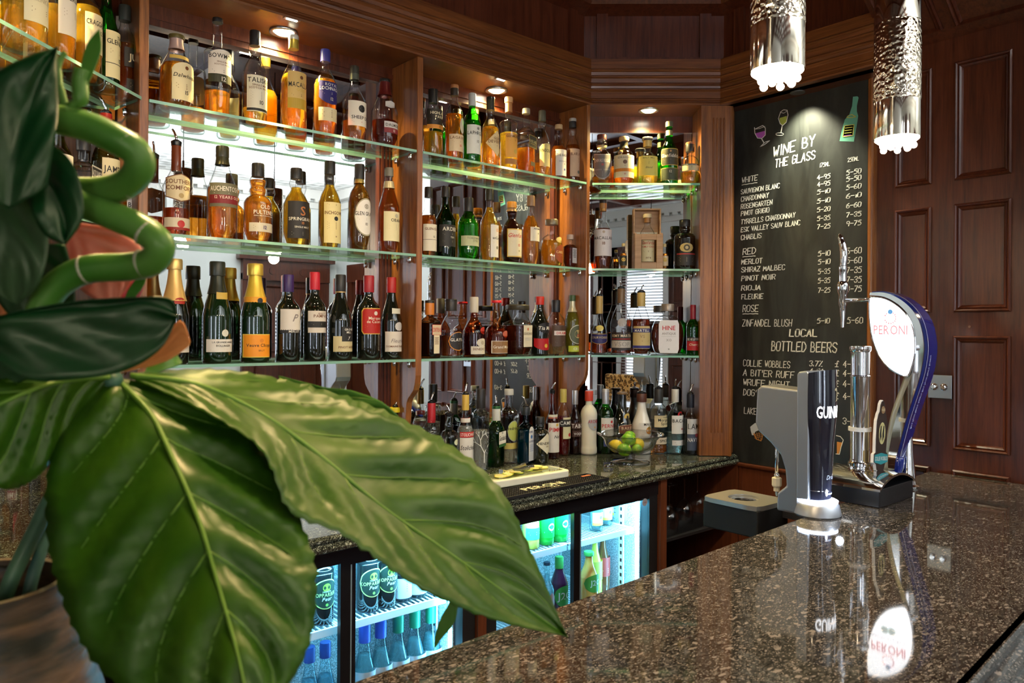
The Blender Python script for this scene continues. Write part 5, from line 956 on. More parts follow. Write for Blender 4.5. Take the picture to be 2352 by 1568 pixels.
o=MB().box(-.055,.075,.006,.012,.004,.012)
for i in range(5): o.box(.052+i*.004,.054+i*.004,.006,.012,.012,.0145)
o.build('upper_arm',[STEEL],tg).rotation_euler=(0,-.10,.12)
# ---------- rubber bar mat
mt=empty('bar_mat',(1.842,1.935,ZC+.0004),.035); tag(mt,'long black rubber bar mat with raised cream lettering on the edge of the back counter','bar mat')
m=MB().box(-.26,.26,-.055,.055,0,.004).box(-.26,.26,-.055,-.051,.004,.010).box(-.26,.26,.051,.055,.004,.010).box(-.26,-.256,-.051,.051,.004,.010).box(.256,.26,-.051,.051,.004,.010)
for i in range(50):
    for j in range(9): m.box(-.25+i*.0103,-.2445+i*.0103,-.046+j*.0108,-.0405+j*.0108,.004,.0085)
m.build('rubber_base',[BLACKM],mt)
m=MB(); textline(m,'PERONI',.036,lambda a,b:(a-.03,b-.018,.0094),0,maxw=.25,wd=1.1); 
textline(m,'ITALIA',.010,lambda a,b:(a+.0,b-.036,.0094)); m.build('raised_lettering',[plain((.80,.74,.52),.5)],mt)
MB().box(.20,.245,.02,.032,.0086,.0098).build('red_tag',[plain((.75,.22,.10),.5)],mt)
# small key-shaped steel opener beside the bowl
op=MB().tube(smoothpath([(0,0,.003),(.02,.012,.003),(.045,.010,.003),(.05,-.006,.003),(.03,-.014,.003),(.006,-.010,.003),(0,0,.003)],4),.0022,6); p_=atZ(1388,1072,ZC)
op=op.build('bottle_opener',[CHROME],loc=(p_.x,p_.y,ZC)); tag(op,'small looped steel bottle opener lying left of the glass bowl','opener')
# ---------- under-counter bottle fridges
LINING=None
def lining():
    m,n,l=nm('speckled fridge lining'); v=n.new('ShaderNodeTexNoise'); v.inputs['Scale'].default_value=260; v.inputs['Detail'].default_value=3; tc=n.new('ShaderNodeTexCoord'); l.new(tc.outputs['Object'],v.inputs[0])
    cr=n.new('ShaderNodeValToRGB'); e=cr.color_ramp.elements; e[0].position=.42; e[0].color=(.30,.36,.38,1); e[1].position=.62; e[1].color=(.85,.90,.92,1); l.new(v.outputs[0],cr.inputs[0]); p=P(n,Roughness=.35,Metallic=.2); l.new(cr.outputs[0],p.inputs['Base Color'])
    o=n.new('ShaderNodeOutputMaterial'); l.new(p.outputs[0],o.inputs[0]); return m
LINING=lining(); RACK=plain((.88,.90,.90),.3); PANE=thin_glass((.93,.97,1),(.5,.6,.65),1.0); TUBEL=plain((.40,.82,1),.4,emit=6.)
YF=1.93
def fridge(x0,x1,lab):
    xm=(x0+x1)/2; r=empty('bottle_fridge',(xm,YF,-1.545)); tag(r,lab,'fridge','under-counter bottle fridges'); T=lambda v:(v[0]-xm,v[1]-YF,v[2]+1.545)
    def bd(mb,name,mats,par=r,**k): mb.v=[T(v) for v in mb.v]; return mb.build(name,mats,par,**k)
    zt,zb=-.608,-1.54
    bd(MB().box(x0,x0+.05,YF,2.45,zb,zt).box(x1-.05,x1,YF,2.45,zb,zt).box(x0+.05,x1-.05,YF,2.45,zt-.03,zt).box(x0+.05,x1-.05,YF,2.45,zb,zb+.10).box(x0+.05,x1-.05,2.43,2.45,zb+.10,zt-.03),'cabinet',[BLACKM])
    bd(MB().box(x0+.0505,x0+.056,YF+.045,2.428,zb+.10,zt-.03).box(x1-.056,x1-.0505,YF+.045,2.428,zb+.10,zt-.03).box(x0+.056,x1-.056,2.42,2.428,zb+.10,zt-.03),'lining',[LINING])
    bd(MB().box(x0,x1,YF-.004,YF,zt-.052,zt).box(x0,x1,YF-.006,YF-.002,zt-.012,zt-.009),'header',[BLACKP])
    bd(MB().box(x0+.08,x1-.08,YF+.052,YF+.062,zt-.043,zt-.033),'light_tube',[TUBEL]); bd(MB().box(x1-.062,x1-.056,YF+.050,YF+.062,-1.40,zt-.05),'side_light_strip',[TUBEL])
    for i,(a,b,y) in enumerate(((x0+.012,xm+.03,YF+.024),(xm-.03,x1-.012,YF+.002))):
        z0,z1=-1.44,zt-.052; w=.034
        d=bd(MB().box(a,a+w,y,y+.018,z0,z1).box(b-w,b,y,y+.018,z0,z1).box(a+w,b-w,y,y+.018,z1-.012,z1).box(a+w,b-w,y,y+.018,z0,z0+.05),'sliding_door',[BLACKP])
        q=[(a+w,y+.009,z0+.05),(b-w,y+.009,z0+.05),(b-w,y+.009,z1-.012),(a+w,y+.009,z1-.012)]
        mk('door_pane',[T(v) for v in q],[(0,1,2,3)],[PANE],d)
        bd(MB().box(a+w-.003,a+w+.001,y-.001,y,z0+.05,z1-.012).box(b-w-.001,b-w+.003,y-.001,y,z0+.05,z1-.012),'door_seal',[plain((.45,.62,.70),.3,.5)],d)
    for xs in (x0+.06,x1-.068): 
        m=MB().box(xs,xs+.006,2.05,2.075,-1.42,-.66)
        bd(m,'shelf_post',[RACK])
        hm=MB()
        for k in range(24): hm.box(xs-.001,xs+.007,2.058,2.067,-1.40+k*.03,-1.386+k*.03)
        bd(hm,'post_slot',[BLACKM])['kind']='stuff'
    for z in FZ[lab[0]]:
        for a,b in ((x0+.07,xm-.005),(xm+.005,x1-.07)):
            m=MB().tube([(a,2.0,z),(b,2.0,z),(b,2.40,z),(a,2.40,z),(a,2.0,z)],.005,6)
            x=a+.012
            while x<b-.006: m.tube([(x,2.0,z),(x,2.40,z)],.0024,5); x+=.0175
            m.box(a,b,1.994,2.0,z-.018,z+.004)
            bd(m,'wire_shelf',[RACK])
    return r
FZ={'l':[-.868,-1.25],'r':[-.800,-1.085]}
fridge(.61,1.51,'left bottle fridge under the back counter, glowing blue, holding cider, stout and water')
fridge(1.55,2.44,'right bottle fridge under the back counter, glowing blue, holding mixers and juices')
def FR(x,y,z,H,R,name,label,grp,**k): return bottle(name,label,'can' if name=='beer_can' else 'bottle',grp,(x,y,z+.0055),H,R,**k)
def fx_(px,y=2.05): return atY(px,1350,y).x
g='cider bottles in the left fridge'; BK=plain((.01,.012,.012),.08,coat=1)
KL=[(.18,.52,.86,(.015,.03,.02),'oval',[('@',(.35,.62,.05),.72,.14),('PREMIUM',(.6,.6,.4),.56,.05),('KOPPARBERG',(.62,.66,.22),.42,.12),('Pear',(.75,.75,.7),.28,.12,.3),('@',(.3,.6,.1),.14,.05)],{'edge':(.58,.66,.18)})]
za=-.868
for px,l_ in ((845,'dark cider bottle with green-edged pear label, leftmost behind the right door of the left fridge'),(885,'dark cider bottle with green-edged pear label, second from left behind the right door'),(738,'dark cider bottle with pear label behind the left door, just inside the leaf')):
    FR(fx_(px,2.055),2.055,za,.255,.036,'cider_bottle',l_,g,pf='bordeaux',opaque=BK,cap=((.05,.06,.02),.95,1.1),labels=KL)
def can(px,l_):
    r=empty('beer_can',(fx_(px,2.06),2.06,za+.0055)); tag(r,l_,'can','stout cans in the left fridge')
    MB().lathe([(.026,0),(.033,.008),(.033,.135),(.026,.150)],26).build('can_body',[plain((.02,.02,.03),.25,.4)],r,smooth='auto'); MB().lathe([(.026,.148),(.027,.153),(.024,.150)],20).build('can_rim',[CHROME],r)
    lab_on(r,.0332,.012,.075,.045,(.62,.66,.70),'rect',[('#',(.2,.22,.25),.8,.06,5)]); lab_on(r,.0332,.085,.12,.045,(.03,.03,.05),'rect',[('GUINNESS',(.85,.85,.85),.45,.36),('DRAUGHT',(.6,.6,.6),.15,.14)])
can(922,'silver and black stout can right of the cider bottles'); can(957,'silver and black stout can, rightmost on the upper shelf of the left fridge')
g='bottles of water at the bottom of the left fridge'; zb_=-1.26
for i,(px,c) in enumerate(((838,(.05,.10,.50)),(875,(.05,.10,.50)),(915,(.02,.22,.12)),(953,(.02,.22,.12)),(990,(.02,.22,.12)))):
    H=.335; FR(fx_(px,2.06),2.06,-1.25,H,.037,'water_bottle',('blue' if i<2 else 'green')+' capped water bottle, '+('first','second','third','fourth','fifth')[i]+' from the centre post in the bottom of the left fridge',g,pf='slope',glass=((.85,.97,1),(.25,.55,.6)),liq=(.55,.85,.88),lev=.74,cap=(c,.84,1.15),
      labels=[(.05,.60,.9,(.62,.74,.82),'rect',[('#',(.03,.08,.2),.7,.05,3)],{})])
for px in (712,748): FR(fx_(px,2.06),2.06,-1.25,.315,.034,'water_bottle','blue labelled water bottle behind the left door, %s the leaf edge'%('nearest' if px<720 else 'second from'),g,pf='slope',glass=((.80,.95,1),(.25,.5,.6)),liq=(.5,.8,.9),lev=.7,cap=((.04,.10,.4),.86,1.15),labels=[(.2,.5,.9,(.55,.68,.8),'rect',[('BUXTON' if 0 else 'WOW',(.05,.1,.3),.2,.2)],{})])
# right fridge
g='mixer bottles on the upper shelf of the right fridge'
for i,px in enumerate((1368,1390,1408,1428)):
    yy=2.06+.035*i; FR(fx_(px,yy),yy,-.800,.150,.026,'tonic_bottle','small clear tonic bottle with white and yellow label, '+('nearest the centre post','second from the centre post','third from the centre post','furthest from the centre post')[i],g,pf='std',glass=((.92,1,1),(.4,.6,.65)),liq=(.75,.9,.92),lev=.75,cap=((.6,.5,.1),.93,1.2),
      labels=[(.16,.50,.96,(.80,.80,.76),'rect',[('=',(.70,.62,.05),.0,.22),('@',(.2,.2,.1),.62,.14),('#',(.5,.45,.2),.4,.04,2)],{})])
JU=[('juice_bottle',1352,2.045,(.92,.45,.10),'orange juice drink bottle with green crown band beside the centre post',.038,.215),('juice_bottle',1366,2.11,(.75,.80,.10),'yellow-green juice drink bottle behind the orange one',.030,.235),('juice_bottle',1384,2.12,(.16,.05,.02),'dark cola brown bottle with red and white label in the right fridge',.030,.24),('juice_bottle',1402,2.18,(.10,.28,.02),'green sparkling apple juice bottle with upright white script',.030,.24)]
for nme,px,yy,c,l_,R,H in JU:
    o=FR(fx_(px,yy),yy,-1.085,H,R,nme,l_,'juices on the lower shelf of the right fridge',pf='slope',opaque=plain(c,.12,coat=.8,sub=.1),cap=((.10,.45,.10) if R>.035 else (.1,.1,.1),.93,1.25),
      labels=[(.30,.62,.9,(.10,.35,.05) if R>.035 else ((.55,.58,.10) if c[1]>.5 else (.45,.05,.04)),'oval' if R>.035 else 'rect',[('J2O' if R>.035 else '#',(.85,.85,.8),.4,.30 if R>.035 else .05)+(() if R>.035 else (3,))],{})] if px!=1402 else [])
    if px==1402:
        t=MB(); V,Fc,_=text2d('Appletiser',.020,.2); t.add([(.031*math.sin(-b/.031),-.031*math.cos(-b/.031),.12+a) for a,b in V],Fc); t.build('lettering',plain((.85,.88,.85),.5),o)
g='mixer bottles behind the left door of the right fridge'
FR(fx_(1218),2.05,-.800,.17,.032,'juice_bottle','pale lemon yellow bottle on the upper shelf behind the left door of the right fridge',g,pf='slope',opaque=plain((.75,.78,.12),.2,coat=.6),cap=((.6,.6,.1),.93,1.2),labels=[(.2,.45,.9,(.1,.35,.25),'rect',[('#',WH_,.6,.1,2)],{})])
FR(fx_(1233,2.10),2.10,-.800,.17,.028,'tonic_bottle','frosty white bottle between the yellow and green bottles',g,pf='slope',opaque=plain((.72,.82,.84),.3),cap=((.7,.7,.7),.93,1.2),labels=[(.2,.45,.9,(.65,.7,.7),'rect',[('#',K_,.7,.08,3)],{})])
for px,l_ in ((1253,'green lemonade bottle with white printed figure, left of the pair'),(1285,'green lemonade bottle with white printed figure, right of the pair')):
    FR(fx_(px),2.05,-.800,.185,.031,'lemonade_bottle',l_,g,pf='slope',opaque=plain((.01,.42,.04),.12,coat=.8,sub=.1),cap=((.1,.4,.1),.93,1.2),labels=[(.15,.58,.9,(.01,.34,.05),'rect',[('@',(.8,.85,.8),.5,.18),('@',(.05,.5,.1),.5,.10),('#',(.8,.85,.8),.25,.05,1)],{})])
g='drinks on the lower shelf behind the left door of the right fridge'
FR(fx_(1256),2.05,-1.085,.215,.028,'water_bottle','clear water bottle with dark crown cap next to the leaf edge',g,pf='long',glass=((.9,1,1),(.3,.55,.6)),liq=(.6,.85,.9),lev=.8,cap=((.02,.03,.05),.95,1.2),labels=[(.2,.5,.8,(.6,.35,.35),'diamond',[],{})])
FR(fx_(1284,2.07),2.07,-1.085,.215,.034,'juice_bottle','dark berry juice drink bottle with green and white oval label',g,pf='slope',opaque=plain((.06,.01,.03),.12,coat=.8),cap=((.10,.45,.10),.80,1.15),labels=[(.15,.52,.9,(.06,.30,.05),'oval',[('J2O',(.85,.85,.8),.36,.34)],{})])
# stickers
fr2=[o for o in bpy.data.objects if o.name.startswith('bottle_fridge')][1]
def T2(v): return (v[0]-1.995,v[1]-YF,v[2]+1.545)
c=atY(1481,1153,YF-.003); m=MB(); m.add([T2((c.x+.016*math.cos(i*math.pi/10),YF-.0035,c.z+.015*math.sin(i*math.pi/10))) for i in range(20)],[tuple(range(20))],0)
textline(m,'coolit',.006,lambda a,b:T2((c.x+a,YF-.0042,c.z+b-.003)),1); m.build('round_sticker',[plain((.5,.5,.52),.4),plain((.5,.05,.05),.5)],fr2)
m=MB(); xi=2.44-.0575; m.add([T2((xi,y,z)) for y,z in ((2.04,-.655),(2.36,-.655),(2.36,-.78),(2.04,-.78))],[(0,1,2,3)],0)
for k in range(6): m.add([T2((xi-.0006,y,z)) for y,z in ((2.10,-.675-.016*k),(2.10+.10+.03*(k%3),-.675-.016*k),(2.10+.10+.03*(k%3),-.679-.016*k),(2.10,-.679-.016*k))],[(0,1,2,3)],1)
m.build('rating_plate',[plain((.62,.70,.74),.4),plain((.15,.2,.22),.5)],fr2)
# ---------- glasses in the open cupboard
GG=thin_glass((.98,.98,.98),(.62,.62,.62),1.8)
def wineglass(x,y,lab):
    r=empty('wine_glass',(x,y,-.8525)); tag(r,lab,'glass','upturned wine glasses in the cupboard')
    MB().lathe([(.036,.0),(.041,.035),(.040,.060),(.032,.082),(.015,.098),(.005,.104)],28,cap=False).build('glass_bowl',[GG],r,smooth=True)
    MB().lathe([(.005,.104),(.0036,.115),(.0035,.185),(.005,.192)],12).build('stem',[GG],r,smooth=True)
    MB().lathe([(.005,.192),(.020,.197),(.034,.2005),(.034,.2015),(.001,.2025)],28,cap=False).build('foot',[GG],r,smooth=True)
for px,y,t in ((1537,2.00,'frontmost of the row at the red post'),(1572,2.05,'middle one of the front row'),(1602,2.09,'rightmost of the front row'),(1527,2.10,'half hidden behind the red post')):
    wineglass(atY(px,1150,y).x,y,'wine glass standing upside down under the counter, '+t)
for px,y,t in ((1540,1.99,'nearest the red post'),(1566,2.04,'second from the red post'),(1592,2.09,'third from the red post'),(1530,2.14,'set back beside the red post')):
    x=atY(px,1270,y).x; m=MB().lathe([(.033,0),(.030,.12),(.028,.125),(.001,.126)],24,cap=False).lathe([(.026,.112),(.001,.112)],24,cap=False); o=m.build('tumbler',[GG],smooth=True,loc=(x,y,-1.2596)); tag(o,'tall tumbler upside down on the lower cupboard shelf, '+t,'glass','upturned tumblers in the cupboard')
# ---------- stout font with pint shaped front
GX,GY=2.046,1.054
gf=empty('stout_font',(GX,GY,ZB+.0003)); tag(gf,'grey beer font with black pint-glass front and glowing white name','beer font')
MB().lathe([(.062,0),(.064,.004),(.058,.030),(.053,.036)],40).build('round_base',[SATIN],gf,smooth='auto')
MB().lathe([(.054,.0365),(.055,.042),(.050,.0445),(.001,.0445)],40,cap=False).build('light_ring',[plain((.75,.86,1),.4,emit=14.)],gf,smooth=True)
light('font_ring_glow','POINT',(GX,GY-.065,ZB+.06),(.70,.82,1),.35,.01)
# black pint: half round front
def pint_r(z): # height 0..1
    return .040+.012*min(1,z*1.1)+.004*math.sin(math.pi*min(1,max(0,(z-.45)/.5)))
zp0,zp1=.046,.40; n=18; V=[]; 
for j in range(n+1):
    t=j/n; z=zp0+(zp1-zp0)*t; r=pint_r(t)
    for i in range(17):
        a=-math.pi*.5+math.pi*i/16; V.append((r*math.sin(a),-r*math.cos(a)*.95+.002,z+(.010*math.cos(a) if j==n else 0)))
m=MB().add(V,[(j*17+i,j*17+i+1,(j+1)*17+i+1,(j+1)*17+i) for j in range(n) for i in range(16)]); m.add([V[n*17+i] for i in range(17)],[tuple(range(17))])
m.build('pint_front',[plain((.010,.011,.022),.12,coat=1)],gf,smooth='auto')
def pf_(rot,dz,dd=.0008): return lambda a,b:((pint_r((b+dz-zp0)/(zp1-zp0))+dd)*math.sin(a/.05+rot),-(pint_r((b+dz-zp0)/(zp1-zp0))+dd)*math.cos(a/.05+rot)*.95+.002,b+dz)
m=MB(); textline(m,'GUINNESS',.032,pf_(-.06,.277),0,wd=.70,maxw=.104); m.build('glowing_name',[plain((.92,.95,1),.4,emit=3.2)],gf)
m=MB(); q=[(-.006,.0),(.008,.004),(.010,.030),(.004,.040),(-.008,.036),(-.006,.030),(-.001,.033),(.003,.028),(-.002,.004)]; f=pf_(.12,.320); m.add([f(a,b) for a,b in q],[tuple(range(len(q)))])
for i in range(4): f2=pf_(.12,.320,.0014); m.add([f2(-.002+i*.0022,.006),f2(-.0015+i*.0022,.006),f2(-.0025+i*.0022,.031),f2(-.003+i*.0022,.031)],[(0,1,2,3)],1)
m.build('harp_emblem',[plain((.62,.56,.36),.4),BLACKP],gf)
m=MB(); textline(m,'Draught',.012,pf_(.2,.105),0,.3); m.build('signature',[plain((.45,.5,.6),.5)],gf); m=MB(); textline(m,'BREWED IN DUBLIN',.0042,pf_(.1,.062)); m.build('small_print',[plain((.45,.5,.6),.5)],gf)
m=MB(); 
for j in range(2):
    z=.070+.001*j; m.add([((pint_r(.06)+.0008)*math.sin(a/8),-(pint_r(.06)+.0008)*math.cos(a/8)*.95+.002,.0720+.0012*j) for a in range(-12,13)],[])
m.v=[];m.f=[];m.m=[]
V=[];
for i in range(25):
    a=(i-12)/8; r=pint_r(.07)+.0008
    V+=[(r*math.sin(a),-r*math.cos(a)*.95+.002,.072),(r*math.sin(a),-r*math.cos(a)*.95+.002,.0735)]
m.add(V,[(2*i,2*i+2,2*i+3,2*i+1) for i in range(24)]); m.build('silver_line',[CHROME],gf)
# grey spine with overhanging head (profile in the YZ plane, serving side is +Y)
prof=[(-.012,.046),(-.012,.402),(.006,.408),(.030,.403),(.040,.398),(.042,.350),(.150,.352),(.165,.345),(.168,.335),(.170,.245),(.162,.225),(.120,.195),(.085,.165),(.070,.13),(.066,.075),(.072,.062),(.098,.050),(.100,0),(.010,0),(.01,.046)]
def spine(w0,w1,pr,name,mat,bw=.006):
    o=MB().prism(pr,lambda a,b,t:(w0+(w1-w0)*t,a,b)).build(name,[mat],gf); bevel(o,bw,3); return o
spine(-.052,.052,[(.0,.046),(.0,.400),(.008,.406),(.030,.402),(.036,.396),(.036,.046)],'grey_shell',plain((.30,.34,.40),.35,.6))
spine(-.045,.045,[(.034,.046),(.034,.350),(.150,.356),(.165,.345),(.170,.245),(.160,.222),(.120,.192),(.088,.160),(.074,.12),(.070,.075),(.098,.050),(.100,0),(.034,0)],'overhanging_head',SATIN)
MB().tube([(0,.125,.21),(0,.125,.080)],.0052,12).build('spout_pipe',[CHROME],gf,smooth=True)
m=MB().lathe([(.007,.086),(.008,.092),(.006,.097)],14,(0,.125,0)); m.build('spout_collar',[CHROME],gf,smooth=True)
MB().lathe([(.012,.058),(.014,.062),(.014,.084),(.010,.086)],8,(0,.125,0)).lathe([(.009,.045),(.009,.058)],8,(0,.125,0)).build('spout_fitting',[plain((.75,.72,.60),.4)],gf)
MB().lathe([(.002,.030),(.004,.036),(.004,.045)],8,(0,.125,0)).build('spout_tip',[plain((.5,.7,.9),.2)],gf)
# ---------- square drip plate unit hanging on the serving side
dt=empty('surge_plate_unit',(2.085,1.300,ZB-.002),-.02); tag(dt,'black box with brushed silver top and round recessed plate, left of the stout font','drip tray')
o=MB().box(-.082,.082,-.090,.105,-.095,-.012).build('black_box',[plain((.003,.003,.003),.6)],dt); bevel(o,.004,2)
o=MB()
# plate with a round hole
ring=[(.048*math.cos(2*math.pi*i/32),.048*math.sin(2*math.pi*i/32)+.012) for i in range(32)]
out=[]
for i in range(32):
    a=2*math.pi*i/32; c_,s_=math.cos(a),math.sin(a); q=(abs(c_)**8+abs(s_)**8)**(-1/8); out.append((.088*q*c_,.100*q*s_+.008))
V=[(a,b,.0) for a,b in ring]+[(a,b,.0) for a,b in out]+[(a,b,-.014) for a,b in out]+[(a,b,-.008) for a,b in ring]+[(a*.8,b*.8+.002,-.0085) for a,b in ring]
Fc=[]
for i in range(32):
    j=(i+1)%32; Fc+=[(i,j,32+j,32+i),(32+i,32+j,64+j,64+i),(i,96+i,96+j,j),(96+i,128+i,128+j,96+j)]
Fc.append(tuple(range(128,160)))
o.add(V,Fc); o=o.build('silver_top',[plain((.50,.50,.47),.32,.8)],dt,smooth='auto')
MB().lathe([(.036,-.0078),(.037,-.006),(.028,-.0068),(.001,-.0068)],32,(0,.012,0),cap=False).build('round_plate',[CHROME],dt,smooth=True)
MB().box(.05,.09,-.16,-.09,-.050,-.012).build('bracket_arm',[STEEL],dt)
# ---------- hand pump
HX,HY_=2.374,1.075
hp=empty('hand_pump',(HX,HY_,ZB+.0003)); tag(hp,'chrome hand pump cylinder on a black and chrome saddle base, with a pump clip','hand pump')
o=MB().box(-.120,.118,-.103,.100,0,.055).build('black_base',[BLACKP],hp); bevel(o,.003,2)
V=[];n=12
for i in range(n+1):
    t=i/n; x=-.126+.250*t; z=.056+.034*math.sin(math.pi*min(1,max(0,t)))**.8
    V+=[(x,-.107,z),(x,.104,z),(x,-.107,z-.007),(x,.104,z-.007)]
Fc=[]
for i in range(n):
    a=4*i; b=a+4; Fc+=[(a,b,b+1,a+1),(a+2,a+3,b+3,b+2),(a,a+2,b+2,b),(a+1,b+1,b+3,a+3)]
Fc+=[(0,1,3,2),(4*n,4*n+2,4*n+3,4*n+1)]
o=MB().add(V,Fc).build('chrome_saddle',[CHROME],hp,smooth='auto')
cyx,cyy=.003,.012; c=(cyx,cyy,0)
MB().lathe([(.040,.072),(.040,.080),(.030,.086),(.030,.094),(.035,.098),(.035,.106),(.0295,.110),(.0285,.12),(.0285,.205)],36,c).build('lower_cylinder',[CHROME],hp,smooth='auto')
MB().lathe([(.0335,.205),(.0335,.217)],36,c).build('white_ring',[WHITEP],hp,smooth='auto')
MB().lathe([(.0285,.217),(.0285,.372),(.030,.374),(.030,.378),(.0275,.380),(.0275,.452),(.031,.456),(.032,.463),(.031,.470),(.024,.472),(.001,.472)],36,c,cap=False).build('upper_cylinder',[CHROME],hp,smooth='auto')
# pump clip on the serving-out side, facing the customer
pc=empty('pump_clip',(0,0,0),0,hp); pc.location=(.007,-.044,.085); pc.rotation_euler=(0,.08,-.02)
def oc(k): return [(-.034*k,.06),(-.036*k,.10),(-.034*k,.155),(-.026*k,.175),(-.018*k,.185),(-.014*k,.205),(-.007*k,.215),(0,.218),(.007*k,.215),(.014*k,.205),(.018*k,.185),(.026*k,.175),(.034*k,.155),(.036*k,.10),(.034*k,.06),(.044*k,.055),(.044*k,.030),(.030*k,.024),(.022*k,.006),(0,-.002),(-.022*k,.006),(-.030*k,.024),(-.044*k,.030),(-.044*k,.055)]
MB().prism([(a*1.06,b*1.02-.002) for a,b in oc(1)],lambda a,b,t:(a,-.004+.008*t,b)).build('clip_back',[plain((.80,.78,.74),.4)],pc)
m=MB().prism(oc(.96),lambda a,b,t:(a,-.0062+.003*t,b)); m.build('clip_face',[plain((.04,.025,.02),.3)],pc)
m=MB(); m.add([(.022*math.cos(i*math.pi/8),-.0068,.118+.034*math.sin(i*math.pi/8)) for i in range(16)],[tuple(range(16))],0)
for x0 in (-.010,.008):
    q=[(x0-.005,.092),(x0-.007,.118),(x0-.002,.140),(x0+.004,.142),(x0+.003,.120),(x0+.007,.094),(x0+.002,.108)]; m.add([(a,-.0074,b) for a,b in q],[tuple(range(7))],1)
m.build('clip_picture',[plain((.62,.55,.25),.5),plain((.02,.02,.02),.5)],pc)
m=MB(); m.add([(-.044,-.0070,.052),(-.044,-.0070,.030),(0,-.0070,.022),(.044,-.0070,.030),(.044,-.0070,.052),(0,-.0070,.058)],[(0,1,2,3,4,5)],0); textline(m,'COLLIE WOBBLES',.012,lambda a,b:(a,-.0076,b+.035),1,maxw=.084)
BAN=[plain((.03,.30,.33),.4),plain((.8,.8,.76),.5),plain((.30,.18,.08),.5),plain((.75,.65,.4),.5)]
m.build('clip_banner',BAN[:2],pc); m=MB()
m.add([(.013*math.cos(i*math.pi/8),-.0070,.190+.012*math.sin(i*math.pi/8)) for i in range(16)],[tuple(range(16))],2); textline(m,'ALES',.007,lambda a,b:(a,-.0078,b+.187),3)
m.build('clip_roundel',BAN,pc)
MB().box(-.006,.006,.004,.014,-.02,.06).build('clip_bracket',[BRASSY],pc)
# ---------- lager font: swan-neck with glowing face
LX=2.60
def YZ(px,py,X=LX-.035): p=atX(px,py,X); return p.y,p.z-ZB
lf=empty('lager_font',(LX,1.06,ZB+.0003)); tag(lf,'curved blue and chrome swan-neck beer font with glowing white face','beer font')
def LP(y,z,x): return (x,y-1.06,z)
def LL(pix,X=LX-.035): return [YZ(a,b,X) for a,b in pix]
outer=LL([(1998,672),(2030,672),(2062,684),(2090,706),(2110,736),(2120,775),(2121,815),(2112,865),(2096,915),(2080,965),(2068,1010),(2058,1050),(2054,1080)])
inner=LL([(1997,678),(2028,681),(2056,694),(2080,715),(2096,742),(2103,775),(2102,815),(2092,865),(2072,915),(2056,965),(2046,1010),(2040,1050),(2040,1080)])
outer=smoothpath([(a,b,0) for a,b in outer],4); inner=smoothpath([(a,b,0) for a,b in inner],4)
def band(o_,i_,x0,x1_,name,mat,sm='auto'):
    n=len(o_); V=[]
    for k_,(a,b) in enumerate(zip(o_,i_)):
        x1=x1_(k_/(n-1)) if callable(x1_) else x1_; V+=[LP(a.x,a.y,x0),LP(a.x,a.y,x1),LP(b.x,b.y,x0),LP(b.x,b.y,x1)]
    Fc=[]
    for i in range(n-1):
        p=4*i;q=p+4; Fc+=[(p,q,q+1,p+1),(p+2,p+3,q+3,q+2),(p,p+2,q+2,q),(p+1,q+1,q+3,p+3)]
    Fc+=[(0,1,3,2),(4*(n-1),4*(n-1)+2,4*(n-1)+3,4*(n-1)+1)]
    return MB().add(V,Fc).build(name,[mat],lf,smooth=sm)
BLUE=plain((.006,.02,.22),.12,coat=1)
band(outer,inner,-.035,.035,'chrome_neck',CHROME)
o2=[a+(a-b).normalized()*.004 for a,b in zip(outer,inner)]
band(o2,outer,-.020,lambda t:.020+.045*math.sin(math.pi*min(1,.08+t*.86))**.7,'blue_spine',BLUE)
m=MB(); 
V=[]
o3=[a+(a-b).normalized()*.0046 for a,b in zip(outer,inner)]
for p in o3: V+=[LP(p.x,p.y,-.012),LP(p.x,p.y,-.009)]
m.add(V,[(2*i,2*i+1,2*i+3,2*i+2) for i in range(len(o3)-1)]); m.build('white_pinstripe',[WHITEP],lf)
# script running along the spine
m=MB(); 
def along(s,x):
    acc=0
    for p,q in zip(o3,o3[1:]):
        L=(q-p).length
        if acc+L>=s: return p+(q-p)*((s-acc)/L),(q-p).normalized()
        acc+=L
    return o3[-1],(o3[-1]-o3[-2]).normalized()
for i in range(1):
    V,Fc,wd=text2d('Birra Peroni Nastro Azzurro Birra Peroni Nastro Azzurro',.011,.3)
    vv=[]
    for a,b in V:
        p,t=along(.42-a*.60+.02,0); vv.append(LP(p.x+.0,p.y,.008+b*.9)); 
    nn=[(v[0],v[1]-.0008,v[2]) for v in vv]; m.add(nn,Fc)
m.build('spine_script',[plain((.8,.85,.95),.5)],lf)
# glowing face (lens shaped) on the -x side
face=LL([(1998,682),(2025,684),(2052,696),(2076,716),(2092,742),(2100,775),(2100,812),(2092,846),(2082,864),(2060,857),(2038,842),(2018,815),(2005,782),(1998,745),(1996,710)],LX-.038)
face=smoothpath([(a,b,0) for a,b in face+face[:1]],3)[:-1]
cx_=(max(p.x for p in face)+min(p.x for p in face))/2; cz_=sum(p.y for p in face)/len(face); wy_=max(p.x for p in face)-min(p.x for p in face)
V=[LP(cx_,cz_,-.046)]; N_=len(face)
for kk,xx_ in ((.55,-.0445),(.85,-.041),(.97,-.038),(1,-.034),(1,.030)): V+=[LP(cx_+(p.x-cx_)*kk,cz_+(p.y-cz_)*kk,xx_) for p in face]
Fc=[(0,1+i,1+(i+1)%N_) for i in range(N_)]
for r_ in range(4): Fc+=[(1+r_*N_+i,1+(r_+1)*N_+i,1+(r_+1)*N_+(i+1)%N_,1+r_*N_+(i+1)%N_) for i in range(N_)]
mi=[0]*(N_*4)+[1]*N_
LIT=plain((.93,.96,1),.3,emit=3.4)
o=mk('glowing_face',V,Fc+[tuple(range(1+4*N_,1+5*N_))],[LIT,CHROME],lf,mi+[1],True)
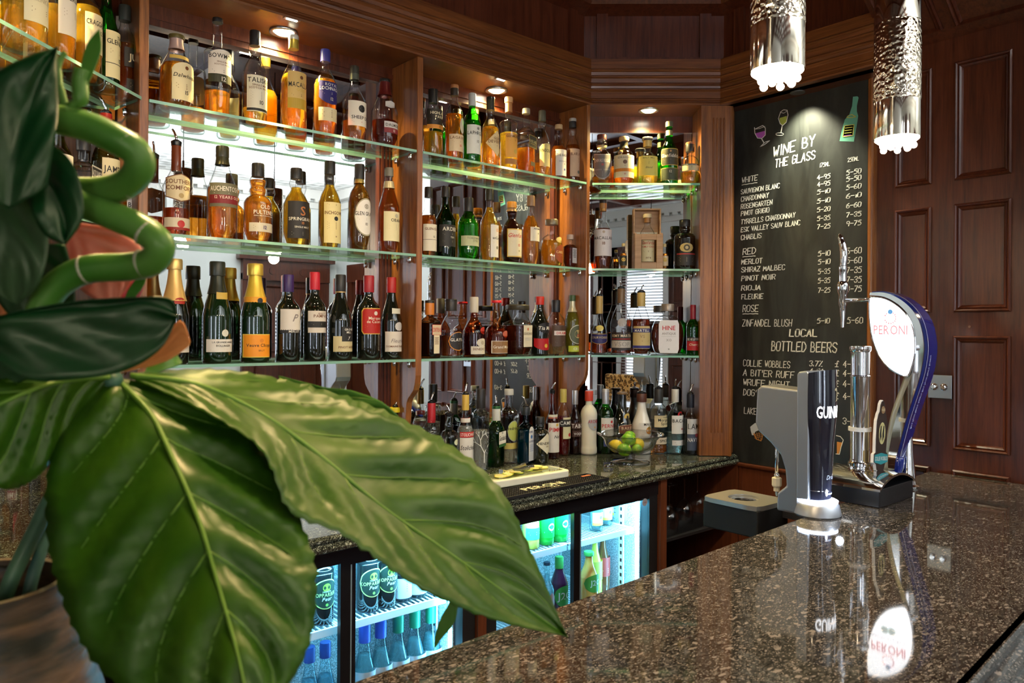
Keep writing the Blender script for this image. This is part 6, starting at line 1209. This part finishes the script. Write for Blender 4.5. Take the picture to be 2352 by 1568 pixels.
rim=[(p.x,p.y) for p in face]; MB().tube([LP(a,b,-.035) for a,b in rim+rim[:1]],.0035,6).build('chrome_rim',[CHROME],lf,smooth=True)
m=MB(); fz=lambda s:(lambda a,b:LP(cx_-a,cz_+b,-.0475)) 
textline(m,'PERONI',.030,lambda a,b:LP(cx_-a,cz_+.004+b,-.0472),0,maxw=.74*wy_); textline(m,'NASTRO AZZURRO',.011,lambda a,b:LP(cx_-a,cz_-.020+b,-.0472),1,maxw=.70*wy_)
for i in range(14):
    a=math.pi*(-.35+1.7*i/13)+math.pi; 
    if 4<=i<=9 and False: continue
    p=(cx_-.018*math.cos(a+math.pi/2),cz_+.058+.018*math.sin(a-math.pi/2)); m.add([LP(p[0]+dx,p[1]+dz,-.0472) for dx,dz in ((-.002,-.003),(.002,-.003),(.002,.003),(-.002,.003))],[(0,1,2,3)],0)
m.add([LP(cx_+.008*math.cos(i*math.pi/6),cz_+.078+.008*math.sin(i*math.pi/6),-.0473) for i in range(12)],[tuple(range(12))],2)
for s_ in (-1,1): m.add([LP(cx_+s_*.011+.013*math.cos(i*math.pi/9),cz_-.042+.012*math.sin(i*math.pi/9),-.0472) for i in range(18)],[tuple(range(18))],3)
m.build('face_lettering',[plain((.75,.22,.26),.5,emit=.9),plain((.60,.55,.60),.5,emit=1.5),plain((.10,.30,.60),.5,emit=.6),plain((.50,.62,.60),.5,emit=1.5)],lf)
# frosted condensation arm and base sweep
arm=smoothpath([(a,b,0) for a,b in LL([(2090,858),(2074,905),(2056,955),(2046,1005),(2038,1050),(2030,1080),(1990,1098)])],4)
V=[LP(p.x,p.y,0) for p in arm]
MB().tube(V,[.026]*(len(V)-4)+[.024,.022,.020,.016],14).build('frosted_arm',[plain((.45,.46,.42),.42,.9)],lf,smooth=True)
sw=smoothpath([(a,b,0) for a,b in LL([(2054,1050),(2048,1085),(2022,1098),(1990,1112),(1960,1122)])],4)
MB().tube([LP(p.x,p.y,-.006) for p in sw],[.020]*(len(sw)-3)+[.014,.010,.004],12).build('blue_tail',[BLUE],lf,smooth=True)
MB().lathe([(.034,0),(.036,.006),(.028,.012),(.024,.05),(.019,.10),(.016,.15),(.012,.19)],28,(.045,-.01,0)).build('chrome_foot',[CHROME],lf,smooth='auto')
# tap on a horizontal arm to the serving side
t0=YZ(1998,686); t1=YZ(1936,690,LX); zt=t1[1]; yt=t1[0]
MB().tube([LP(t0[0]-.02,t0[1]-.004,0),LP(t0[0]+.03,t0[1]-.003,0),LP(yt,zt,0)],[.013,.007,.009],12).build('tap_arm',[CHROME],lf,smooth=True)
c=LP(yt,0,0); q=depth(Vector((LX,yt,0)))/F
zz=lambda py:zt+(690-py)*q
MB().lathe([(.006,zz(752)),(.007,zz(735)),(.010,zz(716)),(.0105,zz(705)),(.014,zz(700)),(.014,zz(678)),(.019,zz(668)),(.020,zz(655)),(.017,zz(648)),(.0135,zz(646)),(.0135,zz(622)),(.0145,zz(620)),(.0145,zz(612)),(.012,zz(611))],20,c).build('tap_body',[CHROME],lf,smooth='auto')
hd=[LP(yt,zz(613),0),LP(yt-.003,zz(590),0),LP(yt,zz(568),0),LP(yt+.008,zz(548),0),LP(yt+.014,zz(536),0)]
MB().tube(smoothpath(hd,4),[.012]*3+[.0135]*5+[.0125]*3+[.010]*3+[.006,.004,.002],14).build('tap_handle',[CHROME],lf,smooth=True)
# ---------- double switch plate on the panelling
a=atX(2130,862,3.02); b=atX(2187,914,3.02)
sp=empty('light_switch',(3.022,(a.y+b.y)/2,(a.z+b.z)/2)); tag(sp,'square brushed steel double dimmer plate on the mahogany wall','switch')
o=MB().box(-.006,0,-.043,.043,-.043,.043).build('plate',[plain((.55,.57,.60),.3,1)],sp); bevel(o,.002,2)
for y in (-.017,.017): MB().lathe([(.013,0),(.013,.004),(.009,.005),(.009,.014),(.007,.016)],24,ax=Matrix.Rotation(-math.pi/2,3,'Y'),c=(-.006,y,0)).build('dimmer_knob',[CHROME],sp,smooth='auto')
# round plug over an old screw hole in the mid rail
p=atX(2227,750,3.026); o=MB().lathe([(.0045,0),(.0045,.002)],14,ax=Matrix.Rotation(-math.pi/2,3,'Y')).build('wood_plug',[plain((.22,.12,.08),.5)],loc=(3.026,p.y,p.z)); tag(o,'small round plug in the middle rail of the panelling','plug')
# ---------- pendant lamps
def hammered():
    m,n,l=nm('hammered chrome'); tc=n.new('ShaderNodeTexCoord'); v=n.new('ShaderNodeTexVoronoi'); v.inputs['Scale'].default_value=125; v.feature='SMOOTH_F1'; l.new(tc.outputs['Object'],v.inputs[0])
    b=n.new('ShaderNodeBump'); b.inputs['Strength'].default_value=.5; b.inputs['Distance'].default_value=.006; l.new(v.outputs['Distance'],b.inputs['Height'])
    p=P(n,Base_Color=(.86,.72,.55),Metallic=1.,Roughness=.08); l.new(b.outputs[0],p.inputs['Normal']); o=n.new('ShaderNodeOutputMaterial'); l.new(p.outputs[0],o.inputs[0]); return m
HAM=hammered(); PCH=plain((.86,.75,.60),.07,1); CRY=plain((1,.86,.66),.3,emit=22.)
for i,(x,y,z) in enumerate(PEND):
    r=empty('pendant_lamp',(x,y,z)); tag(r,('nearer hammered chrome tube pendant with glowing crystal base','further hammered chrome tube pendant, hanging in front of the wall panelling','hammered chrome tube pendant third from the wall, just above the picture','hammered chrome tube pendant fourth from the wall, above the plant')[i],'lamp','tube pendants over the bar')
    h=.36
    MB().lathe([(.0495,0),(.050,.002),(.050,.085)],40,cap=False).build('lower_band',[PCH],r,smooth=True)
    MB().lathe([(.050,.085),(.0505,.087),(.0505,.265),(.050,.267)],40,cap=False).build('hammered_tube',[HAM],r,smooth=True)
    MB().lathe([(.050,.267),(.050,h),(.047,h+.004),(.006,h+.006),(.006,h+.05)],40).build('upper_band',[PCH],r,smooth='auto')
    MB().tube([(0,0,h+.05),(0,0,1.5-z)],.0025,6).build('cable',[BLACKP],r)
    m=MB().lathe([(.047,.004),(.0475,-.002),(.040,-.008),(.001,-.010)],28,cap=False)
    m.build('crystal_tray',[CRY],r,smooth=True)
    for k in range(14):
        a=k*2.4; rr=.010+.030*math.sqrt(k/14); MB().ball((rr*math.cos(a),rr*math.sin(a),-.014-.003*(k%3)),.0075,10,6).build('crystal_bead',[CRY],r,smooth=True)
# ---------- vase and plants on the near end of the bar
def leafmat(c1,c2,rough=.3,coat=.5,back=None,tint=(1,.86,.48)):  # tint puts warm lamp colour into the highlights
    m,n,l=nm('leaf'); tc=n.new('ShaderNodeTexCoord'); a=n.new('ShaderNodeTexNoise'); a.inputs['Scale'].default_value=14; a.inputs['Detail'].default_value=5; l.new(tc.outputs['Object'],a.inputs[0])
    cr=n.new('ShaderNodeValToRGB'); cr.color_ramp.elements[0].position=.35; cr.color_ramp.elements[0].color=c1+(1,); cr.color_ramp.elements[1].position=.7; cr.color_ramp.elements[1].color=c2+(1,); l.new(a.outputs[0],cr.inputs[0])
    p=P(n,Roughness=rough,Coat_Weight=coat*.3,Coat_Roughness=.4,Specular_Tint=tint); l.new(cr.outputs[0],p.inputs['Base Color']); tr=n.new('ShaderNodeBsdfTranslucent'); l.new(cr.outputs[0],tr.inputs[0]); mx=n.new('ShaderNodeMixShader'); mx.inputs[0].default_value=.25; l.new(p.outputs[0],mx.inputs[1]); l.new(tr.outputs[0],mx.inputs[2])
    o=n.new('ShaderNodeOutputMaterial'); l.new(mx.outputs[0],o.inputs[0]); return m
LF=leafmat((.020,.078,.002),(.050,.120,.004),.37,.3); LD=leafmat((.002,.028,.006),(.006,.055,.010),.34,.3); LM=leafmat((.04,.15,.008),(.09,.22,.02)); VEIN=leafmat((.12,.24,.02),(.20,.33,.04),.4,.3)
def lin(P,t):
    P=[Vector((p[0],p[1],p[2] if len(p)>2 else 0)) for p in P]; L=[0]
    for a,b in zip(P,P[1:]): L.append(L[-1]+(Vector((b.x-a.x,b.y-a.y,0))).length)
    s=t*L[-1]
    for i in range(len(P)-1):
        if s<=L[i+1]+1e-9: return P[i]+(P[i+1]-P[i])*((s-L[i])/max(1e-9,L[i+1]-L[i]))
    return P[-1]
def crom(P,t,k=8): 
    key=tuple(map(tuple,P)); 
    if key not in CRC: CRC[key]=smoothpath([(p[0],p[1],p[2]) for p in P],k)
    return lin(CRC[key],t)
CRC={}
def lobe(name,root,mid,e1,e2,mat,nv=9,ser=5,pleat=.006,nu=72,lab=None,veins=True,fold=.0,sn=34):
    """leaf lobe: mid rib and both margins measured in the photo as (px,py,distance); margins are matched to the rib, with serrations and pleats between the side veins"""
    V=[];m=8; rows=[]
    for i in range(nu+1):
        t=i/nu; c=crom(mid,t)
        row=[]
        for s,e in ((1,e1),(-1,e2)):
            q=crom(e,t); tooth=ser*(abs(((t*sn)%1)-.35)*1.4)*math.sin(math.pi*min(1,t*1.02))
            dv=Vector((q.x-c.x,q.y-c.y,0)); L=max(dv.length,1e-6); qq=q+dv/L*tooth
            side=[]
            for k in range(1,m+1):
                u=k/m; p=c+(qq-c)*u; ph=(t*nv-u*1.7)
                dz=pleat*math.sin(2*math.pi*ph)*math.sin(math.pi*min(1,u*.9+.06))*min(1,L/160)
                dz+=-fold*math.sin(math.pi*u*.8)
                side.append(atD(p.x,p.y,p.z+dz))
            row.append(side)
        pts=row[1][::-1]+[atD(c.x,c.y,c.z)]+row[0]; rows.append(pts)
    w_=2*m+1
    inv=root.matrix_basis.inverted()
    for r_ in rows: V+=[inv@Vector(p) for p in r_]
    Fc=[(i*w_+j,i*w_+j+1,(i+1)*w_+j+1,(i+1)*w_+j) for i in range(nu) for j in range(w_-1)]
    o=mk(name,V,Fc,[mat],root,None,True); sd=o.modifiers.new('thick','SOLIDIFY'); sd.thickness=.0007
    if lab: o['label']=lab
    if veins:
        vb=MB(); pp=[]; rr=[]
        for i in range(nu+1):
            c=crom(mid,i/nu); pp.append(inv@atD(c.x,c.y,c.z-.0010)); rr.append(.0022*(1-.8*i/nu)+.0004)
        vb.tube(pp,rr,8)
        for k in range(nv-1):
            for si in (0,1):
                t0=(k+.25)/nv; ln=[]
                for j in range(7):
                    u=j/6*.86; t=t0+u*1.7/nv; 
                    if t>.99: break
                    i=int(t*nu); ii=m+(1 if si==0 else -1)*int(u*m); a=Vector(rows[i][ii]); ii2=m+(1 if si==0 else -1)*min(m,int(u*m)+1); b=Vector(rows[i][ii2]); f_=u*m-int(u*m); i2=min(nu,i+1); a2=Vector(rows[i2][ii]); b2=Vector(rows[i2][ii2]); g_=t*nu-i
                    q=(a.lerp(b,f_)).lerp(a2.lerp(b2,f_),g_); ln.append(inv@(q-q.normalized()*.0006))
                if len(ln)>2: vb.tube(ln,[.0010*(1-.1*z_) for z_ in range(len(ln))],5)
        vb.build('leaf_vein',[VEIN],o,smooth=True)
    return o
vx=atD(-62,1340,.72)
va=empty('vase',(vx.x,vx.y,ZB+.0003)); tag(va,'brown rippled woven-look vase standing on the near left of the bar','vase')
def vasemat():
    m,n,l=nm('rippled brown vase'); tc=n.new('ShaderNodeTexCoord'); mp=n.new('ShaderNodeMapping'); mp.inputs['Scale'].default_value=(8,8,45); mp.inputs['Rotation'].default_value=(.25,.2,0); l.new(tc.outputs['Object'],mp.inputs[0]); a=n.new('ShaderNodeTexNoise'); a.inputs['Scale'].default_value=1.4; a.inputs['Detail'].default_value=4; l.new(mp.outputs[0],a.inputs[0])
    cr=n.new('ShaderNodeValToRGB'); cr.color_ramp.elements[0].position=.38; cr.color_ramp.elements[0].color=(.02,.018,.006,1); cr.color_ramp.elements[1].position=.65; cr.color_ramp.elements[1].color=(.13,.075,.035,1); l.new(a.outputs[0],cr.inputs[0]); p=P(n,Roughness=.35); l.new(cr.outputs[0],p.inputs['Base Color'])
    b=n.new('ShaderNodeBump'); b.inputs['Strength'].default_value=.5; b.inputs['Distance'].default_value=.006; l.new(a.outputs[0],b.inputs['Height']); l.new(b.outputs[0],p.inputs['Normal']); o=n.new('ShaderNodeOutputMaterial'); l.new(p.outputs[0],o.inputs[0]); return m
hv=vx.z-ZB
MB().lathe([(.085,0),(.100,.02),(.118,hv*.30),(.112,hv*.55),(.088,hv*.85),(.080,hv*.96),(.082,hv),(.074,hv),(.070,hv*.8)],48,cap=False).build('vase_body',[vasemat()],va,smooth='auto')
sp=(va.location.x,va.location.y)
# big lobed leaf
bl=empty('lobed_leaf',tuple(va.location)); tag(bl,'huge glossy lobed green leaf sweeping across the lower left of the picture','leaf')
D_=.70
def PT(L,d0=None): return L
lobe('leaf_lobe',bl,[(262,868,.68),(300,900,.67),(352,960,.655),(400,1060,.63),(455,1190,.60),(500,1340,.57),(545,1500,.54),(575,1640,.52)],
     [(262,868,.68),(420,900,.70),(560,985,.70),(628,1090,.68),(690,1210,.65),(722,1330,.62),(700,1500,.58),(600,1660,.53)],
     [(262,868,.68),(190,880,.67),(150,960,.655),(112,1100,.63),(120,1270,.60),(180,1450,.57),(290,1580,.55),(560,1700,.52)],LF,nv=6,ser=15,pleat=.008,sn=26,lab='central lobe hanging straight down')
lobe('leaf_lobe',bl,[(300,862,.68),(450,882,.69),(600,950,.71),(740,1050,.73),(880,1165,.75),(1040,1275,.77),(1180,1375,.79),(1303,1462,.81)],
     [(300,858,.69),(520,852,.77),(760,905,.82),(930,970,.85),(1060,1045,.86),(1150,1130,.85),(1215,1260,.83),(1303,1462,.80)],
     [(300,868,.68),(460,940,.66),(600,1030,.65),(668,1170,.64),(790,1225,.66),(960,1345,.69),(1130,1420,.74),(1303,1462,.80)],LF,nv=7,ser=13,pleat=.009,sn=28,lab='long lobe pointing down to the right')
lobe('leaf_lobe',bl,[(250,866,.67),(190,868,.65),(120,880,.63),(50,905,.61),(-40,950,.59),(-120,1010,.57)],
     [(250,862,.67),(150,856,.65),(60,862,.63),(-20,880,.61),(-80,920,.59),(-120,1010,.57)],
     [(250,872,.67),(190,940,.66),(150,1000,.65),(95,1085,.63),(0,1120,.60),(-120,1010,.57)],LF,nv=5,ser=5,pleat=.005,lab='lobe running off the left edge')
lobe('leaf_lobe',bl,[(640,872,.86),(720,900,.87),(790,925,.88),(850,945,.88),(935,985,.89)],
     [(640,862,.86),(740,888,.87),(820,900,.88),(890,932,.88),(940,985,.89)],
     [(640,880,.86),(720,925,.87),(800,962,.88),(870,982,.88),(935,985,.89)],LM,nv=4,ser=2,pleat=.002,nu=30,lab='small darker lobe behind the long one')
lobe('leaf_lobe',bl,[(1045,1345,.80),(1040,1385,.80),(1028,1425,.80),(1008,1460,.80),(996,1495,.80)],
     [(1062,1345,.80),(1052,1390,.80),(1042,1432,.80),(1014,1466,.80),(996,1495,.80)],
     [(1020,1345,.80),(1032,1380,.80),(1014,1415,.80),(1000,1455,.80),(996,1495,.80)],LM,nv=3,ser=2,pleat=.001,nu=24,veins=False,lab='thin curled lobe tip hanging below')
lobe('leaf_lobe',bl,[(330,862,.70),(365,838,.71),(395,822,.72),(418,832,.73)],[(330,858,.70),(352,820,.71),(388,800,.72),(418,832,.73)],[(330,868,.70),(372,852,.71),(402,842,.72),(418,832,.73)],LM,nv=2,ser=1,pleat=.001,nu=16,veins=False,lab='small bright green lobe at the leaf base')
inv=bl.matrix_basis.inverted()
MB().tube([inv@atD(*p) for p in smoothpath([(262,868,.67),(230,935,.71),(150,1080,.73),(70,1240,.73),(20,1345,.72),(-20,1480,.72)],5)],.0075,12).build('leaf_stalk',[leafmat((.05,.12,.06),(.10,.22,.12),.4)],bl,smooth=True)
# second stalk beside it
def plantroot(name,lab,cat): r=empty(name,tuple(va.location)); tag(r,lab,cat); return r
pr=plantroot('flower_stalk','bluish green stalk rising from the vase left of the big leaf','stalk')
MB().tube([inv@atD(*p) for p in smoothpath([(180,950,.78),(150,1100,.76),(110,1220,.75),(70,1345,.73),(50,1480,.73)],4)],.006,10).build('stalk',[leafmat((.06,.14,.10),(.10,.20,.14),.4)],pr,smooth=True)
# curly bamboo
cb=plantroot('curly_bamboo','thick pale green zigzag bamboo stem with pinkish joints bending right and back','bamboo')
BAM=leafmat((.05,.17,.015),(.14,.27,.04),.35,.4); NODE=plain((.42,.36,.20),.55)
def canes(pts,r,nodes,rn=None):
    q=smoothpath(pts,7); MB().tube([inv@atD(*p) for p in q],r,18).build('bamboo_stem',[BAM],cb,smooth=True)
    for p,dx,dy,dr in nodes:
        c=inv@atD(*p); dv=((inv@atD(p[0]+dx,p[1]+dy,p[2]))-c).normalized()*.0016
        MB().tube([c-dv,c,c+dv],[r*.98,r*1.06,r*.98],18).build('joint_ring',[NODE],cb,smooth=True)
canes([(118,270,.60),(200,290,.60),(270,322,.60),(314,352,.605),(318,392,.61),(280,428,.62),(200,440,.63),(90,430,.64)],.0118,[((291,334,.602),10,9,0),((288,424,.619),-10,4,0)])
canes([(110,440,.62),(190,468,.62),(270,500,.62),(330,528,.62),(366,562,.62),(352,598,.625),(300,612,.63),(205,618,.63),(140,648,.63),(100,700,.63),(78,780,.63),(60,900,.64)],.0118,[((336,533,.62),10,8,0),((326,606,.628),-10,2,0),((196,620,.63),-10,3,0)])
MB().tube([inv@atD(*p) for p in smoothpath([(118,268,.60),(150,250,.60),(183,232,.60),(184,190,.60),(190,160,.60)],4)],[.004]*8+[.006]*9,10).build('side_shoot',[BAM],cb,smooth=True)
MB().tube([inv@atD(*p) for p in smoothpath([(150,250,.60),(140,215,.60),(132,180,.60),(138,140,.60),(150,120,.6)],4)],[.0035]*10+[.002]*7,8).build('side_shoot',[BAM],cb,smooth=True)
lobe('shoot_leaf',cb,[(190,200,.60),(200,160,.60),(212,110,.60),(228,66,.60)],[(196,205,.60),(214,165,.60),(232,115,.60),(228,66,.60)],[(184,205,.60),(186,150,.60),(200,100,.60),(228,66,.60)],LM,nv=3,ser=0,pleat=.0,nu=20,veins=False)
# dark oval leaves
dl=plantroot('dark_leaf_spray','spray of broad dark green leaves filling the left edge','leaf')
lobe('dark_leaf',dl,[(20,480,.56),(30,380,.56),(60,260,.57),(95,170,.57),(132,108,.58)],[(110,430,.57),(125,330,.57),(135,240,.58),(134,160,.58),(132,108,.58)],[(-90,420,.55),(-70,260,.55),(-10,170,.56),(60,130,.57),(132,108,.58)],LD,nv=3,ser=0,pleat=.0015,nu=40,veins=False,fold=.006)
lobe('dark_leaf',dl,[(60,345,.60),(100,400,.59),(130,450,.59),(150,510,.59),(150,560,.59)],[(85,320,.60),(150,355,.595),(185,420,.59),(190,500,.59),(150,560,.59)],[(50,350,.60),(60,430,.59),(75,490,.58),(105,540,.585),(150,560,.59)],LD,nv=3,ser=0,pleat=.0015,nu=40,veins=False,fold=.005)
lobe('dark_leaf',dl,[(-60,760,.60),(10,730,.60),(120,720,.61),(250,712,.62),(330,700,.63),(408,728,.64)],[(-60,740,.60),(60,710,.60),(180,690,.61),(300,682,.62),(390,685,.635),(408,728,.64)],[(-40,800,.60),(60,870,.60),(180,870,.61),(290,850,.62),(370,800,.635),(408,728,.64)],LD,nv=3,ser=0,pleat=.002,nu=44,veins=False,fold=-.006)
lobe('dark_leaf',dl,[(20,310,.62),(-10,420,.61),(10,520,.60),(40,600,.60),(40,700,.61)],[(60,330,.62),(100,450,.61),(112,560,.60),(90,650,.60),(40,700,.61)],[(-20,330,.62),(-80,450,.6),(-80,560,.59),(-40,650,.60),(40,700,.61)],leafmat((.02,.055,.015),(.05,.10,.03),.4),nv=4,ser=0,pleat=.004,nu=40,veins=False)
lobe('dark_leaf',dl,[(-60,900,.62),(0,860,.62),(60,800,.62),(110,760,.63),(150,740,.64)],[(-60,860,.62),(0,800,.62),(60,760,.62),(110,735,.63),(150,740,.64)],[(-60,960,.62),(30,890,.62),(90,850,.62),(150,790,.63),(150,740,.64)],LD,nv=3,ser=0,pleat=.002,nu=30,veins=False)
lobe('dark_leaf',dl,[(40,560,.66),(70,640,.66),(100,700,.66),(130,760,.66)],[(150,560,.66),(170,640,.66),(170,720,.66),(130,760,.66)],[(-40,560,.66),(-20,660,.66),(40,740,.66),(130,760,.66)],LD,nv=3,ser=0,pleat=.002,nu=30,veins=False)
# pink orange lilies
def petalmat(c1,c2):
    m=leafmat(c1,c2,.45,.1); return m
PK=petalmat((.80,.20,.10),(.90,.38,.26)); PO=petalmat((.70,.22,.05),(.85,.38,.12))
fl=plantroot('orange_flower','salmon pink calla style flower behind the zigzag stem','flower')
lobe('petal',fl,[(150,520,.68),(210,560,.68),(260,620,.68),(265,700,.68)],[(180,512,.68),(270,530,.68),(330,590,.68),(265,700,.68)],[(145,540,.68),(160,600,.68),(190,670,.68),(265,700,.68)],PK,nv=3,ser=0,pleat=.003,nu=30,veins=False)
lobe('petal',fl,[(225,600,.69),(280,640,.69),(300,680,.69),(310,700,.69)],[(250,590,.69),(310,610,.69),(332,650,.69),(310,700,.69)],[(215,620,.69),(240,660,.69),(270,695,.69),(310,700,.69)],petalmat((.62,.10,.16),(.78,.25,.30)),nv=2,ser=0,pleat=.003,nu=24,veins=False)
fl=plantroot('orange_flower','burnt orange trumpet petal poking out above the big leaf','flower')
lobe('petal',fl,[(215,860,.70),(290,838,.70),(370,810,.70),(415,775,.70),(438,785,.70)],[(215,850,.70),(300,822,.70),(370,780,.70),(415,735,.70),(438,785,.70)],[(215,866,.70),(300,852,.70),(380,830,.70),(430,798,.70),(438,785,.70)],PO,nv=2,ser=0,pleat=.003,nu=30,veins=False)
fl=plantroot('green_bract','small pointed green bract beside the pink flower','leaf')
lobe('bract',fl,[(290,690,.67),(305,668,.67),(320,645,.67),(334,629,.67)],[(300,692,.67),(322,668,.67),(334,645,.67),(334,629,.67)],[(286,684,.67),(296,662,.67),(314,640,.67),(334,629,.67)],LM,nv=2,ser=0,pleat=.0,nu=16,veins=False)
# ---------- high bar chair on the customers' side, seen only in the corner mirror
def fur():
    m,n,l=nm('leopard print'); tc=n.new('ShaderNodeTexCoord'); v=n.new('ShaderNodeTexVoronoi'); v.inputs['Scale'].default_value=42; l.new(tc.outputs['Object'],v.inputs[0])
    cr=n.new('ShaderNodeValToRGB'); e=cr.color_ramp.elements; e[0].position=.25; e[0].color=(.30,.16,.05,1); e[1].position=.34; e[1].color=(.02,.012,.006,1)
    x=e.new(.48); x.color=(.02,.012,.006,1); y=e.new(.56); y.color=(.55,.38,.18,1); l.new(v.outputs['Distance'],cr.inputs[0]); p=P(n,Roughness=.8); l.new(cr.outputs[0],p.inputs['Base Color']); o=n.new('ShaderNodeOutputMaterial'); l.new(p.outputs[0],o.inputs[0]); return m
ch=empty('bar_chair',(.84,-.14,-1.55),.1); tag(ch,'high bar chair with leopard print back, seen in the corner mirror above the counter','chair')
LEO=fur()
for x in (-.2,.2):
    for y in (-.19,.19): MB().box(x-.018,x+.018,y-.018,y+.018,0,.70).build('leg',[WD],ch)
o=MB().box(-.23,.23,-.22,.22,.70,.80).build('seat',[LEO],ch); bevel(o,.02,3)
o=MB().box(-.23,.23,-.24,-.19,.80,1.155).build('backrest',[LEO],ch); bevel(o,.02,3)
MB().box(-.2,.2,.175,.195,.25,.28).build('footrest',[STEEL],ch)
# ---------- lift everything from eye-relative heights to the floor at zero
for o in bpy.data.objects:
    if o.parent is None:
        if o.name=='camera': o.matrix_world=Matrix.Translation((0,0,EYE))@o.matrix_world
        else: o.location.z+=EYE
